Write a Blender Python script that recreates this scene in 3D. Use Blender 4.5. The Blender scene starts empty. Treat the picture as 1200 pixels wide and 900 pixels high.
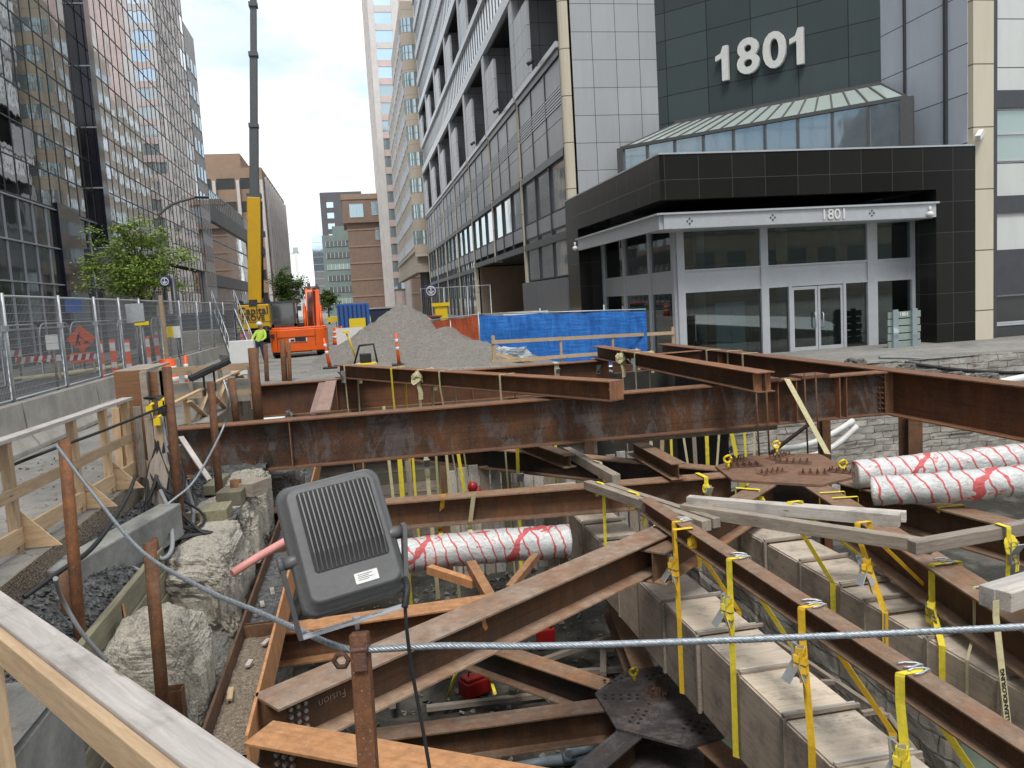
import bpy, math, random
from mathutils import Vector, Matrix, noise
random.seed(7)
V = Vector
D = bpy.data
scene = bpy.context.scene
COL = scene.collection

# ---------------------------------------------------------------- camera
F_PX, CXP, CYP = 960.0, 600.0, 450.0
CAMPOS = V((0, 0, 2.1))
_p = math.atan(100 / 960.0); _r = math.radians(3.4)
_down = V((math.cos(_p) * math.sin(_r), math.cos(_p) * math.cos(_r), math.sin(_p)))
_up = -_down
_y = V((417 - CXP, 360 - CYP, F_PX)); _y = (_y - _up * _y.dot(_up)).normalized()
_x = _y.cross(_up)
def w(v):  # camera frame (x right, y down, z forward) -> world
    return V((_x.dot(v), _y.dot(v), _up.dot(v)))
def ray(px, py): return w(V((px - CXP, py - CYP, F_PX)))
def pz(px, py, z):
    d = ray(px, py); return CAMPOS + d * ((z - 2.1) / d.z)
def pyy(px, py, y):
    d = ray(px, py); return CAMPOS + d * (y / d.y)
def pxx(px, py, x):
    d = ray(px, py); return CAMPOS + d * (x / d.x)
def pd(px, py, dist):
    return CAMPOS + ray(px, py) * (dist / F_PX)
camd = D.cameras.new('camera'); cam = D.objects.new('camera', camd); COL.objects.link(cam)
camd.sensor_width = 36; camd.lens = 28.8; camd.clip_start = 0.05; camd.clip_end = 3000
cr = w(V((1, 0, 0))); cu = w(V((0, -1, 0))); cb = w(V((0, 0, -1)))
cam.matrix_world = Matrix(((cr.x, cu.x, cb.x, 0), (cr.y, cu.y, cb.y, 0), (cr.z, cu.z, cb.z, 2.1), (0, 0, 0, 1)))
scene.camera = cam

# ---------------------------------------------------------------- materials
class NB:
    def __init__(s, name):
        s.m = D.materials.new(name); s.m.use_nodes = True
        s.t = s.m.node_tree; s.t.nodes.clear()
        s.out = s.n('ShaderNodeOutputMaterial')
        s.b = s.n('ShaderNodeBsdfPrincipled')
        s.t.links.new(s.b.outputs[0], s.out.inputs[0])
    def n(s, typ, **kw):
        o = s.t.nodes.new(typ)
        for k, v in kw.items():
            if k.startswith('i_'):
                kk = k[2:]
                kk = int(kk) if kk.isdigit() else kk.replace('_', ' ')
                s.set(o.inputs[kk], v)
            else: setattr(o, k, v)
        return o
    def set(s, inp, v):
        if hasattr(v, 'node'): s.t.links.new(v, inp)
        elif isinstance(v, tuple) and len(v) == 3 and inp.type == 'RGBA': inp.default_value = (*v, 1)
        else: inp.default_value = v
    def coord(s, scale=(1, 1, 1), attr='lc'):
        a = s.n('ShaderNodeAttribute', attribute_name=attr)
        mp = s.n('ShaderNodeMapping', i_Vector=a.outputs['Vector'], i_Scale=scale)
        return mp.outputs[0]
    def noise(s, vec, scale=5, detail=5, rough=.6, dist=0):
        return s.n('ShaderNodeTexNoise', i_Vector=vec, i_Scale=scale, i_Detail=detail, i_Roughness=rough, i_Distortion=dist).outputs[0]
    def ramp(s, fac, stops, interp='LINEAR'):
        r = s.n('ShaderNodeValToRGB'); s.set(r.inputs[0], fac)
        cr_ = r.color_ramp; cr_.interpolation = interp
        while len(cr_.elements) < len(stops): cr_.elements.new(.5)
        for e, (p, c) in zip(cr_.elements, stops):
            e.position = p
            c = (c, c, c) if isinstance(c, (int, float)) else c
            e.color = (*c, 1)
        return r.outputs[0]
    def mix(s, f, a, b, blend='MIX'):
        m = s.n('ShaderNodeMix', data_type='RGBA', blend_type=blend)
        s.set(m.inputs[0], f); s.set(m.inputs[6], a); s.set(m.inputs[7], b)
        return m.outputs[2]
    def math(s, op, a, b=0.0, c=0.0):
        m = s.n('ShaderNodeMath', operation=op)
        s.set(m.inputs[0], a); s.set(m.inputs[1], b); s.set(m.inputs[2], c)
        return m.outputs[0]
    def sep(s, vec):
        return s.n('ShaderNodeSeparateXYZ', i_Vector=vec).outputs
    def col(s, c): s.set(s.b.inputs['Base Color'], c)
    def bump(s, h, strength=.3, dist=.01):
        b = s.n('ShaderNodeBump', i_Strength=strength, i_Distance=dist, i_Height=h)
        s.t.links.new(b.outputs[0], s.b.inputs['Normal'])
    def fin(s, rough=.7, metal=0.0):
        s.set(s.b.inputs['Roughness'], rough); s.set(s.b.inputs['Metallic'], metal)
        return s.m

def plain(name, c, rough=.6, metal=0.0, var=.18, scale=3.0, bump=.12):
    n = NB(name); v = n.coord()
    f = n.noise(v, scale, 6, .62)
    f2 = n.noise(v, scale * 9, 4, .6)
    a = tuple(x * (1 - var) for x in c); b = tuple(min(1, x * (1 + var)) for x in c)
    c1 = n.ramp(f, [(.32, a), (.68, b)])
    c2 = n.mix(n.ramp(f2, [(.45, 0.0), (.75, .35)]), c1, tuple(x * .6 for x in c))
    n.col(c2)
    if bump: n.bump(f2, bump, .01)
    return n.fin(rough, metal)

def rust(name, base, orange, scale_c, amt=.5, scale=2.2, rough=.78, grey=None, dust=.28):
    """weathered steel: blotchy brown, orange blooms, faint mill scale, streaks along z"""
    n = NB(name); v = n.coord(); vs = n.coord((1.3, 1.3, .35))
    f = n.noise(v, scale, 8, .68, .4)
    f2 = n.noise(vs, scale * 2.6, 6, .7, .2)
    f3 = n.noise(v, scale * 22, 5, .7)
    c1 = n.ramp(f2, [(.3, tuple(x * .62 for x in base)), (.55, base), (.78, tuple(x * 1.5 for x in base))])
    c2 = n.mix(n.ramp(f, [(.5 - .22 * amt, 0.0), (.68 - .1 * amt, 1.0)]), c1, n.ramp(f2, [(.3, tuple(x * .6 for x in orange)), (.7, orange)]))
    if grey:
        fg = n.noise(n.coord((1, 1, .45)), scale * 1.9, 9, .8, .6)
        c2 = n.mix(n.ramp(fg, [(.50, 0.0), (.56, .9)]), c2, n.mix(f2, tuple(x * .6 for x in grey), tuple(x * 1.35 for x in grey)))
    c3 = n.mix(n.ramp(f3, [(.55, 0.0), (.8, .45)]), c2, scale_c)
    fl = n.noise(n.coord((.35, 9, 9)), 1.6, 6, .7, .3)
    c3 = n.mix(n.ramp(fl, [(.52, 0.0), (.66, .5)]), c3, tuple(x * .5 for x in base))
    c3 = n.mix(n.ramp(fl, [(.30, .55), (.42, 0.0)]), c3, orange)
    rnd_ = n.n('ShaderNodeObjectInfo').outputs['Random']
    du = n.noise(n.coord((1, 2, 2)), 1.9, 7, .75, .5)
    c3 = n.mix(n.ramp(du, [(.55, 0.0), (.70, dust)]), c3, (.26, .22, .18))
    wn = n.noise(n.coord(), 90, 2, .5)
    c3 = n.mix(n.ramp(wn, [(.66, 0.0), (.72, .5)]), c3, (.4, .36, .32))
    c3 = n.mix(1.0, c3, n.ramp(rnd_, [(0.0, (.74, .76, .80)), (.5, (1.0, 1.0, 1.0)), (1.0, (1.3, 1.22, 1.12))]), 'MULTIPLY')
    n.col(c3); n.bump(n.math('ADD', f3, f2), .45, .008)
    return n.fin(n.ramp(f, [(.3, rough - .12), (.7, min(1, rough + .1))]), 0.0)

def wood(name, light, dark, grain=1.0, rough=.8, dirt=.25):
    n = NB(name); v = n.coord((1.1, 14, 14)); v2 = n.coord((.25, 3, 3))
    f = n.noise(v, 3.0 * grain, 7, .7, .6); f2 = n.noise(v2, 4, 4, .6, .8)
    c = n.ramp(f, [(.28, dark), (.5, tuple((a + b) / 2 for a, b in zip(light, dark))), (.72, light)])
    c = n.mix(n.ramp(f2, [(.35, .0), (.75, .4)]), c, tuple(x * .8 for x in dark))
    d = n.noise(n.coord(), 2.3, 6, .7)
    c = n.mix(n.ramp(d, [(.5, 0.0), (.72, dirt * 2)]), c, (.13, .12, .11))
    # knots
    k = n.n('ShaderNodeTexVoronoi', i_Vector=n.coord((2.2, 9, 9)), i_Scale=1.0, feature='F1').outputs[0]
    c = n.mix(n.ramp(k, [(.05, .8), (.12, 0.0)]), c, (.16, .09, .05))
    c = n.mix(1.0, c, n.ramp(n.n('ShaderNodeObjectInfo').outputs['Random'], [(0.0, (.80, .80, .82)), (1.0, (1.18, 1.15, 1.10))]), 'MULTIPLY')
    n.col(c); n.bump(f, .4, .005)
    return n.fin(rough)

M = {}
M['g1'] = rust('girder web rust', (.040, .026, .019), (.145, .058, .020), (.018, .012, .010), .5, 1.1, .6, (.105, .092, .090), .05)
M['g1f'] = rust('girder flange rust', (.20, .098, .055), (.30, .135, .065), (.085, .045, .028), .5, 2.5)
M['g2'] = rust('far girder rust', (.075, .038, .022), (.18, .068, .026), (.03, .018, .014), .6, 1.2, .7, None, .08)
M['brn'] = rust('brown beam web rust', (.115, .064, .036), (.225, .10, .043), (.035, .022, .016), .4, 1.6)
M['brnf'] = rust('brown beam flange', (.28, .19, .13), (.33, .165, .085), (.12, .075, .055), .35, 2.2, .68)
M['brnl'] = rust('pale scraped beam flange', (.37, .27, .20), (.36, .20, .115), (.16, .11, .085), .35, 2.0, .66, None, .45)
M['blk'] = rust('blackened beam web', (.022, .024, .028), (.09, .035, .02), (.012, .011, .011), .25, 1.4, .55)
M['org'] = rust('orange flange rust', (.50, .25, .11), (.56, .27, .12), (.22, .11, .055), .5, 2.4)
M['post'] = rust('rusted pipe', (.125, .055, .027), (.25, .105, .038), (.05, .025, .018), .5, 6)
M['plate'] = rust('node plate steel', (.060, .055, .060), (.085, .062, .055), (.03, .026, .026), .3, 1.6, .5, (.125, .115, .115))
M['platen'] = rust('upper node plate rust', (.17, .105, .075), (.22, .12, .075), (.06, .04, .03), .4, 2.0)
M['bolt'] = rust('rusty bolts', (.12, .06, .04), (.20, .09, .05), (.05, .02, .01), .5, 9)
M['wgrey'] = wood('weathered timber', (.48, .42, .35), (.22, .18, .145))
M['wtan'] = wood('fresh lumber', (.66, .50, .33), (.42, .28, .16), dirt=.12)
M['wwhite'] = wood('sun bleached lumber', (.68, .64, .60), (.40, .37, .34), dirt=.3)
M['wrose'] = wood('reddish plank', (.46, .31, .25), (.26, .16, .13))
M['wgreen'] = wood('treated lagging', (.30, .28, .19), (.15, .14, .095))
M['ply'] = wood('duct form plywood', (.62, .53, .445), (.42, .35, .29), .6, dirt=.4)
M['plyo'] = wood('brown formply', (.36, .185, .085), (.20, .095, .045), .5, dirt=.1)
M['ply_top'] = wood('duct lid plywood', (.70, .61, .50), (.48, .41, .33), .6, dirt=.35)
M['conc'] = plain('concrete', (.38, .355, .315), .9, 0, .22, 1.6, .3)
M['concd'] = plain('shaded dark concrete', (.05, .05, .045), .6, 0, .35, 1.1, .3)  # concrete colour darkened to imitate shade deep in the pit
def floor_mat():
    n = NB('shade darkened pit floor'); v = n.coord()
    f = n.noise(v, .55, 8, .7, .6); f2 = n.noise(v, 5, 8, .75)
    c = n.ramp(f, [(.36, (.016, .018, .015)), (.5, (.04, .038, .032)), (.62, (.12, .11, .095))])  # base kept very dark to paint in the shade of the beams above
    n.col(n.mix(n.ramp(f2, [(.5, 0.0), (.7, .5)]), c, (.02, .02, .018))); n.bump(f2, .7, .03)
    return n.fin(n.ramp(f, [(.36, .06), (.46, .85)]))
M['shadefloor'] = floor_mat()
M['asph'] = plain('asphalt', (.085, .085, .085), .92, 0, .25, .6, .4)
M['dust'] = plain('dusty paving', (.27, .26, .245), .95, 0, .25, .9, .5)
M['kerb'] = plain('old concrete kerb', (.25, .25, .235), .9, 0, .35, 2.5, .5)
M['galv'] = plain('galvanised steel', (.52, .54, .56), .42, .55, .12, 8, .05)
M['dgrey'] = plain('cast grey paint', (.125, .125, .127), .45, .15, .10, 6, .06)
M['black'] = plain('black rubber', (.018, .018, .02), .6, 0, .2, 6)
M['white'] = plain('white paint', (.75, .75, .73), .5, 0, .06, 5, .02)
M['alu'] = plain('aluminium frame', (.52, .54, .57), .38, .2, .05, 3, .02)
M['alud'] = plain('dark anodised frame', (.075, .078, .086), .4, .3, .08, 3, .02)
M['orange'] = plain('orange plastic', (.85, .11, .02), .45, 0, .08, 4, .03)
M['exor'] = plain('excavator paint', (.82, .12, .008), .38, 0, .06, 2, .02)
M['yel'] = plain('crane yellow', (.80, .46, .015), .4, 0, .06, 2, .02)
M['yel2'] = plain('yellow webbing', (.86, .70, .05), .75, 0, .14, 14, .3)
M['yel3'] = plain('dusty cream webbing', (.62, .56, .33), .85, 0, .14, 14, .3)
M['yel4'] = plain('amber webbing', (.88, .55, .03), .75, 0, .12, 14, .3)
M['yelp'] = plain('yellow plastic', (.85, .62, .02), .4, 0, .08, 9, .03)
M['blue'] = plain('blue paint', (.03, .12, .42), .5, 0, .1, 4, .02)
M['red'] = plain('red plastic', (.42, .018, .018), .35, 0, .08, 6, .02)
M['pink'] = plain('pink hose', (.68, .30, .27), .5, 0, .1, 7, .03)
M['skin'] = plain('skin', (.45, .26, .18), .6)
M['hivis'] = plain('hi vis yellow green', (.55, .75, .10), .8, 0, .12, 4)
M['navy'] = plain('navy cloth', (.03, .04, .07), .9)
M['bluehose'] = plain('pale blue panel', (.62, .80, .92), .35, 0, .04, 2, .01)
M['cable'] = plain('grey cable', (.26, .27, .28), .6, 0, .1, 6)
M['slate'] = plain('grey pvc pipe', (.22, .27, .31), .45, 0, .12, 6)
M['leafp'] = plain('potted leaves', (.05, .08, .03), .7)

def rope_mat():
    n = NB('wire rope'); v = n.coord()
    x = n.sep(v)
    f = n.noise(v, 60, 4, .6)
    n.col(n.ramp(f, [(.3, (.20, .23, .26)), (.7, (.46, .50, .53))]))
    n.bump(f, .2, .002)
    return n.fin(.42, .6)
M['rope'] = rope_mat()

def foil_mat():
    n = NB('foil wrap with red tape'); v = n.coord()
    dist = n.noise(v, 1.4, 3, .6)
    x = n.sep(v)
    # wrinkled foil
    f = n.noise(n.coord((3, 5, 5)), 3.5, 7, .72, .9)
    base = n.ramp(f, [(.25, (.42, .44, .45)), (.5, (.72, .73, .72)), (.8, (.88, .88, .86))])
    # red tape wound round: slanted bands at uneven spacing
    sh = n.math('ADD', n.math('MULTIPLY', x[0], 1.0), n.math('MULTIPLY', x[1], .35))
    sh2 = n.math('ADD', sh, n.math('MULTIPLY', dist, .34))
    band = n.math('FRACT', n.math('MULTIPLY', sh2, 4.8))
    b1 = n.ramp(band, [(.0, 1.0), (.15, 0.0), (.5, 0.0), (.97, 0.0)], 'CONSTANT')
    sh3 = n.math('ADD', n.math('MULTIPLY', x[0], 1.0), n.math('MULTIPLY', x[1], -.9))
    band2 = n.math('FRACT', n.math('MULTIPLY', n.math('ADD', sh3, n.math('MULTIPLY', dist, 1.1)), .5))
    b2 = n.ramp(band2, [(.0, 1.0), (.07, 0.0), (.5, 0.0), (.97, 0.0)], 'CONSTANT')
    blot = n.ramp(n.noise(n.coord((1.2, 2.2, 2.2)), 2.0, 5, .7, .8), [(.60, 0.0), (.64, 1.0)])
    m_ = n.math('MINIMUM', n.math('ADD', n.math('ADD', b1, b2), blot), 1.0)
    redc = n.ramp(n.noise(v, 12, 4, .6), [(.3, (.62, .02, .03)), (.7, (.72, .10, .11))])
    n.col(n.mix(n.math('MULTIPLY', m_, .88), base, redc))
    n.bump(f, .8, .03)
    return n.fin(.40, .2)
M['foil'] = foil_mat()

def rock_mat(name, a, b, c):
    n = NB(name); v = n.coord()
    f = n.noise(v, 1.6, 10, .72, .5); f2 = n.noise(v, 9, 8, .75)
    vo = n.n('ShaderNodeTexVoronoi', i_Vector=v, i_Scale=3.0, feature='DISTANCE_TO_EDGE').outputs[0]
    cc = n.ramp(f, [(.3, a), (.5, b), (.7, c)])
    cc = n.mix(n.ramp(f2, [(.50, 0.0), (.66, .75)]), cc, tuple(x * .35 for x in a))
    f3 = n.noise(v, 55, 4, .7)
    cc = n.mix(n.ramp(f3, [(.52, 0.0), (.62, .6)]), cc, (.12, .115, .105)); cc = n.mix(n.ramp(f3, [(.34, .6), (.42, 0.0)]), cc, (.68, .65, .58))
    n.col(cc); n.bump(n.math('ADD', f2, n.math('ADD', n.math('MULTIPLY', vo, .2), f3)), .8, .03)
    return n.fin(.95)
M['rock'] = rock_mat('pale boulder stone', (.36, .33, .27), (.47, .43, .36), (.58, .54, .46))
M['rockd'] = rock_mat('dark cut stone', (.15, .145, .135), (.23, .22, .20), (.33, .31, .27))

def brickwall_mat():
    n = NB('rubble stone wall'); v = n.coord((1, 1, 1)); x = n.sep(v)
    vv = n.n('ShaderNodeCombineXYZ', i_X=n.math('ADD', x[0], x[1]), i_Y=x[2]).outputs[0]
    nz = n.noise(v, 2.2, 6, .7)
    br = n.n('ShaderNodeTexBrick', i_Vector=n.mix(.12, vv, n.n('ShaderNodeTexNoise', i_Vector=v, i_Scale=2.0).outputs[1]),
             i_Scale=1.0, i_Color1=(.34, .31, .27), i_Color2=(.46, .43, .38), i_Mortar=(.16, .145, .125))
    br.inputs['Brick Width'].default_value = .62; br.inputs['Row Height'].default_value = .2
    br.inputs['Mortar Size'].default_value = .016; br.inputs['Mortar Smooth'].default_value = .4
    c = n.mix(n.ramp(nz, [(.42, 0.0), (.62, .85)]), br.outputs[0], (.47, .45, .41))
    nz2 = n.noise(n.coord((1, 1, 2.5)), 1.3, 7, .72, .8)
    c = n.mix(n.ramp(nz2, [(.60, 0.0), (.66, .8)]), c, (.13, .08, .05))
    n.col(c); n.bump(n.math('ADD', n.noise(v, 6, 7, .75), n.math('MULTIPLY', br.outputs[1], -1.2)), .8, .05)
    return n.fin(.95)
M['stonewall'] = brickwall_mat()

def gravel_mat(name, dark, light, scale=28, rough=.95, big=.8):
    n = NB(name); v = n.coord()
    vo = n.n('ShaderNodeTexVoronoi', i_Vector=v, i_Scale=scale, feature='F1')
    f = n.noise(v, big, 7, .7, .5); f2 = n.noise(v, scale * .5, 5, .7)
    c = n.ramp(vo.outputs[1] if False else n.sep(vo.outputs[1])[0], [(.0, dark), (1.0, light)])
    c = n.mix(n.ramp(f, [(.35, 0.0), (.65, .7)]), c, tuple((a + b) * .42 for a, b in zip(dark, light)))
    n.col(c); n.bump(n.math('ADD', vo.outputs[0], f2), .9, .03)
    return n.fin(rough)
M['gravel'] = gravel_mat('dark crushed stone', (.03, .03, .032), (.17, .17, .17), 20)
M['sand'] = gravel_mat('sand and gravel', (.165, .152, .135), (.345, .322, .29), 30, .97, .9)
M['dirt'] = gravel_mat('brown grit', (.16, .125, .09), (.40, .33, .25), 45, .97, 1.4)

def glass_facade(name, tint=(.10, .115, .125), rough=.03, spec=.9, cell=(1.35, 1.0), warp=.02):
    """mirror-coated curtain wall: a dark coating that reflects, each pane very slightly out of true"""
    n = NB(name); v = n.coord()
    n.col(tint)
    f = n.noise(n.coord((1, 1, .6)), .55, 3, .6)
    f2 = n.noise(n.coord((.8, .8, .8)), .15, 2, .5)
    n.bump(n.math('ADD', f, f2), warp * 8, .05)
    n.b.inputs['Specular IOR Level'].default_value = 1.0
    return n.fin(rough, spec)
M['mirror'] = glass_facade('mirror curtain glass', (.66, .68, .70), .015, .96, warp=.012)
M['mirror2'] = glass_facade('darkened mirror glass', (.31, .31, .30), .015, .96, warp=.010)  # tint darkened in place of the darker buildings it should mirror
M['mirdark'] = glass_facade('black spandrel glass', (.02, .02, .035), .06, .25, warp=.01)
M['glassd'] = glass_facade('dark window glass', (.09, .10, .10), .05, .55, warp=.02)
M['glassl'] = glass_facade('pale window glass', (.42, .50, .54), .06, .6, warp=.02)
M['glassb'] = glass_facade('bright sky glass', (.60, .72, .82), .05, .85, warp=.015)
M['glassw'] = glass_facade('sky white curtain glass', (.80, .83, .86), .2, .25, warp=.01)  # near-white base imitates the sky reflected in the curtain wall
M['glassr'] = glass_facade('pale roof glazing', (.55, .64, .60), .15, .25, warp=.01)
M['glassg'] = glass_facade('green roof glazing', (.34, .42, .39), .15, .35, warp=.02)

def shop_glass():
    n = NB('clear tinted shop glass')
    n.t.nodes.remove(n.b)
    tr = n.n('ShaderNodeBsdfTransparent', i_Color=(.55, .63, .62))
    gl = n.n('ShaderNodeBsdfGlossy', i_Color=(.85, .9, .9), i_Roughness=.02)
    fr = n.n('ShaderNodeFresnel', i_IOR=1.55)
    f = n.math('ADD', fr.outputs[0], .06)
    mx = n.n('ShaderNodeMixShader', i_0=f); n.t.links.new(tr.outputs[0], mx.inputs[1]); n.t.links.new(gl.outputs[0], mx.inputs[2])
    n.t.links.new(mx.outputs[0], n.out.inputs[0])
    return n.m
M['shop'] = shop_glass()

def panels(name, c, pw, ph, line=.012, axis='x', rough=.45, var=.06, off=(0, 0), dark=(.05, .05, .05), metal=.0):
    """cladding panels with thin joints; u runs along axis, v is height"""
    n = NB(name); v = n.coord(); x = n.sep(v)
    u = {'x': x[0], 'y': x[1]}[axis]
    uu = n.math('DIVIDE', n.math('ADD', u, 500.0 + off[0]), pw); vv = n.math('DIVIDE', n.math('ADD', x[2], 100.0 + off[1]), ph)
    fu = n.math('FRACT', uu); fv = n.math('FRACT', vv)
    lu = n.math('LESS_THAN', fu, line / pw); lv = n.math('LESS_THAN', fv, line / ph)
    l = n.math('MAXIMUM', lu, lv)
    wn = n.n('ShaderNodeTexWhiteNoise', noise_dimensions='2D', i_Vector=n.n('ShaderNodeCombineXYZ', i_X=n.math('FLOOR', uu), i_Y=n.math('FLOOR', vv)).outputs[0]).outputs[0]
    stain = n.noise(n.coord((1.5, 1.5, .25)), 1.2, 6, .7)
    cc = n.mix(wn, tuple(k * (1 - var) for k in c), tuple(min(1, k * (1 + var)) for k in c))
    cc = n.mix(n.ramp(stain, [(.45, 0.0), (.8, .22)]), cc, tuple(k * .55 for k in c))
    if name.startswith('black'): n.b.inputs['Specular IOR Level'].default_value = .16
    n.col(n.mix(l, cc, dark)); n.bump(n.math('SUBTRACT', 1.0, l), .25, .01)
    return n.fin(rough, metal)
M['tile'] = panels('light grey cladding', (.42, .435, .45), 1.32, 1.45, .03, 'x')
M['tiley'] = panels('light grey cladding side', (.50, .515, .54), 1.32, 1.45, .03, 'y')  # side copy painted lighter because the sun barely reaches it
M['dark'] = panels('dark slate cladding', (.058, .078, .082), 2.35, 1.45, .04, 'x', .42, .16, dark=(.008, .008, .01))
M['bluew'] = panels('blue grey metal cladding', (.58, .62, .70), 50, 1.95, .04, 'y', .38, .05)
M['granite'] = panels('black granite cladding', (.018, .018, .017), 1.35, 1.22, .02, 'x', .22, .25, dark=(.07, .07, .065))
M['granitey'] = panels('black granite cladding side', (.018, .018, .017), 1.35, 1.22, .02, 'y', .22, .25, dark=(.07, .07, .065))
M['cream'] = panels('cream precast', (.60, .54, .42), 50, 2.45, .05, 'x', .8, .05, dark=(.15, .12, .09))
M['greypan'] = plain('grey infill panel', (.34, .355, .375), .42, .2, .1, .6, .02)
M['greyfas'] = panels('grey fascia metal', (.16, .165, .185), 3.1, 40, .03, 'y', .45, .05)
M['whitepan'] = panels('white wall panel', (.62, .64, .62), 50, 1.9, .04, 'x', .5, .03)
M['beige'] = panels('beige precast facade', (.42, .36, .29), 4.0, 1.9, .05, 'y', .85, .08, dark=(.2, .17, .13))
M['beigex'] = panels('beige precast front', (.42, .36, .29), 4.0, 1.9, .05, 'x', .85, .08, dark=(.2, .17, .13))
M['tower'] = plain('pale tower precast', (.62, .59, .57), .8, 0, .08, .3, .02)
M['brick'] = plain('brown brick', (.25, .175, .135), .9, 0, .12, .8, .1)
M['brick2'] = plain('tan brick', (.34, .235, .17), .9, 0, .1, .8, .1)
M['darkgrey'] = plain('grey tower cladding', (.12, .115, .125), .8, 0, .1, .3, .02)
M['midband'] = plain('grey concrete band', (.24, .235, .235), .8, 0, .1, .3, .02)
M['greengl'] = plain('green grey cladding', (.20, .255, .235), .6, 0, .12, .5, .02)
M['roof'] = plain('roof grey', (.2, .2, .2), .9)
M['pinkt'] = plain('pink granite', (.60, .47, .44), .6, 0, .1, .3, .02)
M['void'] = plain('unlit interior shade', (.03, .03, .03), .9)  # near black imitates the shade inside unlit rooms and recesses
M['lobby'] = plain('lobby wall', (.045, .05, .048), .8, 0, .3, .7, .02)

def tarp_mat(name, c, lo):
    n = NB(name); v = n.coord()
    f = n.noise(n.coord((2.5, 2.5, .6)), 2.2, 6, .65, .7)
    f2 = n.noise(n.coord((1, 1, 6)), 1.5, 4, .6)
    n.col(n.mix(n.ramp(f, [(.35, 0.0), (.7, 1.0)]), lo, c)); n.bump(n.math('ADD', f, f2), .5, .06)
    n.b.inputs['Transmission Weight'].default_value = 0.0
    return n.fin(.5)
M['tarpb'] = tarp_mat('blue tarpaulin', (.03, .22, .66), (.015, .12, .46))
M['tarpo'] = tarp_mat('orange tarpaulin', (.80, .17, .06), (.60, .11, .04))
M['wrap'] = plain('crumpled plastic', (.42, .47, .5), .4, 0, .3, 6, .5)

def leaf_mat(name, a, b):
    n = NB(name); v = n.coord()
    f = n.noise(v, 1.4, 4, .6)
    f2 = n.noise(v, 14, 2, .5)
    n.col(n.mix(f2, n.ramp(f, [(.3, a), (.7, b)]), b))
    n.b.inputs['Subsurface Weight'].default_value = 0
    return n.fin(.6)
M['leaf'] = leaf_mat('locust leaves', (.09, .155, .028), (.26, .36, .06))
M['leaf2'] = leaf_mat('maple leaves', (.045, .085, .02), (.13, .20, .04))
M['bark'] = plain('bark', (.10, .08, .06), .95)

# ---------------------------------------------------------------- objects
ROOT = {}
def setp(o, label=None, cat=None, group=None, kind=None):
    if label: o['label'] = label
    if cat: o['category'] = cat
    if group: o['group'] = group
    if kind: o['kind'] = kind
    return o
def thing(name, label, cat, loc, group=None):
    o = D.objects.new(name, None); COL.objects.link(o); o.location = loc
    o.empty_display_size = .2
    ROOT[o] = V(loc)
    return setp(o, label, cat, group)

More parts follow.
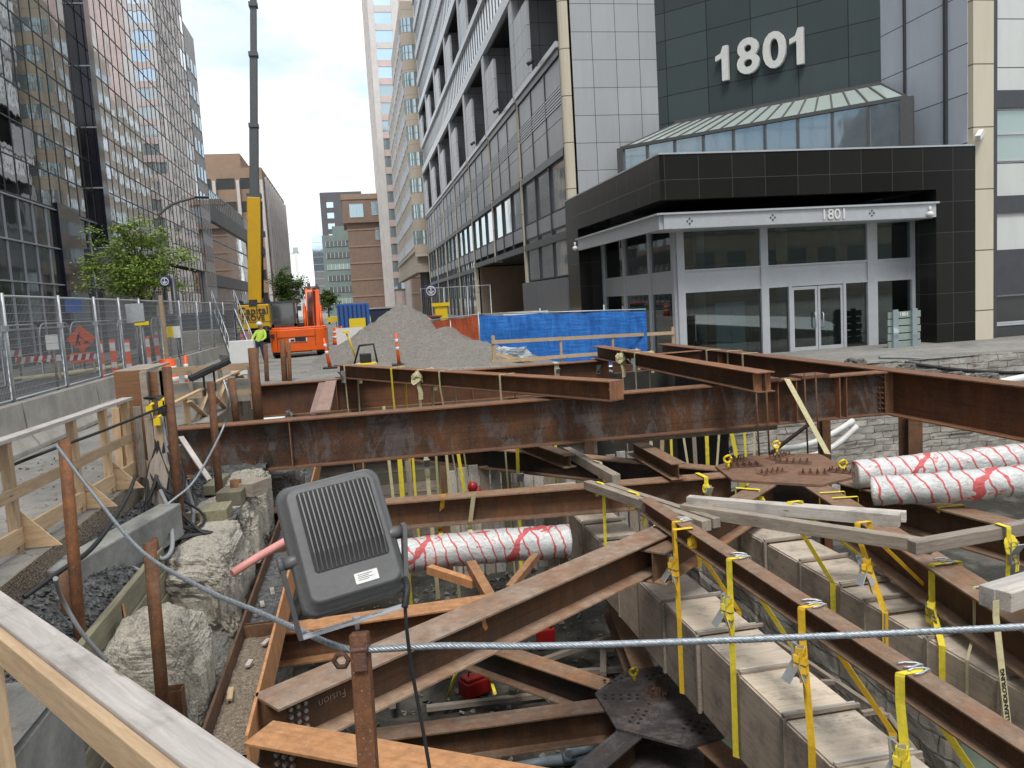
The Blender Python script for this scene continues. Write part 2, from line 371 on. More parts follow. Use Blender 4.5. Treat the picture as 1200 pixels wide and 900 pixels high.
class MB:
    """collects geometry in world space; lc = coordinates used by the materials"""
    def __init__(s): s.v = []; s.f = []; s.lc = []; s.sm = []
    def add(s, vs, fs, lcs=None, smooth=False):
        b = len(s.v)
        s.v += [V(a) for a in vs]
        s.lc += [V(a) for a in (lcs or vs)]
        for f in fs: s.f.append([b + i for i in f]); s.sm.append(smooth)
        return s
    def box(s, lo, hi):
        (x0, y0, z0), (x1, y1, z1) = lo, hi
        vs = [(x, y, z) for z in (z0, z1) for y in (y0, y1) for x in (x0, x1)]
        return s.add(vs, [(0, 2, 3, 1), (4, 5, 7, 6), (0, 1, 5, 4), (2, 6, 7, 3), (0, 4, 6, 2), (1, 3, 7, 5)])
    def frame_box(s, o, a, b, c, la, lb, lc_):
        """box from origin o along unit axes a,b,c with ranges la,lb,lc_"""
        vs = []; lcs = []
        off = V((random.random() * 20, random.random() * 20, random.random() * 20))
        for k in lc_:
            for j in lb:
                for i in la:
                    vs.append(o + a * i + b * j + c * k); lcs.append(V((i, j, k)) + off)
        det = a.cross(b).dot(c)
        fs = [(0, 2, 3, 1), (4, 5, 7, 6), (0, 1, 5, 4), (2, 6, 7, 3), (0, 4, 6, 2), (1, 3, 7, 5)]
        if det < 0: fs = [tuple(reversed(f)) for f in fs]
        return s.add(vs, fs, lcs)
    def board(s, p0, p1, wd, th, up=(0, 0, 1), ztop=False):
        """oriented board between centre points p0,p1; width wd sideways, th along up"""
        p0 = V(p0); p1 = V(p1); a = (p1 - p0); L = a.length; a = a / L
        up = V(up); b = up.cross(a)
        if b.length < 1e-5: b = V((1, 0, 0)).cross(a)
        b.normalize(); c = a.cross(b)
        z = (-th, 0) if ztop else (-th / 2, th / 2)
        return s.frame_box(p0, a, b, c, (0, L), (-wd / 2, wd / 2), z)
    def quad(s, a, b, c, d): return s.add([a, b, c, d], [(0, 1, 2, 3)])
    def prism(s, pts, vec):
        n = len(pts); vs = [V(p) for p in pts] + [V(p) + V(vec) for p in pts]
        fs = [tuple(range(n)), tuple(range(2 * n - 1, n - 1, -1))]
        fs += [(i, i + n, (i + 1) % n + n, (i + 1) % n) for i in range(n)]
        return s.add(vs, [tuple(reversed(f)) for f in fs])
    def tube(s, pts, r, n=8, caps=True, twist=0.0, sm=True):
        pts = [V(p) for p in pts]; m = len(pts)
        rs = r if isinstance(r, (list, tuple)) else [r] * m
        vs = []; lcs = []; prev = None; L = 0
        off = random.random() * 10
        for i, p in enumerate(pts):
            t = (pts[min(i + 1, m - 1)] - pts[max(i - 1, 0)]).normalized()
            if prev is None:
                b = t.orthogonal().normalized()
            else:
                b = (prev - t * prev.dot(t)).normalized()
            prev = b; c = t.cross(b)
            if i: L += (p - pts[i - 1]).length
            for k in range(n):
                a = 2 * math.pi * k / n + twist * L
                vs.append(p + (b * math.cos(a) + c * math.sin(a)) * rs[i])
                lcs.append(V((L + off, math.cos(a) * rs[i], math.sin(a) * rs[i])))
        fs = []
        for i in range(m - 1):
            for k in range(n):
                fs.append((i * n + k, i * n + (k + 1) % n, (i + 1) * n + (k + 1) % n, (i + 1) * n + k))
        s.add(vs, fs, lcs, sm)
        if caps:
            b0 = len(s.v) - len(vs)
            s.f.append([b0 + k for k in range(n - 1, -1, -1)]); s.sm.append(False)
            s.f.append([b0 + (m - 1) * n + k for k in range(n)]); s.sm.append(False)
        return s
    def ribbon(s, pts, wd, side, th=.004):
        """flat strap along pts; side = width direction"""
        pts = [V(p) for p in pts]; side = V(side).normalized(); m = len(pts)
        vs = []; lcs = []; L = 0; off = random.random() * 10
        for i, p in enumerate(pts):
            t = (pts[min(i + 1, m - 1)] - pts[max(i - 1, 0)]).normalized()
            nn = side.cross(t).normalized()
            if i: L += (p - pts[i - 1]).length
            for a, b in ((-1, -1), (1, -1), (1, 1), (-1, 1)):
                vs.append(p + side * (wd / 2 * a) + nn * (th / 2 * b)); lcs.append(V((L + off, a * wd / 2, b * th)))
        fs = []
        for i in range(m - 1):
            for k in range(4):
                fs.append((i * 4 + k, (i + 1) * 4 + k, (i + 1) * 4 + (k + 1) % 4, i * 4 + (k + 1) % 4))
        fs += [(0, 1, 2, 3), tuple((m - 1) * 4 + k for k in (3, 2, 1, 0))]
        return s.add(vs, fs, lcs)
    def sphere(s, c, r, nu=12, nv=8):
        c = V(c); r = V(r) if not isinstance(r, (int, float)) else V((r, r, r))
        vs = [c + V((0, 0, r.z))]
        for i in range(1, nv):
            t = math.pi * i / nv
            for k in range(nu):
                a = 2 * math.pi * k / nu
                vs.append(c + V((r.x * math.sin(t) * math.cos(a), r.y * math.sin(t) * math.sin(a), r.z * math.cos(t))))
        vs.append(c - V((0, 0, r.z)))
        fs = [(0, 1 + k, 1 + (k + 1) % nu) for k in range(nu)]
        for i in range(nv - 2):
            for k in range(nu):
                a = 1 + i * nu
                fs.append((a + k, a + nu + k, a + nu + (k + 1) % nu, a + (k + 1) % nu))
        e = len(vs) - 1; a = 1 + (nv - 2) * nu
        fs += [(e, a + (k + 1) % nu, a + k) for k in range(nu)]
        return s.add(vs, fs, None, True)
    def build(s, name, mat, parent=None, label=None, cat=None, group=None, kind=None, bevel=0):
        org = V((0, 0, 0))
        if parent is not None:
            org = ROOT[parent]
        else:
            xs = [p.x for p in s.v]; ys = [p.y for p in s.v]; zs = [p.z for p in s.v]
            org = V(((min(xs) + max(xs)) / 2, (min(ys) + max(ys)) / 2, min(zs)))
        me = D.meshes.new(name)
        me.from_pydata([p - org for p in s.v], [], s.f)
        at = me.attributes.new('lc', 'FLOAT_VECTOR', 'POINT')
        at.data.foreach_set('vector', [c for p in s.lc for c in p])
        me.polygons.foreach_set('use_smooth', s.sm)
        me.materials.append(M[mat] if isinstance(mat, str) else mat)
        me.update()
        o = D.objects.new(name, me); COL.objects.link(o)
        if parent is not None: o.parent = parent
        else: o.location = org
        ROOT[o] = org
        if bevel:
            b = o.modifiers.new('bevel', 'BEVEL'); b.width = bevel; b.segments = 2; b.limit_method = 'ANGLE'
        return setp(o, label, cat, group, kind)

def text_part(name, txt, size, origin, xdir, ydir, mat, parent, ext=.01, off=0.0, align='CENTER', sx=1.0):
    cu_ = D.curves.new(name, 'FONT'); cu_.body = txt; cu_.size = size; cu_.extrude = ext; cu_.offset = off
    cu_.align_x = align; cu_.align_y = 'CENTER'; cu_.resolution_u = 4
    tmp = D.objects.new(name, cu_); COL.objects.link(tmp)
    dg = bpy.context.evaluated_depsgraph_get(); dg.update()
    me = D.meshes.new_from_object(tmp.evaluated_get(dg))
    D.objects.remove(tmp)
    x = V(xdir).normalized(); y = V(ydir).normalized(); z = x.cross(y)
    mb = MB()
    vs = [V(origin) + x * (v.co.x * sx) + y * v.co.y + z * v.co.z for v in me.vertices]
    mb.add(vs, [tuple(p.vertices) for p in me.polygons])
    D.meshes.remove(me)
    return mb.build(name, mat, parent)

def lerp(a, b, t): return V(a) * (1 - t) + V(b) * t

# ---------------------------------------------------------------- I beams
def ibeam(name, p0, p1, H, W, label, web, fl, tf=.025, tw=.018, group=None, stiff=(), cat='steel beam', bolts=0, endplate=False):
    """p0,p1: centre of the top flange's upper face"""
    p0 = V(p0); p1 = V(p1)
    root = thing(name, label, cat, p0, group)
    a = (p1 - p0); L = a.length; a.normalize(); b = V((0, 0, 1)).cross(a).normalized(); c = a.cross(b)
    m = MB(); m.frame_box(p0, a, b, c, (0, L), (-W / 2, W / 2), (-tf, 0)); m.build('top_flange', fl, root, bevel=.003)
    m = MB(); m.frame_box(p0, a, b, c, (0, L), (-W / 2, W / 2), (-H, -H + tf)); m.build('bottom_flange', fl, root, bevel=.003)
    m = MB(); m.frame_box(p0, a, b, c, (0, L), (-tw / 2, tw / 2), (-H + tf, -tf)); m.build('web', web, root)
    for t in stiff:
        m = MB()
        for sg in (-1, 1):
            lo, hi = (tw / 2, W / 2 * .92)
            rng = (lo, hi) if sg > 0 else (-hi, -lo)
            m.frame_box(p0, a, b, c, (t - .01, t + .01), rng, (-H + tf, -tf))
        m.build('stiffener', fl, root)
    if bolts:
        for t in (bolts if isinstance(bolts, (list, tuple)) else [.12]):
            for k in range(5):
                for j in range(3):
                    for sg in (-1, 1):
                        q = p0 + a * (t + j * .075) + c * (-tf - .06 - k * (H - 2 * tf - .12) / 4) + b * (sg * tw / 2)
                        m = MB(); m.tube([q, q + b * (sg * .03)], .021, 6, sm=False); m.build('bolt', 'galv', root)
    return root, (p0, a, b, c, L)
# ================================================================ SKY + SUN
world = D.worlds.new('World'); scene.world = world; world.use_nodes = True
wt = world.node_tree; wt.nodes.clear()
wo = wt.nodes.new('ShaderNodeOutputWorld'); bg = wt.nodes.new('ShaderNodeBackground')
sky = wt.nodes.new('ShaderNodeTexSky'); sky.sky_type = 'NISHITA'; sky.sun_disc = False
SUN_EL, SUN_AZ = math.radians(60), math.radians(192)   # azimuth clockwise from +Y: behind the camera, a little left
sky.sun_elevation = SUN_EL; sky.sun_rotation = SUN_AZ
tc = wt.nodes.new('ShaderNodeTexCoord'); mp = wt.nodes.new('ShaderNodeMapping'); mp.inputs['Scale'].default_value = (1, 1, 2.2)
mp.inputs['Location'].default_value = (.3, .1, .35)
nz = wt.nodes.new('ShaderNodeTexNoise'); nz.inputs['Scale'].default_value = 2.3; nz.inputs['Detail'].default_value = 7; nz.inputs['Roughness'].default_value = .55
rp = wt.nodes.new('ShaderNodeValToRGB'); rp.color_ramp.elements[0].position = .40; rp.color_ramp.elements[1].position = .54
nz2 = wt.nodes.new('ShaderNodeTexNoise'); nz2.inputs['Scale'].default_value = 3.5; nz2.inputs['Detail'].default_value = 6
rp2 = wt.nodes.new('ShaderNodeValToRGB')
rp2.color_ramp.elements[0].position = .36; rp2.color_ramp.elements[0].color = (7.8, 8.5, 9.1, 1)
rp2.color_ramp.elements[1].position = .50; rp2.color_ramp.elements[1].color = (12.5, 12.5, 12.4, 1)
mxs = wt.nodes.new('ShaderNodeMix'); mxs.data_type = 'RGBA'
bst = wt.nodes.new('ShaderNodeMix'); bst.data_type = 'RGBA'; bst.blend_type = 'ADD'; bst.inputs[0].default_value = 1
bst.inputs[7].default_value = (3.2, 4.2, 4.6, 1)
L_ = wt.links.new
L_(tc.outputs['Generated'], mp.inputs[0]); L_(mp.outputs[0], nz.inputs[0]); L_(mp.outputs[0], nz2.inputs[0])
L_(nz.outputs[0], rp.inputs[0]); L_(nz2.outputs[0], rp2.inputs[0]); L_(rp.outputs[0], mxs.inputs[0])
L_(sky.outputs[0], bst.inputs[6]); L_(bst.outputs[2], mxs.inputs[6]); L_(rp2.outputs[0], mxs.inputs[7]); L_(mxs.outputs[2], bg.inputs[0])
bg.inputs[1].default_value = .10; L_(bg.outputs[0], wo.inputs[0])
sd = D.lights.new('sun', 'SUN'); so = D.objects.new('sun', sd); COL.objects.link(so)
sd.energy = 1.9; sd.angle = math.radians(18); sd.color = (1, .96, .90)
sdir = V((math.sin(SUN_AZ) * math.cos(SUN_EL), math.cos(SUN_AZ) * math.cos(SUN_EL), math.sin(SUN_EL)))
so.rotation_euler = (-sdir).to_track_quat('-Z', 'Y').to_euler(); so.location = (0, -20, 60)
scene.view_settings.view_transform = 'Standard'; scene.view_settings.look = 'None'; scene.view_settings.gamma = 1
scene.view_settings.exposure = 0.30
scene.cycles.max_bounces = 7; scene.cycles.transparent_max_bounces = 16
scene.cycles.use_denoising = True

# ================================================================ GROUND
def hgt(x, y):
    z = 0.0
    if y > 18:
        t = max(0, min(1, (x - 4) / 7.0)); t2 = max(0, min(1, (y - 18) / 5)); z -= .72 * t * t2
    if x < 18 and x > -12 and 1 < y < 60: z += .05 * noise.noise(V((x * .8, y * .8, 0))) + .02 * noise.noise(V((x * 3, y * 3, 4)))
    return z
def inpit(x, y):
    if -1.85 < x < 26 and 1.3 < y < 24.2: return True
    if 7 < x < 11.45 and 24 < y < 28.6: return True
    if -3.6 < x < -2.9 and 14.0 < y < 17.0: return True
    if -3.0 < x < -1.8 and 5.2 < y < 25: return True   # the lower bench along the rock face
    return False
xs = [-900, -300, -120, -60, -35, -25] + [-18 + .6 * i for i in range(25)] + [-3.0, -2.6, -2.2, -1.85] + [-1.4 + .8 * i for i in range(11)] + [7.0] + [7.8, 8.6, 9.4, 10.2, 11, 11.45] + [12 + i for i in range(15)] + [30, 40, 60, 120, 300, 900]
ys = [-200, -60, -20, -8, -3, 0, 1.3] + [2 + .65 * i for i in range(4)] + [4.6] + [5.2 + .6 * i for i in range(32)] + [24.2, 25, 26, 27, 28, 28.6] + [29.4 + 1.2 * i for i in range(26)] + [62, 68, 76, 90, 110, 140, 200, 300, 500, 1400]
xs = sorted(set(round(x, 3) for x in xs)); ys = sorted(set(round(y, 3) for y in ys))
g = MB(); vid = {}
vs = []; fs = []
for i, x in enumerate(xs):
    for j, y in enumerate(ys):
        vid[i, j] = len(vs); vs.append(V((x, y, hgt(x, y))))
for i in range(len(xs) - 1):
    for j in range(len(ys) - 1):
        if inpit((xs[i] + xs[i + 1]) / 2, (ys[j] + ys[j + 1]) / 2): continue
        fs.append((vid[i, j], vid[i + 1, j], vid[i + 1, j + 1], vid[i, j + 1]))
g.add(vs, fs)
def ground_mat():
    n = NB('dusty street ground'); v = n.coord()
    x = n.sep(v)
    f = n.noise(v, .35, 8, .7, .5); f2 = n.noise(v, 5, 7, .72); f3 = n.noise(v, 60, 3, .7)
    c = n.ramp(f, [(.3, (.15, .145, .135)), (.5, (.25, .24, .22)), (.7, (.35, .335, .305))])
    c = n.mix(n.ramp(f2, [(.5, 0.0), (.68, .6)]), c, (.11, .105, .10))
    c = n.mix(n.ramp(f3, [(.55, 0.0), (.7, .35)]), c, (.45, .43, .40))
    n.col(c); n.bump(n.math('ADD', f2, f3), .6, .02)
    return n.fin(.95)
M['ground'] = ground_mat()
g.build('ground', 'ground', kind='structure')

# left road beyond the barrier (darker asphalt) 4 mm above the ground
m = MB(); m.box((-12.5, 5, .055), (-6.2, 120, .07)); m.build('road', 'asph', kind='structure')
m = MB(); m.box((-15.9, 5, .055), (-12.6, 120, .20)); m.build('pavement', 'kerb', kind='structure')

# bench beside the rock face, with crushed stone
def sheet(x0, x1, y0, y1, nx, ny, fz):
    mb = MB(); vs = []; fs = []
    for j in range(ny + 1):
        for i in range(nx + 1):
            x = x0 + (x1 - x0) * i / nx; y = y0 + (y1 - y0) * j / ny
            vs.append(V((x, y, fz(x, y))))
    for j in range(ny):
        for i in range(nx):
            a = j * (nx + 1) + i; fs.append((a, a + 1, a + nx + 2, a + nx + 1))
    mb.add(vs, fs); return mb
def fb(x, y):
    z = -.62 + .06 * noise.noise(V((x * 1.6, y * 1.1, 2))) + .05 * noise.noise(V((x * 6, y * 6, 1))) + .03 * noise.noise(V((x * 14, y * 14, 1)))
    if y > 16.6: z -= .55
    if y < 13.2: z += .38 * max(0, min(1, (-2.45 - x) / .45))
    return z
sheet(-3.0, -2.40, 4.6, 25, 14, 400, fb).build('gravel_bench', 'gravel', kind='structure')
sheet(-2.5, -1.8, 11.3, 25, 18, 260, fb).build('gravel_bench', 'gravel', kind='structure')
sheet(-2.6, -1.8, 4.6, 11.4, 18, 120, lambda x, y: -1.75 + .12 * noise.noise(V((x * 2, y * 2, 2))) + .05 * noise.noise(V((x * 9, y * 9, 1)))).build('lower_shelf', 'dirt', kind='structure')
m = MB(); m.box((-2.5, 11.25, -2.0), (-1.85, 11.3, -.6)); m.box((-2.56, 4.6, -2), (-2.52, 11.3, -.75)); m.build('bench_bank', 'dirt', kind='structure')
m = MB(); m.box((-3.02, 5.12, -2.0), (-1.84, 5.2, -.03)); m.box((-1.9, 1.3, -2.0), (-1.84, 5.12, -.03)); m.build('ground_edge', 'kerb', kind='structure')
m = MB(); m.box((-3.02, 4.6, -.9), (-3.0, 14.0, .02)); m.box((-3.02, 17.1, -.9), (-3.0, 25, .02)); m.build('bench_bank', 'dirt', kind='structure')

sheet(-3.62, -2.9, 13.9, 17.1, 12, 40, lambda x, y: -.74 + .04 * noise.noise(V((x * 5, y * 5, 1)))).build('girder_bearing_ledge', 'dirt', kind='structure')
m = MB(); m.box((-3.66, 13.9, -.9), (-3.6, 17.1, .0)); m.box((-3.6, 17.05, -.9), (-3.0, 17.15, .0)); m.build('bench_bank', 'dirt', kind='structure')
# pit floor and walls
def ff(x, y): return -5.5 + .05 * noise.noise(V((x, y, 3))) + .03 * noise.noise(V((x * 4, y * 4, 3)))
sheet(-2.2, 26.2, 1.0, 28.8, 80, 80, ff).build('pit_floor', 'shadefloor', kind='structure')
# left side of the pit: cut stone
def wallsheet(p0, p1, z0, z1, nx, nz, amp, nrm, seed, big=.8):
    mb = MB(); vs = []; fs = []
    for j in range(nz + 1):
        for i in range(nx + 1):
            p = lerp(p0, p1, i / nx); z = z0 + (z1 - z0) * j / nz
            q = V((p.x * big, p.y * big, z * big * 1.6 + seed))
            d = amp * (noise.noise(q) + .45 * noise.noise(q * 2.7) + .22 * noise.noise(q * 6.5) + .1 * noise.noise(q * 15))
            st = amp * .55 * (noise.cell(V((p.y * .9 + p.x * .7, z * 1.5, seed))) - .5)
            vs.append(V((p.x, p.y, z)) + V(nrm) * (d + st))
    for j in range(nz):
        for i in range(nx):
            a = j * (nx + 1) + i; fs.append((a, a + 1, a + nx + 2, a + nx + 1))
    mb.add(vs, fs); return mb
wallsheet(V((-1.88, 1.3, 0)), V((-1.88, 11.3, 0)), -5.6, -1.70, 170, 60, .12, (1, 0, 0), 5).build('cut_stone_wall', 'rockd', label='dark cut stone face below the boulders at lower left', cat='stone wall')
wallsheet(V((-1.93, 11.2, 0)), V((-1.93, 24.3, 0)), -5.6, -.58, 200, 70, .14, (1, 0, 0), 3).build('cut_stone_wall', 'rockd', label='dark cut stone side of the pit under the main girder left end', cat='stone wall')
wallsheet(V((11.4, 24.2, 0)), V((26.1, 24.2, 0)), -5.6, -.70, 220, 60, .07, (0, -1, 0), 8).build('rubble_wall', 'stonewall', label='pale rubble masonry wall under the entrance behind the twin foil pipes', cat='stone wall')
m = MB(); m.box((26.0, 1.3, -5.6), (26.3, 24.3, -.75)); m.build('pit_side', 'conc', kind='structure')
m = MB(); m.box((-1.9, 1.0, -5.6), (26.0, 1.25, -.05)); m.build('pit_end', 'conc', kind='structure')
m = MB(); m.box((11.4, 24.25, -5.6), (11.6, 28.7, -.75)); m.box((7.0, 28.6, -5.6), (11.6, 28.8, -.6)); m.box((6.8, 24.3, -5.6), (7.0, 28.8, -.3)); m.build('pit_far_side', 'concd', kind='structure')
# far timber lagging behind the back girder
root = thing('lagging_wall', 'brown timber lagging boards lining the far side of the pit', 'lagging', (-1.9, 24.2, -5.5))
for k in range(16):
    z = -5.45 + .33 * k
    if z > -.5: break
    m = MB(); m.board((-2.0, 24.2, z + .16), (7.0, 24.2 + random.uniform(-.02, .02), z + .16), .09, .315, ztop=False)
    m.build('lagging_board', ('wgrey', 'brn', 'wgrey', 'wgreen')[k % 4] if k % 4 != 1 else 'wgrey', root)
for x in (-.2, 2.1, 4.4, 6.7):
    m = MB(); m.box((x - .15, 23.98, -5.5), (x + .15, 24.0, -.3)); m.box((x - .01, 24.0, -5.5), (x + .01, 24.14, -.3)); m.build('soldier_pile', 'brn', root)
m = MB(); m.box((-1.9, 23.9, -2.3), (6.9, 23.98, -2.12)); m.box((-1.9, 23.9, -1.35), (6.9, 23.97, -1.2)); m.build('rail', 'wtan', root)

# ================================================================ BUILDINGS
XF = 11.73; YG = 43.8
def winbox(root, x0, x1, y0, y1, z0, z1, gl='glassd', axis='x', fr='alud', mull=0, t=.12, name='window'):
    """a framed window: frame ring (part) with glass (sub-part). axis 'x' faces -x/+x, 'y' faces -y"""
    m = MB(); f = .07
    if axis == 'x':
        xx = x0
        m.box((xx - t, y0, z0), (xx, y1, z0 + f)); m.box((xx - t, y0, z1 - f), (xx, y1, z1))
        m.box((xx - t, y0, z0 + f), (xx, y0 + f, z1 - f)); m.box((xx - t, y1 - f, z0 + f), (xx, y1, z1 - f))
        for k in range(mull):
            yy = y0 + (y1 - y0) * (k + 1) / (mull + 1); m.box((xx - t, yy - f / 2, z0 + f), (xx, yy + f / 2, z1 - f))
        w_ = m.build(name, fr, root)
        g_ = MB(); g_.box((xx - t * .5 - .01, y0 + f, z0 + f), (xx - t * .5 + .01, y1 - f, z1 - f))
    else:
        yy = y0
        m.box((x0, yy, z0), (x1, yy + t, z0 + f)); m.box((x0, yy, z1 - f), (x1, yy + t, z1))
        m.box((x0, yy, z0 + f), (x0 + f, yy + t, z1 - f)); m.box((x1 - f, yy, z0 + f), (x1, yy + t, z1 - f))
        for k in range(mull):
            xx = x0 + (x1 - x0) * (k + 1) / (mull + 1); m.box((xx - f / 2, yy, z0 + f), (xx + f / 2, yy + t, z1 - f))
        w_ = m.build(name, fr, root)
        g_ = MB(); g_.box((x0 + f, yy + t * .5 - .01, z0 + f), (x1 - f, yy + t * .5 + .01, z1 - f))
    g_.build('pane', gl, w_)
    return w_

# ---- the long office building 1801
B = thing('office_building', 'grey clad office building with large 1801 numerals above its corner entrance', 'building', (XF, YG, -.8))
NB_ = 7; PER = 12.2; YE = YG + NB_ * PER
m = MB(); m.box((XF + .5, YG + .4, -.8), (26, YE, 5.3)) ; # lower core (set back behind glazing)
m = MB()
m.box((XF + .35, YG + .3, 5.4), (40, YE, 15.4)); m.box((15.2, YG + .3, 15.4), (40, YE, 22)); m.box((XF + .3, YG + .3, 22.4), (40, YE, 26.0))
m.box((14.2, YG + .3, 26.0), (40, YE, 31)); m.box((XF + .3, YG + .3, 31.3), (40, YE, 58))
m.build('core', 'void', B)
m = MB()
# ground floor solid parts (garage bay 1 left open)
m.box((XF + .35, YG + PER * 3, -.8), (26, YE, 5.4)); m.box((18.5, YG + .3, -.8), (26, YG + PER * 3, 5.4)); m.build('ground_storey', 'void', B)
m.box((XF + .3, YE, -.8), (40, YE + .3, 58)) if False else None
m = MB(); m.box((XF + .3, YE, -.8), (40, YE + .35, 58)); m.build('far_end_wall', 'tile', B)
# camera-facing tiled end wall
m = MB(); m.box((XF + .5, YG, 4.0), (17.1, YG + .35, 19.0)); m.box((XF + .5, YG, 19.0), (13.9, YG + .35, 30)); m.box((13.9, YG, 21.4), (17.1, YG + .35, 30))
m.build('tiled_end_wall', 'tile', B)
m = MB(); m.box((13.9, YG + .18, 19.0), (24, YG + .24, 21.4)); wb = m.build('strip_window', 'glassd', B)
m = MB()
for k in range(7): m.box((13.9 + k * 1.55, YG + .04, 19.0), (13.98 + k * 1.55, YG + .3, 21.4))
m.box((13.9, YG + .02, 18.94), (24, YG + .3, 19.02)); m.build('mullion', 'alud', wb)
# cream pillars: rounded precast columns
for k in range(NB_ + 1):
    y = YG + k * PER
    zt = 58 if k == 0 else 16.3
    z0 = -.8 if k not in (2,) else 5.2
    m = MB(); pts = []
    for a in range(7):
        an = math.pi / 2 + math.pi * a / 6
        pts.append(V((XF + .36 + .36 * math.cos(an), y + .28 - .28 * math.sin(an) if False else y + .28 + .28 * math.sin(an), z0)))
    pts.append(V((XF + .62, y, z0))); pts.append(V((XF + .62, y + .56, z0)))
    m.prism(pts, (0, 0, zt - z0)); m.build('pillar', 'cream', B)
# street facade bays
for k in range(NB_):
    y0 = YG + k * PER + .56; y1 = YG + (k + 1) * PER
    # sloped ledge over the lower storeys
    m = MB(); m.box((XF - .12, y0, 15.4), (XF + 3.5, y1, 15.72)); m.build('ledge', 'alu', B)
    # dark frame mullions
    m = MB(); nb = 3
    for j in range(nb + 1):
        yy = y0 + (y1 - y0 - .16) * j / nb; m.box((XF + .07, yy, 5.4 if k in (0, 1, 2) else .2), (XF + .34, yy + .14, 15.4))
    for z in (15.0, 9.7, 5.25 if k < 3 else 4.9): m.box((XF + .0, y0 + .0, z), (XF + .33, y1, z + .42))
    m.build('mullion_grid', 'alud', B)
    # grey infill panels with louvres between z 10.1 and 15
    for j in range(nb):
        ya = y0 + (y1 - y0 - .16) * j / nb + .19; yb = y0 + (y1 - y0 - .16) * (j + 1) / nb - .03
        m = MB(); m.box((XF + .12, ya, 10.15), (XF + .3, yb, 11.75)); m.box((XF + .12, ya, 11.79), (XF + .3, yb, 12.45)); m.box((XF + .12, ya, 13.5), (XF + .3, yb, 14.97))
        pnl = m.build('infill_panel', 'greypan', B)
        m = MB()
        for q in range(6): m.box((XF + .08, ya, 12.50 + q * .165), (XF + .28, yb, 12.58 + q * .165))
        m.build('louvre', 'alu', pnl)
    # windows of the lower storeys
    zl = 5.7 if k in (1, 2) else (3.2 if k == 0 else .6)
    for j in range(nb):
        ya = y0 + (y1 - y0 - .16) * j / nb + .2; yb = y0 + (y1 - y0 - .16) * (j + 1) / nb - .04
        m = MB(); m.box((XF + .14, ya, 6.05), (XF + .3, yb, 6.95)); m.build('spandrel_panel', 'greypan', B)
        winbox(B, XF + .3, 0, ya, yb, 7.0, 9.68, 'glassl', 'x', 'alud', 0, .16)
        if k == 0: winbox(B, XF + .3, 0, ya, yb, 3.2, 6.0, 'glassl', 'x', 'alud', 0, .16)
        if k >= 3: winbox(B, XF + .3, 0, ya, yb, 2.4, 6.0, 'glassl', 'x', 'alud', 1, .16)
    if k == 0:
        m = MB(); m.box((XF - .25, YG + .2, 1.2), (XF + .35, y1 + .2, 3.1)); m.build('fascia', 'greyfas', B)
        m = MB(); m.box((XF + .2, YG + 2.5, -.8), (XF + .9, YG + 4.6, 1.2)); m.box((XF + .2, YG + 7.2, -.8), (XF + .9, YG + 8.4, 1.2)); m.build('ground_pier', 'conc', B)
    if k >= 3:
        m = MB(); m.box((XF + .1, y0, -.4), (XF + .33, y1, .5)); m.build('plinth', 'greypan', B)
        m = MB(); m.box((XF + .2, y0 + .2, .5), (XF + .26, y1 - .2, 2.4)); m.build('shop_window', 'glassd', B)
    # upper terrace recess: fin walls facing the camera, dark soffit
    for (za, zb, dep) in ((15.72, 21.6, 3.4), (26.2, 31.0, 2.4)):
        m = MB()
        ye = y1 + .2
        m.prism([(XF - .05, ye - .55, za), (XF + dep, ye - .55, za), (XF + dep, ye - .55, zb + 1.2), (XF + .55, ye - .55, zb + 1.2), (XF - .05, ye - .55, zb + .25)], (0, 1.15, 0))
        m.build('fin_wall', 'tile', B)
        m = MB(); m.box((XF + .0, y0 + 7.2, za), (XF + .2, y1, zb - 1.2)); m.build('fin_flank', 'tiley', B)
# overhanging upper volumes with vertical fins
for (za, zb) in ((21.9, 26.2), (31.0, 58.0)):
    m = MB(); m.box((XF + .22, YG + .4, za), (XF + .30, YE, zb)); sk = m.build('curtain_wall', 'glassw', B)
    m = MB(); n_ = int((YE - YG) / 1.3)
    for j in range(n_): m.box((XF + .17, YG + .6 + j * 1.3, za + .9), (XF + .22, YG + .66 + j * 1.3, zb - .5))
    m.build('vertical_fin', 'alud', sk)
    m = MB(); m.box((XF - .10, YG + .5, za), (XF + .32, YE, za + .9)); m.box((XF - .05, YG + .5, zb - .5), (XF + .31, YE, zb + .05)); m.build('band', 'alu', sk)
    if zb > 50:
        m = MB()
        for z in (35, 39, 43, 47, 51): m.box((XF - .0, YG + .5, z), (XF + .31, YE, z + 1.1))
        m.build('spandrel', 'tiley', sk)
# bullet spotlights on the ledge
for k in range(3):
    y = YG + 1.5 + k * PER + 3.5
    m = MB(); m.tube([(XF - .05, y, 15.6), (XF - .35, y, 15.9)], .03, 6); m.tube([(XF - .35, y, 16.0), (XF - .7, y, 15.75)], .12, 8); m.build('ledge_spotlight', 'alud', B)
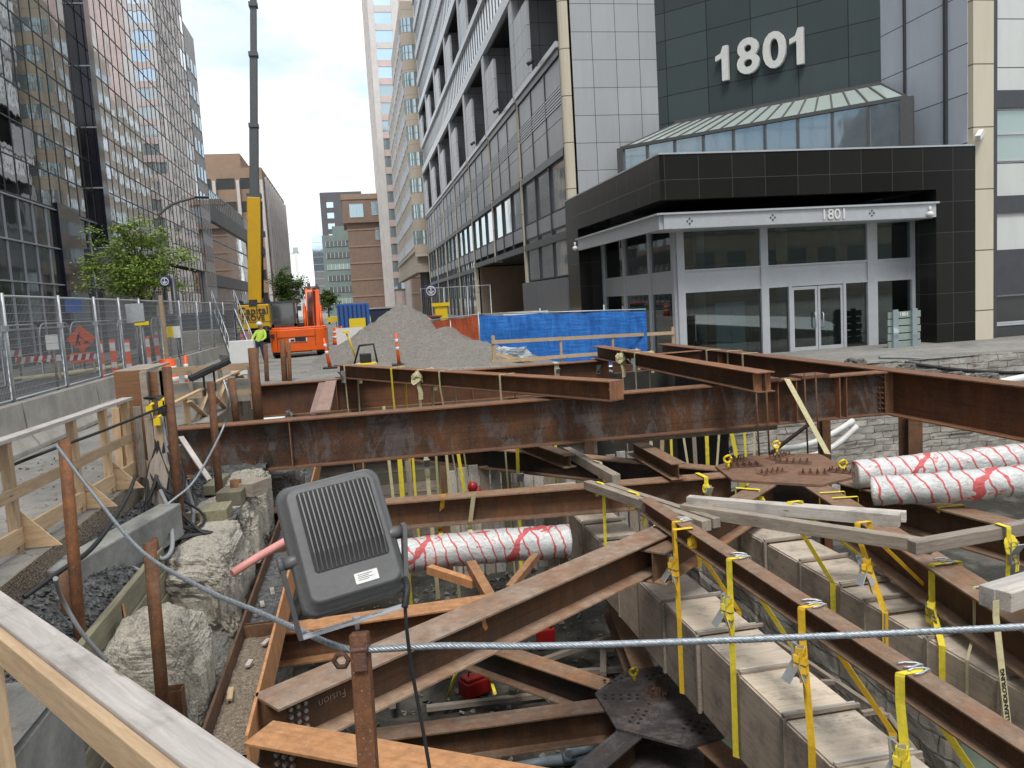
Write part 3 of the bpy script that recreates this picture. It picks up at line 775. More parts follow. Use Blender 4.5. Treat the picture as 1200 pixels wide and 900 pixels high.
# slate wall set across the corner
A0 = V((17.1, YG, 0)); A1 = V((24.8, 35.4, 0)); dA = (A1 - A0).normalized(); nA = V((dA.y, -dA.x, 0))
if nA.y > 0: nA = -nA
LA = (A1 - A0).length
def aw(u, off, z): return A0 + dA * u + nA * off + V((0, 0, z))
m = MB(); m.frame_box(A0, dA, -nA, V((0, 0, 1)), (0, LA), (0, .5), (5.0, 19.3)); 
m.lc = [V(((p - A0).dot(dA), 0, p.z + .6)) for p in m.v]; m.build('slate_wall', 'dark', B)
m = MB(); m.frame_box(A0, dA, -nA, V((0, 0, 1)), (-.1, LA), (-.08, .4), (19.3, 20.2)); m.build('coping', 'tiley', B)
m = MB(); m.frame_box(A0, dA, -nA, V((0, 0, 1)), (0, LA), (1.0, 1.2), (20.2, 24)); m.build('upper_glazing', 'glassd', B)
# 1801 numerals
pn = [pyy(842 + 0, 60, 40)]
def hitA(px, py):
    d = ray(px, py); t = (A0 - CAMPOS).dot(nA) / d.dot(nA); return CAMPOS + d * t
c0 = hitA(857, 74); c1 = hitA(935, 56)
ctr = (hitA(842, 78) + hitA(946, 53)) / 2
def one(o, xd, zd, h, t, mat, parent, dep):
    mb_ = MB(); pts = [(-.30, .60), (-.30, .74), (-.10, .80), (.0, 1.0), (.18, 1.0), (.18, 0), (-.06, 0), (-.06, .66)]
    n_ = V(xd).cross(V(zd)); mb_.prism([V(o) + V(xd) * (a * h * .82) + V(zd) * ((b - .5) * h) + n_ * -dep for a, b in pts], n_ * (2 * dep)); return mb_.build('numeral', mat, parent)
Ln = (hitA(946, 53) - hitA(842, 78)).dot(dA); HN = 1.72
o_ = ctr + nA * .22
one(o_ - dA * (Ln * .415), dA, V((0, 0, 1)), HN, 1, 'white', B, .1); one(o_ + dA * (Ln * .425), dA, V((0, 0, 1)), HN, 1, 'white', B, .1)
text_part('numeral', '8', 2.35, o_ - dA * (Ln * .13), dA, (0, 0, 1), 'white', B, .10, .06); text_part('numeral', '0', 2.35, o_ + dA * (Ln * .165), dA, (0, 0, 1), 'white', B, .10, .06)
# blue-grey metal wall, cream pier, white panelled wing
m = MB(); m.box((24.8, 29.9, 4.5), (25.1, 35.5, 42)); m.build('metal_wall', 'bluew', B)
m = MB(); m.box((24.68, 31.0, 7.0), (24.8, 31.15, 42)); m.box((24.7, 33.6, 7), (24.8, 33.7, 42)); m.build('metal_wall_seam', 'alud', B)
m = MB(); m.box((24.82, 29.6, -1.2), (25.75, 30.6, 42)); m.build('pier', 'cream', B)
m = MB(); m.box((25.75, 29.75, -1.2), (26.05, 30.6, 42)); m.box((26.05, 29.8, 8.6), (40, 30.1, 9.3)); m.box((26.05, 29.85, 4.4), (40, 30.1, 5.1)); m.box((26.05, 29.8, 1.05), (40, 30.1, 2.9)); m.build('wing_frame', 'alud', B)
m = MB(); m.box((26.05, 29.95, 9.3), (40, 30.3, 42)); m.box((26.05, 29.95, 5.1), (40, 30.3, 6.5)); m.box((26.05, 29.95, 2.9), (40, 30.3, 4.4)); m.build('wing_panel', 'whitepan', B)
winbox(B, 26.06, 29.4, 29.9, 0, 6.5, 8.6, 'glassg', 'y', 'alu', 0); winbox(B, 29.4, 34, 29.9, 0, 6.5, 8.6, 'glassg', 'y', 'alu', 0)
m = MB(); m.box((26.1, 29.88, 7.55), (34, 29.97, 7.63)); m.build('transom', 'alu', B)
winbox(B, 26.06, 33, 29.9, 0, -.15, 1.05, 'glassd', 'y', 'alu', 0); winbox(B, 26.06, 33, 29.9, 0, -1.35 + .0, -.17, 'glassd', 'y', 'alu', 0)
m = MB(); m.box((26.05, 29.6, -1.6), (40, 30.4, -1.3)); m.build('wing_plinth', 'granite', B)
# black granite porch, open at the corner
GX0, GX1, GY0, GY1, GZ = 11.46, 24.83, 29.5, 43.5, 7.08
m = MB()
m.box((GX0, GY0, 5.42), (GX1, GY0 + .5, GZ)); m.box((23.05, GY0, -1.3), (GX1, GY0 + .5, 5.42))
m.build('granite_front', 'granite', B)
m = MB(); m.box((GX0, GY0 + .5, 5.42), (GX0 + .5, GY1, GZ)); m.box((GX0, 41.2, -.9), (GX0 + .5, GY1, 5.42)); m.build('granite_side', 'granitey', B)
m = MB(); m.box((GX0 + .5, GY0 + .5, 5.5), (GX1, GY1, 7.0)); m.build('porch_roof', 'granite', B)
m = MB(); m.box((GX0 - .03, GY0 - .03, GZ), (GX1 + .02, GY0 + .53, GZ + .06)); m.box((GX0 - .03, GY0 + .53, GZ), (GX0 + .53, GY1, GZ + .06)); m.build('porch_coping', 'alu', B)
m = MB(); m.box((23.05, GY0 + .5, -1.3), (23.3, 31.1, 5.42)); m.build('granite_return', 'granitey', B)
# glazing recessed inside the porch
YW = 30.9; XW = 12.55
colx = [(12.55, 12.85), (16.1, 16.42), (20.85, 21.3), (22.9, 23.05)]
m = MB()
for a, b_ in colx: m.box((a, YW - .12, -.9), (b_, YW + .2, 4.72))
ZB0, ZB1 = 1.98, 2.75
for (a, b_) in ((12.85, 16.1), (16.42, 20.85), (21.3, 22.9)):
    m.box((a, YW - .05, ZB0), (b_, YW + .12, ZB1))
    for z in (ZB0 - .07, ZB1): m.box((a, YW - .10, z), (b_, YW + .1, z + .07))
    m.box((a, YW - .08, 4.6), (b_, YW + .1, 4.72)); m.box((a, YW - .08, -.88), (b_, YW + .1, -.75))
m.build('entrance_frame', 'alu', B)
for (a, b_) in ((12.85, 16.1), (16.42, 20.85), (21.3, 22.9)):
    m = MB(); m.box((a, YW, ZB1 + .07), (b_, YW + .02, 4.6)); m.build('upper_pane', 'shop', B)
for (a, b_) in ((12.85, 16.1), (16.42, 17.3), (19.85, 20.85), (21.3, 22.9)):
    m = MB(); m.box((a, YW, -.75), (b_, YW + .02, ZB0 - .07)); m.build('lower_pane', 'shop', B)
for a in (17.3, 19.73): 
    m = MB(); m.box((a, YW - .12, -.88), (a + .12, YW + .14, ZB0)); m.build('door_post', 'alu', B)
for s_, (a, b_) in enumerate(((17.43, 18.57), (18.60, 19.72))):
    m = MB(); m.box((a, YW - .08, -.84), (a + .1, YW - .02, 1.88)); m.box((b_ - .1, YW - .08, -.84), (b_, YW - .02, 1.88)); m.box((a + .1, YW - .08, 1.76), (b_ - .1, YW - .02, 1.88)); m.box((a + .1, YW - .08, -.84), (b_ - .1, YW - .02, -.58))
    dr = m.build('door', 'alu', B)
    m = MB(); m.box((a + .1, YW - .06, -.58), (b_ - .1, YW - .04, 1.76)); m.build('pane', 'shop', dr)
    hx = b_ - .16 if s_ == 0 else a + .16
    m = MB(); m.tube([(hx, YW - .1, .15), (hx, YW - .2, .2), (hx, YW - .2, .75), (hx, YW - .1, .8)], .025, 6); m.build('handle', 'galv', dr)
# side glazing
m = MB(); sy = [30.95, 33.6, 37.0, 40.3]
for y in sy: m.box((XW - .1, y, -.8), (XW + .15, y + .28, 4.72))
for i in range(3):
    a, b_ = sy[i] + .28, sy[i + 1]
    m.box((XW - .04, a, ZB0), (XW + .1, b_, ZB1)); m.box((XW - .08, a, 4.6), (XW + .1, b_, 4.72)); m.box((XW - .08, a, ZB0 - .07), (XW + .1, b_, ZB0)); m.box((XW - .08, a, ZB1), (XW + .1, b_, ZB1 + .07))
m.build('side_frame', 'alu', B)
for i in range(3):
    a, b_ = sy[i] + .28, sy[i + 1]
    m = MB(); m.box((XW, a, ZB1 + .07), (XW + .02, b_, 4.6)); m.build('side_upper_pane', 'shop', B)
    m = MB(); m.box((XW, a, -.7), (XW + .02, b_, ZB0 - .07)); m.build('side_lower_pane', 'shop', B)
m = MB(); m.box((GX0 + .5, 40.6, -.9), (XW + .5, 41.2, 5.4)); m.build('porch_end', 'granite', B)
# canopy band
m = MB(); m.box((GX0 + .05, GY0 - .12, 4.33), (22.95, GY0 + .02, 4.86)); m.box((GX0 - .12, GY0 - .2, 4.86), (23.05, GY0 + .35, 4.93))
m.box((GX0 - .1, GY0 - .02, 4.33), (GX0 + .05, 40.9, 4.86)); m.box((GX0 - .2, GY0 - .12, 4.863), (GX0 + .3, 41.0, 4.933)); m.box((GX0 + .05, GY0 + .02, 4.30), (22.9, YW, 4.34))
cn = m.build('canopy', 'alu', B)
tx = pyy(977, 248, GY0 - .13)
text_part('small_numerals', '1801', .56, V((tx.x, GY0 - .15, 4.60)), (1, 0, 0), (0, 0, 1), 'white', cn, .015, .004)
for px in (667, 730, 805):  # little cross bosses
    q = pyy(808 + (px - 667) * 1.55, 255, GY0 - .13)
    for dx, dz in ((0, .09), (0, -.09), (.09, 0), (-.09, 0)):
        m = MB(); m.box((q.x + dx - .03, GY0 - .14, 4.59 + dz - .03), (q.x + dx + .03, GY0 - .12, 4.59 + dz + .03)); m.build('boss', 'alud', cn)
# lobby seen through the glass
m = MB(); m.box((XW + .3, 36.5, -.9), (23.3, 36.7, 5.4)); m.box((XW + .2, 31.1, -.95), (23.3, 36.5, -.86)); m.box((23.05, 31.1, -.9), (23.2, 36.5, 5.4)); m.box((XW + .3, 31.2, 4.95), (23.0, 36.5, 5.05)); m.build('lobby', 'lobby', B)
m = MB(); 
for x in (15.0, 19.0, 21.6): m.box((x, 34.5, -.9), (x + .35, 34.9, 4.9))
for z in (.4, 3.0): m.box((13, 36.3, z), (23, 36.45, z + .12))
m.build('lobby_column', 'alu', B)
# glazed lean-to over the porch
q0 = hitA(735, 170); 
OFF = 2.6
def bayp(u, z): return A0 + dA * u + nA * OFF + V((0, 0, z))
def hitB(px, py):
    d = ray(px, py); t = (A0 + nA * OFF - CAMPOS).dot(nA) / d.dot(nA); return CAMPOS + d * t
ul = (hitB(733, 172) - A0).dot(dA); ur = (hitB(1063, 112) - A0).dot(dA); zt = hitB(900, 143).z
zr = hitA(900, 124).z
uL = min(ul, -1.0)
m = MB(); npan = 9
m.add([bayp(uL, GZ - .4), bayp(ur, GZ - .4), bayp(ur, zt), bayp(uL, zt)], [(0, 1, 2, 3)]); m.build('bay_glazing', 'glassb', B)
m = MB(); m.add([bayp(uL, zt), bayp(ur, zt), aw(LA, .05, zr), aw(uL + 2.2, .05, zr)], [(0, 1, 2, 3)]); m.build('bay_roof', 'glassr', B)
m = MB()
for j in range(npan + 1):
    u = uL + (ur - uL) * j / npan
    m.board(bayp(u, GZ - .4), bayp(u, zt), .12, .16, up=nA)
m.board(bayp(uL, zt), bayp(ur, zt), .22, .16); m.board(aw(uL + 2, .1, zr), aw(LA, .1, zr), .15, .2)
for j in range(2 * npan + 1):
    u = uL + (ur - uL) * j / (2 * npan)
    m.board(bayp(u, zt + .02), aw(min(LA, uL + 2.2 + (LA - uL - 2.2) * j / (2 * npan)), .08, zr + .02), .07, .07)
m.board(bayp(ur, GZ - .3), bayp(ur, zt), .5, .3, up=nA); m.board(bayp(uL, GZ - .3), bayp(uL, zt), .35, .3, up=nA)
m.build('bay_frame', 'dgrey', B)
m = MB(); m.add([bayp(ur, GZ - .4), aw(LA, .1, GZ - .4), aw(LA, .1, zr), bayp(ur, zt)], [(0, 1, 2, 3)]); m.build('bay_end', 'glassg', B)
# sill slab in front of the doors and forecourt steps
m = MB(); m.box((12.0, 29.0, -1.3), (23.6, 30.8, -.9)); m.box((20.6, 28.2, -1.3), (24.9, 29.0, -.98)); m.build('door_sill', 'conc', B)
# garage recess soffit / far wall
m = MB(); m.box((XF + .5, YG + PER * 2.95, -.8), (18, YG + PER * 3, 5.3)); m.build('garage_wall', 'brick2', B)

# totem sign by the doors
c = pyy(1058, 384, 29.0)
T = thing('totem_sign', 'stacked glass slat totem sign reading 1801 beside the entrance doors', 'sign', (c.x, 29.0, -.75))
m = MB(); m.box((c.x - .95, 28.7, -.98), (c.x + 1.0, 29.25, -.75)); m.build('base', 'conc', T, bevel=.02)
for k in range(5):
    m = MB(); z = -.72 + k * .29; m.box((c.x - .68 - .02 * (k % 2), 28.94, z), (c.x + .72 + .03 * ((k + 1) % 2), 29.0, z + .25)); m.build('slat', 'glassg', T)
for x in (-.42, .42):
    m = MB(); m.box((c.x + x - .11, 28.83, -.75), (c.x + x + .11, 28.92, .78)); m.build('post', 'glassl', T)
text_part('numerals', '1801', .2, V((c.x, 28.92, .57)), (1, 0, 0), (0, 0, 1), 'white', T, .008, .004)
# wall camera lamps
for (px, py, y, lb) in ((1090, 251, 29.3, 'white dome lamp at the right end of the canopy band'), (674, 291, 40.8, 'white dome lamp at the left end of the canopy band')):
    q = pyy(px, py, y); m = MB(); m.sphere(q, (.14, .14, .12)); m.tube([q + V((0, 0, .1)), q + V((0, 0, .3))], .05, 6); m.build('dome_lamp', 'white', label=lb, cat='lamp')
q = pyy(1148, 158, 29.4)
root = thing('security_camera', 'white security camera on the cream pier beside the white wing', 'camera', q)
m = MB(); m.frame_box(q, V((-.7, -.5, -.5)).normalized(), V((.58, -.81, 0)), V((-.4, -.29, .86)), (-.3, .3), (-.1, .1), (-.1, .1)); m.build('camera_body', 'white', root)
m = MB(); m.tube([q + V((.1, .2, .1)), q + V((.35, .3, .35)), q + V((.4, .3, .6))], .04, 6); m.build('bracket', 'alud', root)

# light-blue panel standing inside
m = MB(); m.box((14.2, 31.0, -.86), (14.84, 31.06, 1.42)); m.box((14.87, 31.0, -.86), (15.45, 31.06, 1.43)); m.build('display_panel', 'bluehose', label='pale blue folding panel standing inside the entrance glass', cat='panel')
for (x, lb) in ((13.5, 'potted plant with bare stems inside the left entrance pane'), (16.0, 'potted plant inside the glass beside the pale blue panel')):
    root = thing('potted_plant', lb, 'plant', (x, 31.7, -.86))
    m = MB(); m.tube([(x, 31.7, -.86), (x, 31.7, -.4)], [.18, .24], 10); m.build('pot', 'white', root)
    m = MB()
    for k in range(26):
        a = random.random() * 6.28; rr = random.uniform(.05, .45); z = -.35 + random.random() * .5
        p = V((x + rr * math.cos(a), 31.7 + .5 * rr * math.sin(a), z)); d = V((random.uniform(-.1, .1), random.uniform(-.1, .1), random.uniform(-.1, .1)))
        m.add([p, p + V((.1, 0, .05)) + d, p + V((.02, .05, .14)) + d], [(0, 1, 2)])
    m.build('foliage', 'leafp', root)
    m = MB()
    for k in range(5): m.tube([(x, 31.7, -.4), (x + random.uniform(-.4, .4), 31.7 + random.uniform(-.1, .1), .9 + random.random() * .4)], .012, 4)
    m.build('stem', 'wtan', root)

# ---- the block behind the viewpoint: seen only as a reflection in the bay glazing and doors
OB = thing('stone_office_block', 'grey stone office block behind the viewpoint, seen mirrored in the entrance glazing', 'building', (30, -30, 0))
m = MB(); m.box((2, -60, 0), (75, -32, 34)); m.build('wall', 'beigex', OB)
for k in range(7):
    m = MB(); m.box((3, -32, 4 + k * 4.3), (74, -31.9, 6.2 + k * 4.3)); sw = m.build('strip_window', 'glassd', OB)
    m = MB()
    for j in range(18): m.box((3 + j * 4, -31.9, 4 + k * 4.3), (4.6 + j * 4, -31.8, 6.2 + k * 4.3))
    m.build('stone_mullion', 'beigex', sw)
# ---- beige building with corner bay windows
BB = thing('beige_building', 'beige precast building with curved corner bay windows beyond the grey facade', 'building', (XF, 135, 0))
m = MB(); m.box((10.4, 134.5, 8), (34, 166, 49.5)); m.box((10.4, 166, 8), (34, 192, 44)); m.build('wall', 'beige', BB)
m = MB(); m.box((10.7, 134.9, 0), (34, 191.8, 8)); m.build('ground_storey', 'glassd', BB)
m = MB(); m.box((10.1, 134.2, 7.2), (34, 191, 8.6)); m.box((10.1, 134.2, 10.6), (34, 191, 11.0)); m.build('cornice', 'beigex', BB)
for k in range(9):
    z = 11.6 + k * 4.1
    if z > 46: break
    m = MB(); pts = []
    for a in range(9):
        an = math.pi + math.pi * a / 16
        pts.append(V((11.8 + 1.7 * math.cos(an), 134.6 + 1.3 * math.sin(an), z)))
    pts += [V((17.5, 133.3, z)), V((17.5, 134.6, z))]
    m.prism(pts, (0, 0, 2.2)); by = m.build('bay_window', 'glassl', BB)
    m = MB()
    for (zz, hh) in ((z - 1.9, 1.9), (z + 1.05, .08), (z + .0, .08)): m.prism([V((p.x * 1.002 - .05, p.y - .04, zz)) for p in pts], (0, 0, hh))
    m.build('spandrel', 'beigex' if True else '', by)
    m = MB()
    for a in (0, 2, 4, 6, 8): m.box((pts[a].x - .08, pts[a].y - .08, z), (pts[a].x + .06, pts[a].y + .06, z + 2.2))
    for x in (14.0, 15.2, 16.4): m.box((x, 133.2, z), (x + .1, 133.3, z + 2.2))
    m.build('mullion', 'greengl', by)
    for j in range(6):
        y = 137.5 + j * 4.8
        winbox(BB, 10.4, 0, y, y + 3.4, z, z + 2.2, 'glassl' if (j + k) % 3 else 'glassb', 'x', 'alu', 2, .12)
    if k < 8:
        for j in range(4):
            y = 168.5 + j * 5.8
            winbox(BB, 10.4, 0, y, y + 3.8, z, z + 2.0, 'glassl', 'x', 'alu', 1, .12)
# ---- pale tower with pink glass
TT = thing('pale_tower', 'tall pale tower with white piers and pink granite bands rising beyond the beige building', 'tower', (8, 200, 0))
m = MB(); m.box((8.6, 200.5, 0), (34, 236, 95)); m.build('wall', 'pinkt', TT)
m = MB()
for (a, b_) in ((8.0, 9.4), (13.4, 15.2), (20, 21.5), (26, 27.5)): m.box((a, 199.8, 0), (b_, 201.2, 96))
for y in (208, 216, 224, 234): m.box((7.9, y, 0), (8.8, y + 1.8, 96))
m.build('pier', 'tower', TT)
for k in range(22):
    z = 6 + k * 4.1
    m = MB(); m.box((9.4, 200.2, z), (13.4, 200.45, z + 2.6)); wn_ = m.build('window', 'glassb' if k > 11 else 'glassl', TT)
    m = MB(); m.box((9.4, 200.0, z + 2.6), (13.4, 200.3, z + 4.1)); m.build('spandrel', 'tower' if k > 12 else 'pinkt', TT)
for k in range(20):
    z = 6 + k * 4.1
    m = MB(); m.box((8.45, 202, z), (8.55, 233, z + 2.3)); m.build('side_window', 'glassd', TT)
# ---- brown brick slab closing the street
BR = thing('brown_building', 'brown brick building closing the end of the street', 'building', (4, 230, 0))
m = MB(); m.box((-.6, 230, 0), (9.5, 250, 25)); m.box((-1.6, 229, 25), (9.5, 250, 31.5)); m.build('wall', 'brick', BR)
m = MB(); m.box((-1.8, 228.8, 31.2), (9.6, 250, 32.6))
for z in (5, 9.5, 14, 18.5, 23): m.box((-.7, 229.85, z), (9.5, 230, z + .4))
m.build('brick_course', 'brick2', BR)
for (a, b_, z, h) in ((.3, 4.0, 26.4, 3.6), (6.2, 9.3, 26.8, 3.6), (6.8, 9.3, 20.2, 3.4)): winbox(BR, a, b_, 228.9 if z > 24 else 229.9, 0, z, z + h, 'glassl', 'y', 'alu', 1)
# ---- grey tower
GT = thing('grey_tower', 'dark grey high-rise with a column of square windows at the far end of the street', 'tower', (-3, 300, 0))
m = MB(); m.box((-9.5, 300, 0), (5, 325, 43)); m.build('wall', 'darkgrey', GT)
for k in range(9): winbox(GT, -7.4, -5.0, 299.9, 0, 8 + k * 3.7, 10 + k * 3.7, 'glassb', 'y', 'alu', 0)
# ---- green-grey office
GO = thing('green_building', 'pale green banded office block left of the brown building', 'building', (-5, 260, 0))
m = MB(); m.box((-8.6, 260, 0), (0, 280, 24.6)); m.box((-5.4, 262, 24.6), (0, 280, 27.5)); m.build('wall', 'greengl', GO)
for k in range(6):
    m = MB(); m.box((-7.6, 259.85, 3.6 + k * 3.5), (-.5, 259.98, 5.3 + k * 3.5)); sw = m.build('strip_window', 'glassd' if k % 3 else 'glassg', GO)
    m = MB()
    for j in range(6): m.box((-7.6 + j * 1.2, 259.75, 3.6 + k * 3.5), (-7.5 + j * 1.2, 259.85, 5.3 + k * 3.5))
    m.build('mullion', 'white', sw)
# ---- blue glass tower
BG = thing('blue_glass_tower', 'pale blue glass tower with a slanted roof in the far distance', 'tower', (-15, 400, 0))
m = MB(); m.prism([(-18, 400, 0), (-10.5, 400, 0), (-10.5, 400, 39), (-13, 400, 38.4), (-18, 400, 35.8)], (0, 16, 0)); m.build('curtain_wall', 'glassb', BG)
m = MB(); 
for k in range(10): m.box((-18.02, 399.9, 3 + k * 3.4), (-10.5, 399.98, 3.15 + k * 3.4))
m.build('floor_line', 'alu', BG)
# ---- far white block between trees
FW = thing('white_block', 'small white office block above the trees at the far left of the street', 'building', (-26, 330, 0))
m = MB(); m.box((-35, 330, 0), (-20.5, 345, 14.2)); m.build('wall', 'white', FW)
for k in range(4):
    m = MB(); m.box((-34.5, 329.85, 2.4 + k * 3), (-20.9, 329.98, 4.1 + k * 3)); m.build('strip_window', 'glassd', FW)

# ---- left: tan stepped building
LB = thing('tan_building', 'tan precast office building with projecting ribs behind the crane', 'building', (-20, 150, 0))
m = MB(); m.box((-40, 150, 0), (-14.2, 196, 27.2)); m.box((-40, 152, 27.2), (-17.8, 190, 30.0)); m.build('wall', 'brick2', LB)
for k in range(6):
    z = 4 + k * 3.95
    for j in range(4):
        x = -30 + j * 3.9
        winbox(LB, x + .4, x + 3.4, 149.9, 0, z, z + 1.7, 'glassd', 'y', 'alud', 1, .1)
    m = MB(); m.box((-14.2 - .02, 153, z), (-14.12, 193, z + 1.6)); m.build('side_strip_window', 'glassd', LB)
m = MB()
for j in range(5): m.box((-30.2 + j * 3.9, 149.2, 0), (-29.7 + j * 3.9, 149.9, 25))
for y in range(153, 194, 4): m.box((-14.15, y, 0), (-13.7, y + .8, 26))
m.build('rib', 'tower', LB)
# ---- left: glass mid-rise with concrete frame
MG = thing('glass_midrise', 'mid-rise with grey concrete bands, green glass corner and roof terrace left of the crane', 'building', (-16, 101, 0))
m = MB(); m.box((-30, 101.5, 0), (-16.2, 139, 14.8)); m.build('glass_body', 'mirror', MG)
m = MB()
for (a, b_) in ((13.4, 15.3), (5.6, 7.0)):
    m.box((-30, 101, a), (-15.9, 139.4, b_))
m.box((-18.2, 101.0, 0), (-16.0, 101.6, 5.6)); m.box((-16.4, 138, 0), (-15.95, 139.3, 14.6))
m.build('concrete_band', 'midband', MG)
m = MB(); m.box((-18.0, 100.95, 7.0), (-16.1, 101.45, 13.4)); m.box((-17.2, 100.9, 0), (-16.3, 101.0, 5.6)); m.build('green_glass_corner', 'glassg', MG)
m = MB()
for z in (8.4, 10.0, 11.6): m.box((-22, 101.2, z), (-18.1, 101.5, z + .6))
m.build('louvre_shelf', 'wtan', MG)
m = MB()
for j in range(19): m.box((-16.12, 102 + j * 2, .4), (-16.0, 102.12 + j * 2, 5.6))
for z in (2.2, 3.9, 9.2, 11.2): m.box((-16.14, 102, z), (-16.02, 138, z + .1))
m.build('mullion', 'alu', MG)
m = MB()
for j in range(24): m.box((-15.98, 101.2 + j * 1.6, 15.3), (-15.9, 101.3 + j * 1.6, 17.0))
m.box((-16, 101.1, 16.95), (-15.9, 139, 17.05)); m.build('terrace_rail', 'alu', MG)
m = MB(); m.box((-15.97, 101.2, 15.35), (-15.94, 139, 16.95)); m.build('terrace_screen', 'shop', MG)
# ---- left: white banded tower
WT = thing('white_banded_tower', 'white tower with narrow window bands beyond the mirrored facade', 'tower', (-16, 95, 0))
m = MB(); m.box((-40, 94, 0), (-15.7, 101, 33.4)); m.build('wall', 'tower', WT)
for k in range(10):
    for j in range(3):
        y = 95 + j * 2.0
        winbox(WT, -15.62, 0, y, y + 1.5, 2.6 + k * 2.9, 4.2 + k * 2.9, 'glassl', 'x', 'alu', 0, .06)
        
# ---- left: mirrored glass building
XL = -16.0
ML = thing('mirror_glass_building', 'mirror glass office building along the left side reflecting the street', 'building', (XL, 10, 0))
m = MB(); m.box((-50, -10, 0), (XL - .25, 93.6, 52)); m.build('core', 'void', ML)
def mirror_run(x, y0, y1, z0, z1, py_, pz_, nm, mt='mirror'):
    """panes tilted by fractions of a degree, as real mirror glass is"""
    m = MB(); ny = max(1, round((y1 - y0) / py_)); nz_ = max(1, round((z1 - z0) / pz_))
    for i in range(ny):
        for j in range(nz_):
            a = y0 + (y1 - y0) * i / ny; b_ = y0 + (y1 - y0) * (i + 1) / ny; c_ = z0 + (z1 - z0) * j / nz_; d_ = z0 + (z1 - z0) * (j + 1) / nz_
            t1 = random.uniform(-.004, .004); t2 = random.uniform(-.004, .004)
            m.add([V((x + t1, a, c_)), V((x - t1, b_, c_)), V((x - t1 + t2, b_, d_)), V((x + t1 + t2, a, d_))], [(3, 2, 1, 0)])
    gl = m.build(nm, mt, ML)
    m = MB()
    for i in range(ny + 1):
        a = y0 + (y1 - y0) * i / ny; m.box((x - .05, a - .025, z0), (x + .03, a + .025, z1))
    for j in range(nz_ + 1):
        c_ = z0 + (z1 - z0) * j / nz_; m.box((x - .049, y0, c_ - .03), (x + .032, y1, c_ + .03))
    m.build('mullion', 'alud', gl)
mirror_run(XL, 8, 57.6, 8.6, 52, 1.55, 1.9, 'upper_glazing', 'mirror2')
mirror_run(XL + .5, 58.9, 93.5, 6.9, 52, 1.55, 1.9, 'bay_glazing')
m = MB(); m.box((XL - .2, 57.7, 6.9), (XL + .62, 58.9, 52)); sb = m.build('black_glass_pilaster', 'mirdark', ML)
for k in range(12):
    m = MB(); m.box((XL - .1, 57.62, 6.9 + k * 3.8), (XL + .64, 57.7, 6.98 + k * 3.8)); m.build('joint', 'alu', sb)
mirror_run(XL, 60.3, 93.5, 0, 6.9, 1.55, 2.3, 'street_glazing')
m = MB()
for i in range(27):
    y = 8 + i * 1.85; m.box((XL - .06, y, 0), (XL + .03, y + .045, 8.55))
for z in (4.3, 6.3, 8.45, 2.0): m.box((XL - .05, 8, z), (XL + .07, 57.6, z + .07))
fr = m.build('street_frame', 'alu', ML)
m = MB(); m.box((XL - .12, 8, 0), (XL - .06, 57.6, 8.5)); m.build('street_glass', 'glassd', fr)
m = MB(); m.box((XL - .1, 50.2, 0), (XL + .16, 53.8, 8.9)); m.build('dark_entrance_glass', 'mirdark', ML)
m = MB(); m.box((XL - .1, 57.7, 0), (XL + .95, 60.2, 6.9)); m.build('stone_pier', 'midband', ML)
# ================================================================ GIRDERS
GT_ = .15
def gz(px, py, z=GT_): return pz(px, py, z)
# main girder across the picture
yg1 = 15.35
ga = V((-3.35, 15.45, GT_)); gb = V((10.62, 15.25, GT_))
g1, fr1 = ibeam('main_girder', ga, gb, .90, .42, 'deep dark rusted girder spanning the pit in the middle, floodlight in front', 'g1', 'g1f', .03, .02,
                stiff=(2.0, 11.55 - .0, 11.95, 12.9, 13.05), cat='girder', group=None)
# back girder
g3, _ = ibeam('back_girder', (-2.9, 23.4, GT_), (7.2, 23.2, GT_), .90, .42, 'rusted girder at the back edge of the pit below the sand heap', 'g2', 'g1f', .03, .02, stiff=(2.2, 6), cat='girder')
# side girder running toward the camera at right
g2, fr2 = ibeam('side_girder', (10.85, 28.3, GT_), (11.05, 3.5, GT_), .94, .44, 'long rusted girder along the right side of the pit in front of the entrance', 'g2', 'g1f', .03, .02, stiff=(12.7, 12.95, 5.0), cat='girder', bolts=2 and [12.75])
for k in range(7):
    for sx in (0, .07): m = MB(); m.tube([(10.60 - sx, 15.24, GT_ - .12 - k * .11), (10.60 - sx, 15.19, GT_ - .12 - k * .11)], .022, 6, sm=False); m.build('bolt', 'bolt', g1)
# cross beam near far end of the side girder
ibeam('cross_beam', (7.6, 24.1, .13), (10.55, 24.3, .13), .5, .3, 'short rusted cross beam meeting the far end of the side girder', 'g2', 'g1f', .02, .014)
# beams lying on the girders
b1, frb1 = ibeam('loose_beam', pz(398, 427, .56), pz(722, 446, .56), .36, .36, 'rusted beam lying slantwise over both girders at centre, cream slings round it', 'brn', 'g1f', .022, .014, stiff=(10.75,), group='beams laid over the girders')
b2, frb2 = ibeam('loose_beam', pz(700, 405, .56), pz(897, 436, .56), .36, .36, 'rusted beam lying over the main girder at right, teal paint spot and knotted sling', 'brn', 'g1f', .022, .014, stiff=(10.1,), group='beams laid over the girders')
m = MB(); m.sphere(frb1[0] + frb1[1] * (frb1[4] - .12) + frb1[2] * -.02 + V((0, 0, -.16)), (.05, .02, .03), 8, 6); m.build('paint_mark', 'galv', b1)
m = MB(); q = pyy(842, 461, 15.12); m.box((q.x - .12, 15.345, q.z - .14), (q.x + .12, 15.352, q.z + .12))
M['teal'] = plain('teal paint mark', (.03, .16, .16), .6, 0, .3, 20)
m = MB(); m.prism([(q.x - .1, 15.31, q.z - .1), (q.x + .1, 15.31, q.z - .12), (q.x + .08, 15.31, q.z + .08), (q.x - .05, 15.31, q.z + .12)], (0, .012, 0)); m.build('paint_mark', 'teal', g1)

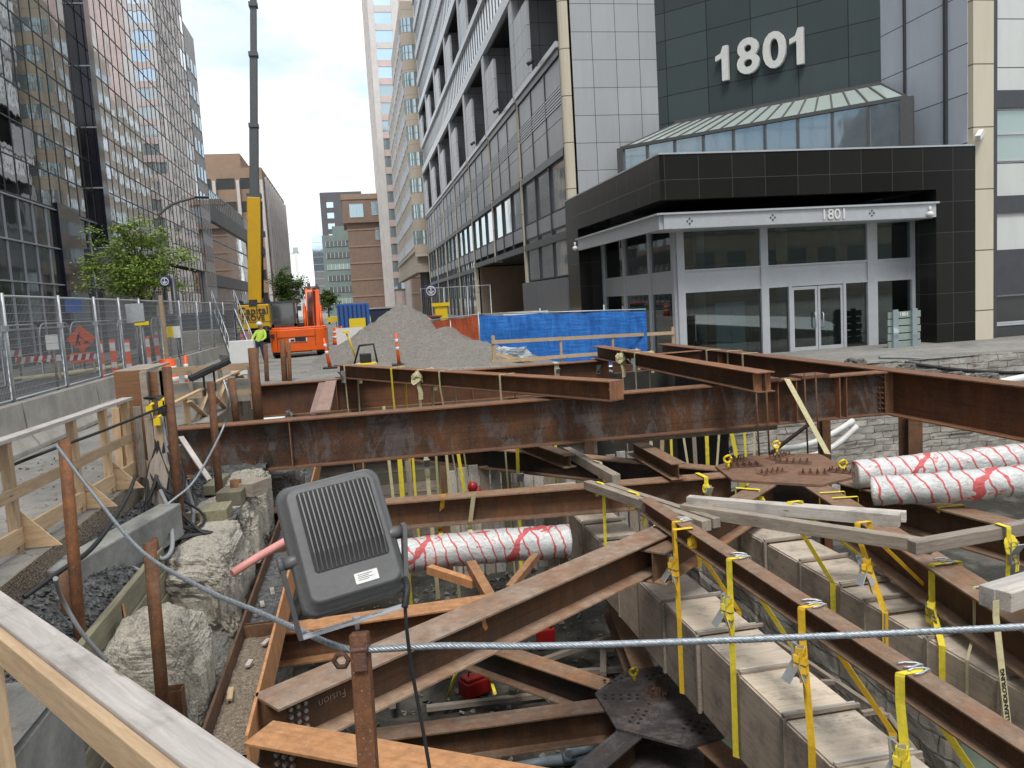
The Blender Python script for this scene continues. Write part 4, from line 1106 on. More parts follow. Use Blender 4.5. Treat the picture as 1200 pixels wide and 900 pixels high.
# ================================================================ BRACING FRAMES
ZL = -1.35
def node(name, pts, z, mat, label, boltgroups, bm, up=True, r=.026):
    c = V((sum(p[0] for p in pts) / len(pts), sum(p[1] for p in pts) / len(pts), z))
    root = thing(name, label, 'steel plate', c)
    m = MB(); m.prism([V((p[0], p[1], z)) for p in pts], (0, 0, .045)); m.build('plate', mat, root, bevel=.004)
    m = MB(); m.prism([V((c.x + (p[0] - c.x) * .9, c.y + (p[1] - c.y) * .9, z - .55)) for p in pts], (0, 0, .04)); m.build('lower_plate', mat, root)
    for (bx, by, ang, n1, n2) in boltgroups:
        ca, sa = math.cos(ang), math.sin(ang)
        for i in range(n1):
            for j in range(n2):
                u = (i - (n1 - 1) / 2) * .12; v_ = (j - (n2 - 1) / 2) * .12
                q = V((bx + u * ca - v_ * sa, by + u * sa + v_ * ca, z + .045))
                m = MB()
                if up: m.tube([q, q + V((0, 0, .03)), q + V((0, 0, .031)), q + V((0, 0, .08))], [r * 1.1, r * 1.1, r * .6, r * .55], 6, sm=False)
                else: m.tube([q + V((0, 0, -.001)), q + V((0, 0, .003))], r, 8, sm=False)
                m.build('bolt' if up else 'bolt_hole', bm, root)
        if up:
            m = MB(); m.frame_box(V((bx, by, z + .045)), V((ca, sa, 0)), V((-sa, ca, 0)), V((0, 0, 1)), (-n1 * .065, n1 * .065), (-n2 * .065, n2 * .065), (0, .012)); m.build('shim_plate', 'bolt', root)
    return root
def P2(px, py, z): p = pz(px, py, z); return (p.x, p.y)
n1pts = [P2(*q, ZL + .045) for q in ((838, 546), (878, 534), (960, 531), (1006, 557), (962, 568), (858, 562))]
n1 = node('node_plate', n1pts, ZL, 'platen', 'large rusty polygon plate hung on rods under the main girder, bolts standing up', 
     [(*P2(863, 543, ZL), .6, 4, 2), (*P2(872, 549, ZL), -.2, 5, 2), (*P2(905, 557, ZL), 0.2, 4, 2), (*P2(914, 538, ZL), .5, 5, 2), (*P2(930, 545, ZL), -.6, 5, 2), (*P2(954, 558, ZL), -.5, 4, 2), (*P2(986, 556, ZL), -.9, 4, 2)], 'bolt')
r1, _ = ibeam('brace_beam', pz(436, 512, ZL), pz(848, 549, ZL), .5, .36, 'blackened brace beam passing behind under the main girder to the upper plate', 'blk', 'brnf', .03, .018, group='upper level brace beams')
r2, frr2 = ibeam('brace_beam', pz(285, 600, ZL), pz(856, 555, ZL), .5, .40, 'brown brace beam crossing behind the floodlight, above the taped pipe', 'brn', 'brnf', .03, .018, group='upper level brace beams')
r3, _ = ibeam('brace_beam', pz(905, 562, ZL), pz(764, 646, ZL), .45, .38, 'brace beam from the upper plate down to the big diagonal, timbers above', 'brn', 'brnf', .028, .018, group='upper level brace beams')
r5, _ = ibeam('brace_beam', pz(952, 566, ZL), pz(1262, 762, ZL), .5, .40, 'brace beam from the upper plate toward the lower right, ratchet straps over it', 'brn', 'brnf', .028, .018, group='upper level brace beams')
r6, _ = ibeam('brace_beam', pz(985, 562, ZL), pz(1300, 642, ZL), .5, .40, 'brace beam right of the upper plate just below the twin foil pipes', 'brn', 'brnf', .028, .018, group='upper level brace beams')
# rods hanging the node
for (px, lb) in ((888, 'first thin rusty hanger rod at the left end of the upper plate'), (900, 'second hanger rod beside the girder stiffener'), (945, 'third hanger rod from the left above the upper plate'), (958, 'rightmost hanger rod above the upper plate')):
    q = pyy(px, 520, 15.0)
    m = MB(); m.tube([(q.x, 15.02, GT_ + .12), (q.x, 14.95, ZL - .1)], .018, 6)
    m.build('hanger_rod', 'bolt', label=lb, cat='steel rod', group='rods hanging the upper plate')
for px in (893, 950):
    q = pyy(px, 440, 15.2); m = MB(); m.box((q.x - .3, 15.0, GT_ + .003), (q.x + .3, 15.5, GT_ + .06)); m.build('clamp_plate', 'bolt', g1)

# big diagonal and its chalk mark
ZD = -1.28
b4, frb = ibeam('diagonal_beam', (pz(300, 812, ZD) + pz(322, 833, ZD)) / 2, (pz(770, 612, ZD) + pz(793, 625, ZD)) / 2, .46, .44,
                'big brown diagonal beam with upside-down chalk word below the floodlight', 'brn', 'brnl', .026, .018, bolts=[.22])
p0, a_, b_, c_, L_4 = frb
side = -b_ if (-b_).dot(V((0, -1, 0))) > 0 else b_
M['chalk'] = plain('chalk', (.62, .58, .52), .9, 0, .2, 30)
tp = p0 + a_ * .665 + side * .012 + V((0, 0, -.23))
xd = a_ if a_.cross(V((0, 0, 1))).dot(side) > 0 else -a_
text_part('chalk_word', 'Fusion', .118, tp, -xd, V((0, 0, -1)), 'chalk', b4, .001, -.003)
M['orpaint'] = plain('orange marking paint', (.78, .34, .15), .8, 0, .3, 14)
q = p0 + a_ * 2.65 + side * .012 + V((0, 0, -.17)); m = MB()
m.prism([q + a_ * x + V((0, 0, z)) for x, z in ((-.03, .1), (.02, .11), (.03, .02), (.06, -.08), (.02, -.1), (-.02, -.04))], side * .003); m.build('paint_mark', 'orpaint', b4)

# near orange beam
ZB = -1.22
e0 = pz(303, 857, ZB); e1 = pz(486, 890, ZB); dd = (e1 - e0).normalized()
b6, fr6 = ibeam('foreground_beam', e0, e0 + dd * 5.5, .45, .36, 'bright orange rusted beam at the bottom edge with a group of bolts', 'brn', 'org', .026, .018, bolts=[.18])
# waler on its side, filled with grit
wx0, wx1 = -1.52, -1.12
W_ = thing('waler', 'steel channel waler lying along the rock face, filled with gravel and grit', 'waler', (-1.3, 6.6, -1.7))
m = MB(); m.box((wx0, 6.62, -1.70), (wx0 + .028, 23.8, -1.28)); m.build('flange', 'brn', W_, bevel=.003)
m = MB(); m.box((wx1 - .028, 6.62, -1.70), (wx1, 23.8, -1.28)); m.build('flange', 'org', W_, bevel=.003)
m = MB(); m.box((wx0 + .03, 6.62, -1.51), (wx1 - .03, 23.8, -1.49)); m.build('web', 'brn', W_)
for y in (9.15, 9.22, 12.4, 16): 
    m = MB(); m.box((wx0 + .03, y, -1.485), (wx1 - .03, y + .02, -1.32)); m.build('stiffener', 'brn', W_)
def fw(x, y): return -1.46 + .02 * noise.noise(V((x * 8, y * 5, 0))) + .015 * noise.noise(V((x * 30, y * 30, 0))) + (.05 if y > 9.3 else 0) * (noise.noise(V((x, y, 2))) + .3)
sheet(wx0 + .03, wx1 - .03, 6.65, 9.15, 12, 90, fw).build('grit', 'dirt', W_)
sheet(wx0 + .03, wx1 - .03, 9.25, 20, 12, 260, fw).build('crushed_stone', 'gravel', W_)
for k, (x, y, mm) in enumerate(((-1.35, 8.3, 'wwhite'), (-1.42, 7.6, 'wtan'), (-1.25, 8.8, 'wwhite'), (-1.38, 10.0, 'rock'), (-1.3, 10.4, 'rock'), (-1.42, 9.7, 'rock'))):
    m = MB(); m.board((x, y, -1.415), (x + random.uniform(-.06, .06), y + random.uniform(.08, .22), -1.40), .05, .02); m.build('debris', mm, W_)
# beam behind the lamp at mid level with orange flange, plus struts under the taped pipe
ibeam('mid_level_beam', pz(318, 738, -1.95), pz(585, 700, -1.95), .45, .38, 'brown cross beam seen under and behind the floodlight bracket', 'brn', 'org', .026, .018)
def strut(p, q, wd, label, mat='org'):
    m = MB(); m.board(p, q, wd, wd); m.build('strut', mat, label=label, cat='steel strut', bevel=.003, group='orange struts under the taped pipe')
strut(pd(503, 667, 14.2), pd(556, 684, 13.6), .14, 'short orange strut leaning right below the taped pipe')
strut(pd(552, 662, 14.0), pd(576, 704, 12.6), .16, 'orange strut running down from the yellow sling on the taped pipe')
strut(pd(628, 652, 14.0), pd(597, 690, 13.0), .12, 'orange strut at the right end of the taped pipe')

# lower level
ZN = -3.95
n2pts = [P2(*q, ZN + .045) for q in ((697, 812), (733, 785), (778, 780), (849, 862), (807, 875), (722, 853))]
node('node_plate', n2pts, ZN, 'plate', 'dark hexagonal steel plate deep in the pit beside the boxed duct',
     [(*P2(722, 798, ZN), .4, 4, 2), (*P2(728, 820, ZN), -.3, 5, 2), (*P2(748, 843, ZN), .9, 4, 2), (*P2(815, 855, ZN), .8, 3, 3), (*P2(772, 795, ZN), .1, 4, 2)], 'black', up=False, r=.03)
for k in range(30):
    m = MB(); x, y = P2(770 + random.gauss(0, 6), 812 + random.gauss(0, 5), ZN + .05); z = ZN + .046
    m.tube([(x, y, z), (x + random.uniform(-.03, .03), y + random.uniform(-.03, .03), z + random.uniform(.03, .09))], .022, 6, sm=False)
    m.build('loose_bolt', 'bolt', label='rusty bolt in the heap on the dark plate deep in the pit', cat='bolt', group='heap of bolts on the deep plate')
lows = [((430, 862), (716, 824), 'low brown brace beam reaching the deep plate from the left'), ((470, 722), (722, 806), 'low brace beam with black web slanting down to the deep plate under the big diagonal'),
        ((716, 690), (758, 792), 'low brace beam coming down to the deep plate beside the boxed duct'), ((742, 856), (672, 915), 'low grey brace beam leaving the deep plate toward the bottom edge'),
        ((825, 866), (888, 920), 'low brace beam leaving the deep plate toward the bottom right under the boxes')]
for i, (q0, q1, lb) in enumerate(lows):
    ibeam('brace_beam', pz(*q0, ZN), pz(*q1, ZN), .5, .38, lb, 'blk' if i == 1 else 'brn', 'plate' if i == 3 else 'brnf', .028, .018, group='lower level brace beams')
# piles
def pile(x, y, z0, z1, label, s=.32, mat='brn'):
    root = thing('steel_pile', label, 'pile', (x, y, z0))
    m = MB(); m.box((x - s / 2, y - s / 2, z0), (x + s / 2, y - s / 2 + .02, z1)); m.build('flange', mat, root)
    m = MB(); m.box((x - s / 2, y + s / 2 - .02, z0), (x + s / 2, y + s / 2, z1)); m.build('flange', mat, root)
    m = MB(); m.box((x - .01, y - s / 2 + .02, z0), (x + .01, y + s / 2 - .02, z1)); m.build('web', mat, root)
q = pyy(1067, 510, 17.6); pile(q.x, 17.6, -5.6, -.8, 'rusty steel pile under the side girder in front of the rubble wall', .38)
q = pyy(966, 510, 16.9); pile(q.x, 16.9, -5.6, -.72, 'slim rusty pile right of the slanting sling', .2)
for (px, y, lb) in ((1000, 20, 'far pile in the shade behind the slim pile'), ): pass
m = MB(); m.board(pd(948, 497, 17.2), pd(902, 532, 17.4), .22, .03); m.build('diagonal_strut', 'g2', label='flat rusty strut slanting behind the hanger rods', cat='steel strut')
# grey timber under main girder
m = MB(); m.board((5.0, 16.1, -.78), (8.6, 16.05, -.78), .3, .22, ztop=True); m.build('packing_timber', 'wgrey', label='long grey packing timber tucked under the main girder', cat='timber', bevel=.01)
ibeam('short_beam', pz(742, 515, -1.0), pz(795, 543, -1.0), .3, .28, 'short brown beam end sticking out over the black brace beam', 'brn', 'brnf', .02, .014)
ibeam('short_beam', pz(608, 512, -1.0), pz(668, 533, -1.0), .26, .26, 'short brown beam end left of the lashed timbers', 'brn', 'brnf', .02, .014)

# hanging beam B5 with the straps
ZH = -1.0
b5, fr5 = ibeam('hanger_beam', (4.05, 11.55, ZH), (4.12, 2.6, ZH), .24, .20, 'long slender beam over the plywood duct carrying the yellow ratchet straps', 'brn', 'brnf', .018, .012)
# ================================================================ DUCT BANKS
def duct(label, x0, x1, zt, zb, seams, tops, name='duct_bank'):
    root = thing(name, label, 'boxed duct', (x0, seams[0], zb))
    for i in range(len(seams) - 1):
        ya, yb = seams[i + 1], seams[i]
        dx = random.uniform(-.025, .025); dz = random.uniform(-.02, .02)
        g = .016
        m = MB(); m.frame_box(V((x0 + dx, ya + g, zb)), V((0, 1, 0)), V((-1, 0, 0)), V((0, 0, 1)), (0, yb - ya - 2 * g), (-(x1 - x0), 0), (0, zt - zb + dz - .02)); bx = m.build('plywood_box', 'ply', root, bevel=.006)
        m = MB(); m.frame_box(V((x0 + dx + .02, ya + g + .01, zt + dz - .019)), V((1, 0, 0)), V((0, 1, 0)), V((0, 0, 1)), (0, x1 - x0 - .03), (0, yb - ya - 2 * g - .02), (0, .018)); m.build('lid', 'ply_top', bx, bevel=.004)
        # battens at the joint
        for s_ in (0, 1):
            yy = ya + (g if s_ else -.03); 
            m = MB(); hh = zt + dz + random.uniform(.0, .025)
            m.box((x0 - .03 + dx, ya + (.002 if s_ else -.034), zb), (x0 + .012 + dx, ya + (.034 if s_ else -.002), hh)); m.build('side_batten', 'wgrey', root, bevel=.003)
            m = MB(); m.board((x0 - .01 + dx, ya + (.018 if s_ else -.018), hh + .02), (x1 + random.uniform(.0, .09), ya + (.018 if s_ else -.018), hh + .02), .032, .045); m.build('top_batten', 'wwhite' if s_ else 'wgrey', root, bevel=.003)
    return root
duct('near row of plywood duct boxes hanging from the slender beam, pale lids', 3.95, 4.74, -2.3, -3.32, [18.5, 17.2, 16.0, 14.9, 13.8, 12.8, 11.72, 10.64, 9.46, 8.34, 7.32, 6.40, 5.3, 4.2, 3.1], 0)
duct('far row of plywood duct boxes slung under the right brace beams', 6.08, 6.84, -2.0, -2.85, [16.2, 14.8, 13.7, 12.6, 11.72, 10.72, 9.68, 9.12, 8.70, 7.95, 6.85, 5.8, 4.8, 3.8], 0)
# vertical plank face under the left end of the near duct (timber sheeting)
root = thing('plank_sheeting', 'row of upright grey planks closing the pit behind the taped pipe', 'sheeting', (3.0, 16.5, -3.4))
for k in range(20):
    x = 1.9 + k * .26
    m = MB(); m.board((x, 18.9 + random.uniform(-.03, .03), -4.4), (x, 18.9, -1.75 + random.uniform(-.1, .05)), .22, .05, up=(0, 1, 0)); m.build('plank', random.choice(('wgrey', 'wgreen', 'wwhite')), root)
# thin timber frame between the ducts
for (q0, q1, z, lb) in (((900, 745), (1040, 840), -3.0, 'thin weathered batten running beside the near duct boxes'), ((985, 799), (962, 799), -3.0, 'short cross batten nailed to the thin batten'), ((1040, 838), (1080, 892), -3.1, 'thin batten continuing toward the bottom edge'), ((1035, 832), (1010, 836), -3.0, 'short batten stub near the pit floor water')):
    m = MB(); m.board(pz(*q0, z), pz(*q1, z), .06, .05); m.build('batten', 'wgrey', label=lb, cat='batten')
wallsheet(V((6.02, 7.4, 0)), V((6.0, 17, 0)), -5.6, -2.86, 160, 40, .05, (-1, 0, 0), 18).build('old_masonry', 'stonewall', label='old wet stone masonry between the two boxed ducts', cat='stone wall')

# ================================================================ STRAPS
def ratchet(root, p, along, side, s=1.0):
    along = V(along).normalized(); side = V(side).normalized(); nn = side.cross(along).normalized()
    m = MB()
    for sg in (-1, 1): m.frame_box(V(p), along, side, nn, (-.09 * s, .09 * s), (sg * .032 * s - .003, sg * .032 * s + .003), (.0, .035 * s))
    for t in (-.08, -.03, .03, .08): m.frame_box(V(p), along, side, nn, (t * s - .006, t * s + .006), (-.032 * s, .032 * s), (.012 * s, .024 * s))
    m.frame_box(V(p), (along * .8 + nn * .6).normalized(), side, (nn * .8 - along * .6).normalized(), (0, .13 * s), (-.036 * s, .036 * s), (.02 * s, .026 * s))
    m.build('ratchet', 'galv', root)
def hook(root, p, dirv, side):
    d = V(dirv).normalized(); s_ = V(side).normalized(); m = MB(); p = V(p)
    for sg in (-1, 1):
        m.tube([p + s_ * (.034 * sg), p + d * .07 + s_ * (.045 * sg), p + d * .14 + s_ * (.02 * sg), p + d * .18 + V((0, 0, -.01)), p + d * .2 + V((0, 0, -.06))], .010, 5)
    m.build('hook', 'galv', root)
def coil(root, p, mat, s=1.0):
    """slack webbing tied in a bunch"""
    m = MB(); p = V(p)
    for k in range(5):
        a = random.random() * 6.28; r_ = .05 * s
        pts = []
        for j in range(9):
            t = j / 8 * 6.0 + a
            pts.append(p + V((math.cos(t) * r_ * random.uniform(.7, 1.2), math.sin(t) * r_ * .6, -.05 * s * j / 8 + math.sin(t * 1.7) * .03 * s)))
        m.ribbon(pts, .04 * s, (random.uniform(-.3, .3), .3, 1), .004)
    m.ribbon([p, p + V((.02, -.02, -.09 * s)), p + V((.06, -.03, -.17 * s)), p + V((.05, -.03, -.24 * s))], .045 * s, (1, .3, 0), .004)
    m.build('loose_tail', mat, root)
def wrapstrap(label, top, hw, hb, dx0, dx1, ztop, zbot, mat, dy=0.0, rat=None, wd=.072, hooks=True, tail=True, group='ratchet straps'):
    """closed sling: over a beam (half width hw, depth hb) and round a duct x0..x1"""
    t = V(top)
    root = thing('ratchet_strap', label, 'ratchet strap', t, group)
    y = t.y; y2 = y + dy
    m = MB()
    L = [V((t.x + hw, y, t.z - .02)), V((t.x + hw, y, t.z + .006)), V((t.x - hw, y, t.z + .006)), V((t.x - hw - .006, y, t.z - .02)), V((t.x - hw - .004, y, t.z - hb))]
    L += [V((dx0 - .035, y2, ztop + .02)), V((dx0 - .036, y2, zbot - .006)), V((dx1 + .03, y2, zbot - .006)), V((dx1 + .03, y2, ztop + .02)), V((t.x + hw + .004, y, t.z - hb)), V((t.x + hw + .004, y, t.z - .02))]
    m.ribbon(L, wd, (-.62, .78, 0), .005); m.build('webbing', mat, root)
    if rat is not None:
        a = L[4]; b = L[5]; p = lerp(a, b, rat); al = (b - a)
        nn = V((0, 1, 0)).cross(al.normalized())
        ratchet(root, p + V((-.03, 0, 0)), al, (0, 1, 0), 1.9)
        m = MB(); pp = p + V((-.05, -.02, .03))
        m.ribbon([pp + V((0, -.04, .1)), pp + V((-.03, -.03, .04)), pp + V((-.04, -.02, -.06)), pp + V((-.02, -.05, -.16)), pp + V((.01, -.09, -.30))], .085, (.3, 1, 0), .008)
        m.ribbon([pp + V((.0, .05, .07)), pp + V((-.05, .0, .07)), pp + V((.0, -.06, .07)), pp + V((.05, 0, .07)), pp + V((.0, .05, .05))], .10, (0, 0, 1), .012)
        for q_ in (.0, -.09): m.ribbon([pp + V((.0, .07, q_)), pp + V((-.07, .0, q_ + .02)), pp + V((.0, -.08, q_)), pp + V((.07, 0, q_ - .02)), pp + V((.0, .07, q_))], .07, (0, .2, 1), .015)
        m.build('loose_tail', mat, root)
    if hooks:
        hook(root, V((t.x - hw * .3, y - .03, t.z + .018)), (1, .15, 0), (0, 1, 0))
        hook(root, V((t.x - hw * .3, y + .10, t.z + .018)), (1, -.1, 0), (0, 1, 0))
    return root
D1 = (3.95, 4.74, -2.3, -3.32); D2 = (6.08, 6.84, -2.0, -2.85)
def s1(label, y, mat, rat, dy=0, **k): wrapstrap(label, (4.06, y, ZH), .10, .24, D1[0], D1[1], D1[2], D1[3], mat, dy, rat, **k)
s1('amber ratchet strap at the head of the slender beam beside the big diagonal end', 10.15, 'yel4', .35, -.15)
s1('yellow ratchet strap, second along the slender beam, buckle below the flange', 8.50, 'yel2', .32, -.1)
s1('amber ratchet strap, third along the slender beam, crossing the grey rope', 6.95, 'yel4', .25, -.2)
s1('yellow ratchet strap with large buckle nearest the camera', 5.50, 'yel2', .42, -.2)
def s2(label, px, py, z, mat, rat, hw=.08, hb=.15, dy=0, **k):
    t = pz(px, py, z); wrapstrap(label, t, hw, hb, D2[0], D2[1], D2[2], D2[3], mat, dy, rat, hooks=k.pop('hooks', False), **k)
s2('plain yellow strap over the pale timber left of the chained sling', 932, 588, -.86, 'yel2', None, dy=-.2)
s2('amber ratchet strap with twin hooks hanging from the long timber', 1012, 612, -.98, 'yel4', .45, dy=-.5)
s2('yellow ratchet strap with large buckle over the right brace beam', 1108, 660, -1.33, 'yel2', .2, hw=.18, hb=.5, dy=-.7, hooks=True)
s2('thin tan strap over the right brace beam left of the stacked timbers', 1160, 686, -1.33, 'yel3', None, hw=.19, hb=.5, wd=.03, dy=-.3)
t = pz(1167, 722, -1.1)
root = thing('printed_sling', 'cream lifting sling printed with black letters hanging from the stacked timbers', 'sling', t)
e = V((t.x + .0, t.y - .25, -2.75)); m = MB(); m.ribbon([t + V((0, 0, .15)), t, e], .075, (1, .1, 0), .006); m.build('webbing', 'yel3', root)
u_ = (t - e).normalized(); n_ = V((1, .1, 0)).normalized()
text_part('print', 'WLLEANDLOSLING', .062, lerp(t, e, .45) + V((0, -.008, 0)), u_, -n_, 'black', root, .001, .002)
# straps on short wooden lashings (near the node)
def lash(label, px, py, z, hw, drop, mat, side=(0, 1, 0), wd=.08, tail=False, rat=False, down=0.0):
    t = pz(px, py, z); root = thing('lashing', label, 'strap', t, 'lashings and slings')
    s_ = V(side).normalized(); a = V((0, 0, 1)).cross(s_).normalized()
    m = MB(); m.ribbon([t - a * hw + V((0, 0, -drop)), t - a * (hw + .004) + V((0, 0, -.02)), t - a * hw + V((0, 0, .006)), t + a * hw + V((0, 0, .006)), t + a * (hw + .004) + V((0, 0, -.02)), t + a * hw + V((0, 0, -drop))], wd, s_, .005)
    if down: m.ribbon([t - a * hw + V((0, 0, -.02)), t - a * hw * .6 + V((.0, -.02, -down))], wd, s_, .005)
    m.build('webbing', mat, root)
    if tail: coil(root, t - a * hw + V((0, -.04, -.15)), mat, 1.5)
    if rat: ratchet(root, t - a * (hw + .02) + V((0, -.03, -.28)), (0, 0, 1), s_, 1.5)
    return root

# B1 and B2 slings going down into the pit
def sling(label, fr, px, mat, wd=.05, z1=-4.5, knot=False, off=0.0, rat=False, lean=0.0):
    p0, a, b, c, L = fr
    # where along the beam this pixel column falls
    best = min(range(200), key=lambda k: abs(projx(p0 + a * (L * k / 199)) - px)); t = p0 + a * (L * best / 199)
    root = thing('sling', label, 'sling', t, 'slings over the loose beams')
    hw = .185; m = MB()
    for sg in (-1, 1):
        m.ribbon([t + b * (hw * sg * .2) + V((0, 0, .007)), t + b * (hw * sg) + V((0, 0, .007)), t + b * ((hw + .005) * sg) + V((0, 0, -.03)), t + b * ((hw + .003) * sg) + V((0, 0, -.36)), t + b * (hw * .6 * sg) + V((lean, -.05, z1))], wd, a, .006)
    m.build('webbing', mat, root)
    if knot: coil(root, t + b * (-(hw + .03)) + V((0, 0, -.12)), mat, 2.4)
    if knot or rat:
        coil(root, t + b * (hw + .03) + V((0, 0, -.05)), mat, 2.0)
    if rat: ratchet(root, t + b * (-(hw + .02)) + V((0, -.03, -.3)), (0, 0, 1), a, 1.8)
def projx(p):
    d = V(p) - CAMPOS
    X = cr.dot(d); Zc = -cb.dot(d)
    return CXP + F_PX * X / Zc
sling('cream sling with dangling ends at the far left end of the slanted loose beam', frb1, 411, 'yel3', .07, rat=True)
sling('yellow sling with black print, second along the slanted loose beam', frb1, 466, 'yel2', .08)
sling('thick cream sling bunched over the slanted loose beam', frb1, 497, 'yel3', .10, knot=True)
sling('thin cream sling in the middle of the slanted loose beam', frb1, 522, 'yel3', .05, lean=.4)
sling('narrow cream sling near the right end of the slanted loose beam', frb1, 594, 'yel3', .05)
sling('knotted cream sling round the right loose beam', frb2, 736, 'yel3', .08, knot=True)
sling('cream ratchet sling beside the knotted one on the right loose beam', frb2, 752, 'yel3', .07, rat=True)
# straps round back and far girder flanges
for px, py, lb in ((650, 425, 'cream buckle strap over the back girder, left of two'), (697, 421, 'cream buckle strap over the back girder, right of two')):
    lash(lb, px, py, GT_ + .01, .22, .75, 'yel3', (1, 0, 0), .14, rat=True)
for px, py, lb in ((836, 410, 'first cream tie over the far side girder'), (861, 411, 'second cream tie over the far side girder'), (879, 414, 'third cream tie over the far side girder')):
    lash(lb, px, py, GT_ + .01, .23, .45, 'yel3', (0, 1, 0), .10)
# long flat sling from girder to rubble wall foot
root = thing('sling', 'wide pale sling slanting from the main girder down to the right of the upper plate', 'sling', (8.5, 15.1, GT_))
q0 = pyy(922, 444, 15.0); q1 = pyy(970, 532, 14.4)
m = MB(); m.ribbon([q0 + V((-.3, .4, .03)), q0, q1], .13, (1, 0, -.2), .006); m.build('webbing', 'yel3', root)
# vertical yellow slings seen between main girder and brace beam
for (px, yy, mat, wd, lean, lb) in ((467, 17.5, 'yel2', .10, 0, 'bright yellow sling hanging left of the floodlight top right corner'), (498, 18.2, 'yel3', .09, .05, 'printed cream sling with a white tag under the main girder'),
        (522, 17.4, 'yel3', .06, .08, 'thin white sling under the main girder'), (535, 17.0, 'yel2', .07, .35, 'slanting yellow sling left of the red lamp'), (606, 16.2, 'yel2', .07, -.1, 'yellow ratchet sling over the black brace beam'),
        (857, 17.2, 'yel2', .10, .7, 'slanting yellow sling behind the grey packing timber'), (828, 17.5, 'yel2', .09, 0, 'upright yellow sling behind the grey packing timber')):
    top = pyy(px, 520 if px < 700 else 506, yy); root = thing('sling', lb, 'sling', top, 'yellow slings under the main girder')
    m = MB(); m.ribbon([top + V((0, 0, .5)), top, top + V((lean * .6, 0, -2.2)), top + V((lean, -.02, -3.6))], wd, (1, 0, 0), .006); m.build('webbing', mat, root)
    if px in (606, 498): ratchet(root, top + V((0, -.04, -.75 if px == 606 else -.5)), (0, 0, 1), (1, 0, 0), 1.9)
for px, yy, mat, wd, lean, z_, lb in ((452, 19, 'yel3', .07, .1, 506, 'cream sling hanging behind the floodlight top edge'), (482, 20, 'yel2', .06, 0, 512, 'faint yellow sling at the left, deep in the pit shade'), (516, 20.5, 'yel3', .06, -.2, 512, 'cream sling deep in the pit between the thin white and the printed one'),
        (572, 19.5, 'yel2', .08, .25, 512, 'yellow sling right of the red lamp, leaning right'), (586, 21, 'yel3', .06, 0, 510, 'cream sling just left of the ratchet sling'), (632, 20, 'yel3', .06, .2, 508, 'cream sling above the plank sheeting'), (652, 19, 'yel2', .06, -.3, 506, 'yellow sling leaning left above the plank sheeting'),
        (762, 18.5, 'yel3', .08, .1, 508, 'cream sling behind the short brown beam end'), (786, 20, 'yel2', .07, 0, 506, 'yellow sling right of the short brown beam end'), (800, 19, 'yel3', .06, .35, 506, 'cream slanting sling near the grey packing timber'), (843, 19.5, 'yel3', .06, -.3, 504, 'cream sling crossing behind the slanting yellow one'), (872, 20, 'yel2', .07, .1, 502, 'yellow sling behind the upper plate left corner'), (884, 19, 'yel3', .05, -.1, 502, 'narrow cream sling behind the hanger rods')):
    top = pyy(px, z_, yy); root = thing('sling', lb, 'sling', top, 'slings deep in the pit')
    m = MB(); m.ribbon([top + V((0, 0, .6)), top, top + V((lean * .5, 0, -1.4)), top + V((lean, -.02, -3.2))], wd, (1, 0, 0), .006); m.build('webbing', mat, root)
for i, (px, py, dx) in enumerate(((477, 560, .1), (545, 570, -.2), (612, 575, .15), (640, 585, -.1), (750, 515, .2), (776, 520, -.1), (812, 512, .1))):
    yy = 19 + i * .3; top = pyy(px, py - 20, yy)
    m = MB(); m.board(top, top + V((dx, .1, -2.6)), .11, .03, up=(0, 1, 0)); m.build('loose_batten', 'wtan' if i % 2 else 'wgrey', label=('thin batten leaning in the pit %s' % ('left of the red lamp', 'right of the yellow sling', 'beside the ratchet sling', 'near the black brace beam end', 'left of the short brown beam end', 'right of the short brown beam end', 'behind the grey packing timber')[i]), cat='batten', group='battens leaning in the pit')
q = pyy(554, 571, 17.0); root = thing('red_lamp', 'small red lamp between the slings under the main girder', 'lamp', q)
m = MB(); m.sphere(q, (.11, .11, .13), 10, 8); m.sphere(q + V((.1, 0, -.1)), (.1, .08, .09), 10, 8); m.build('lens', 'red', root)
m = MB(); m.box((q.x - .12, q.y - .1, q.z - .25), (q.x + .2, q.y + .1, q.z - .15)); m.build('base', 'black', root)

# ================================================================ TIMBERS ON THE FRAME
def timber(label, p0, p1, wd, th, mat='wgrey', name='timber'):
    m = MB(); m.board(p0, p1, wd, th, ztop=True); return m.build(name, mat, label=label, cat='timber', bevel=.008)
ZT = -.88
timber('grey square timber, front of the lashed pair left of centre', pz(688, 563, -1.12), pz(828, 610, -1.02), .15, .15)
timber('grey square timber, rear of the lashed pair left of centre', pz(712, 566, -1.12), pz(840, 607, -1.03) , .12, .14)
timber('grey square timber behind the lashed pair, up against the main girder', pz(664, 524, -1.05), pz(722, 556, -1.05), .16, .18)
timber('bleached timber resting across the slender beam, upper of two', pz(806, 581, ZT), pz(1055, 602, ZT - .02), .15, .16, 'wwhite')
timber('second bleached timber tight behind the first', pz(840, 584, ZT - .03), pz(1062, 599, ZT - .02), .10, .14, 'wwhite')
timber('long olive stained timber below the bleached pair', pz(800, 590, ZT - .10), pz(1093, 633, ZT - .12), .15, .16, 'wgrey')
timber('grey square timber ending at the right edge below the foil pipes', pz(1068, 634, ZT - .05), pz(1215, 608, ZT), .15, .15, 'wgrey')
timber('stacked bleached timber at the right edge, left of its pair', pz(1156, 688, ZT), pz(1232, 665, ZT), .16, .2, 'wwhite')
timber('stacked bleached timber at the right edge, right of its pair', pz(1176, 693, ZT), pz(1245, 669, ZT), .15, .19, 'wwhite')
lash('yellow strap with tail over the lashed timber pair, left', 703, 566, -1.1, .1, .25, 'yel2', (1, .3, 0), .06, down=1.5)
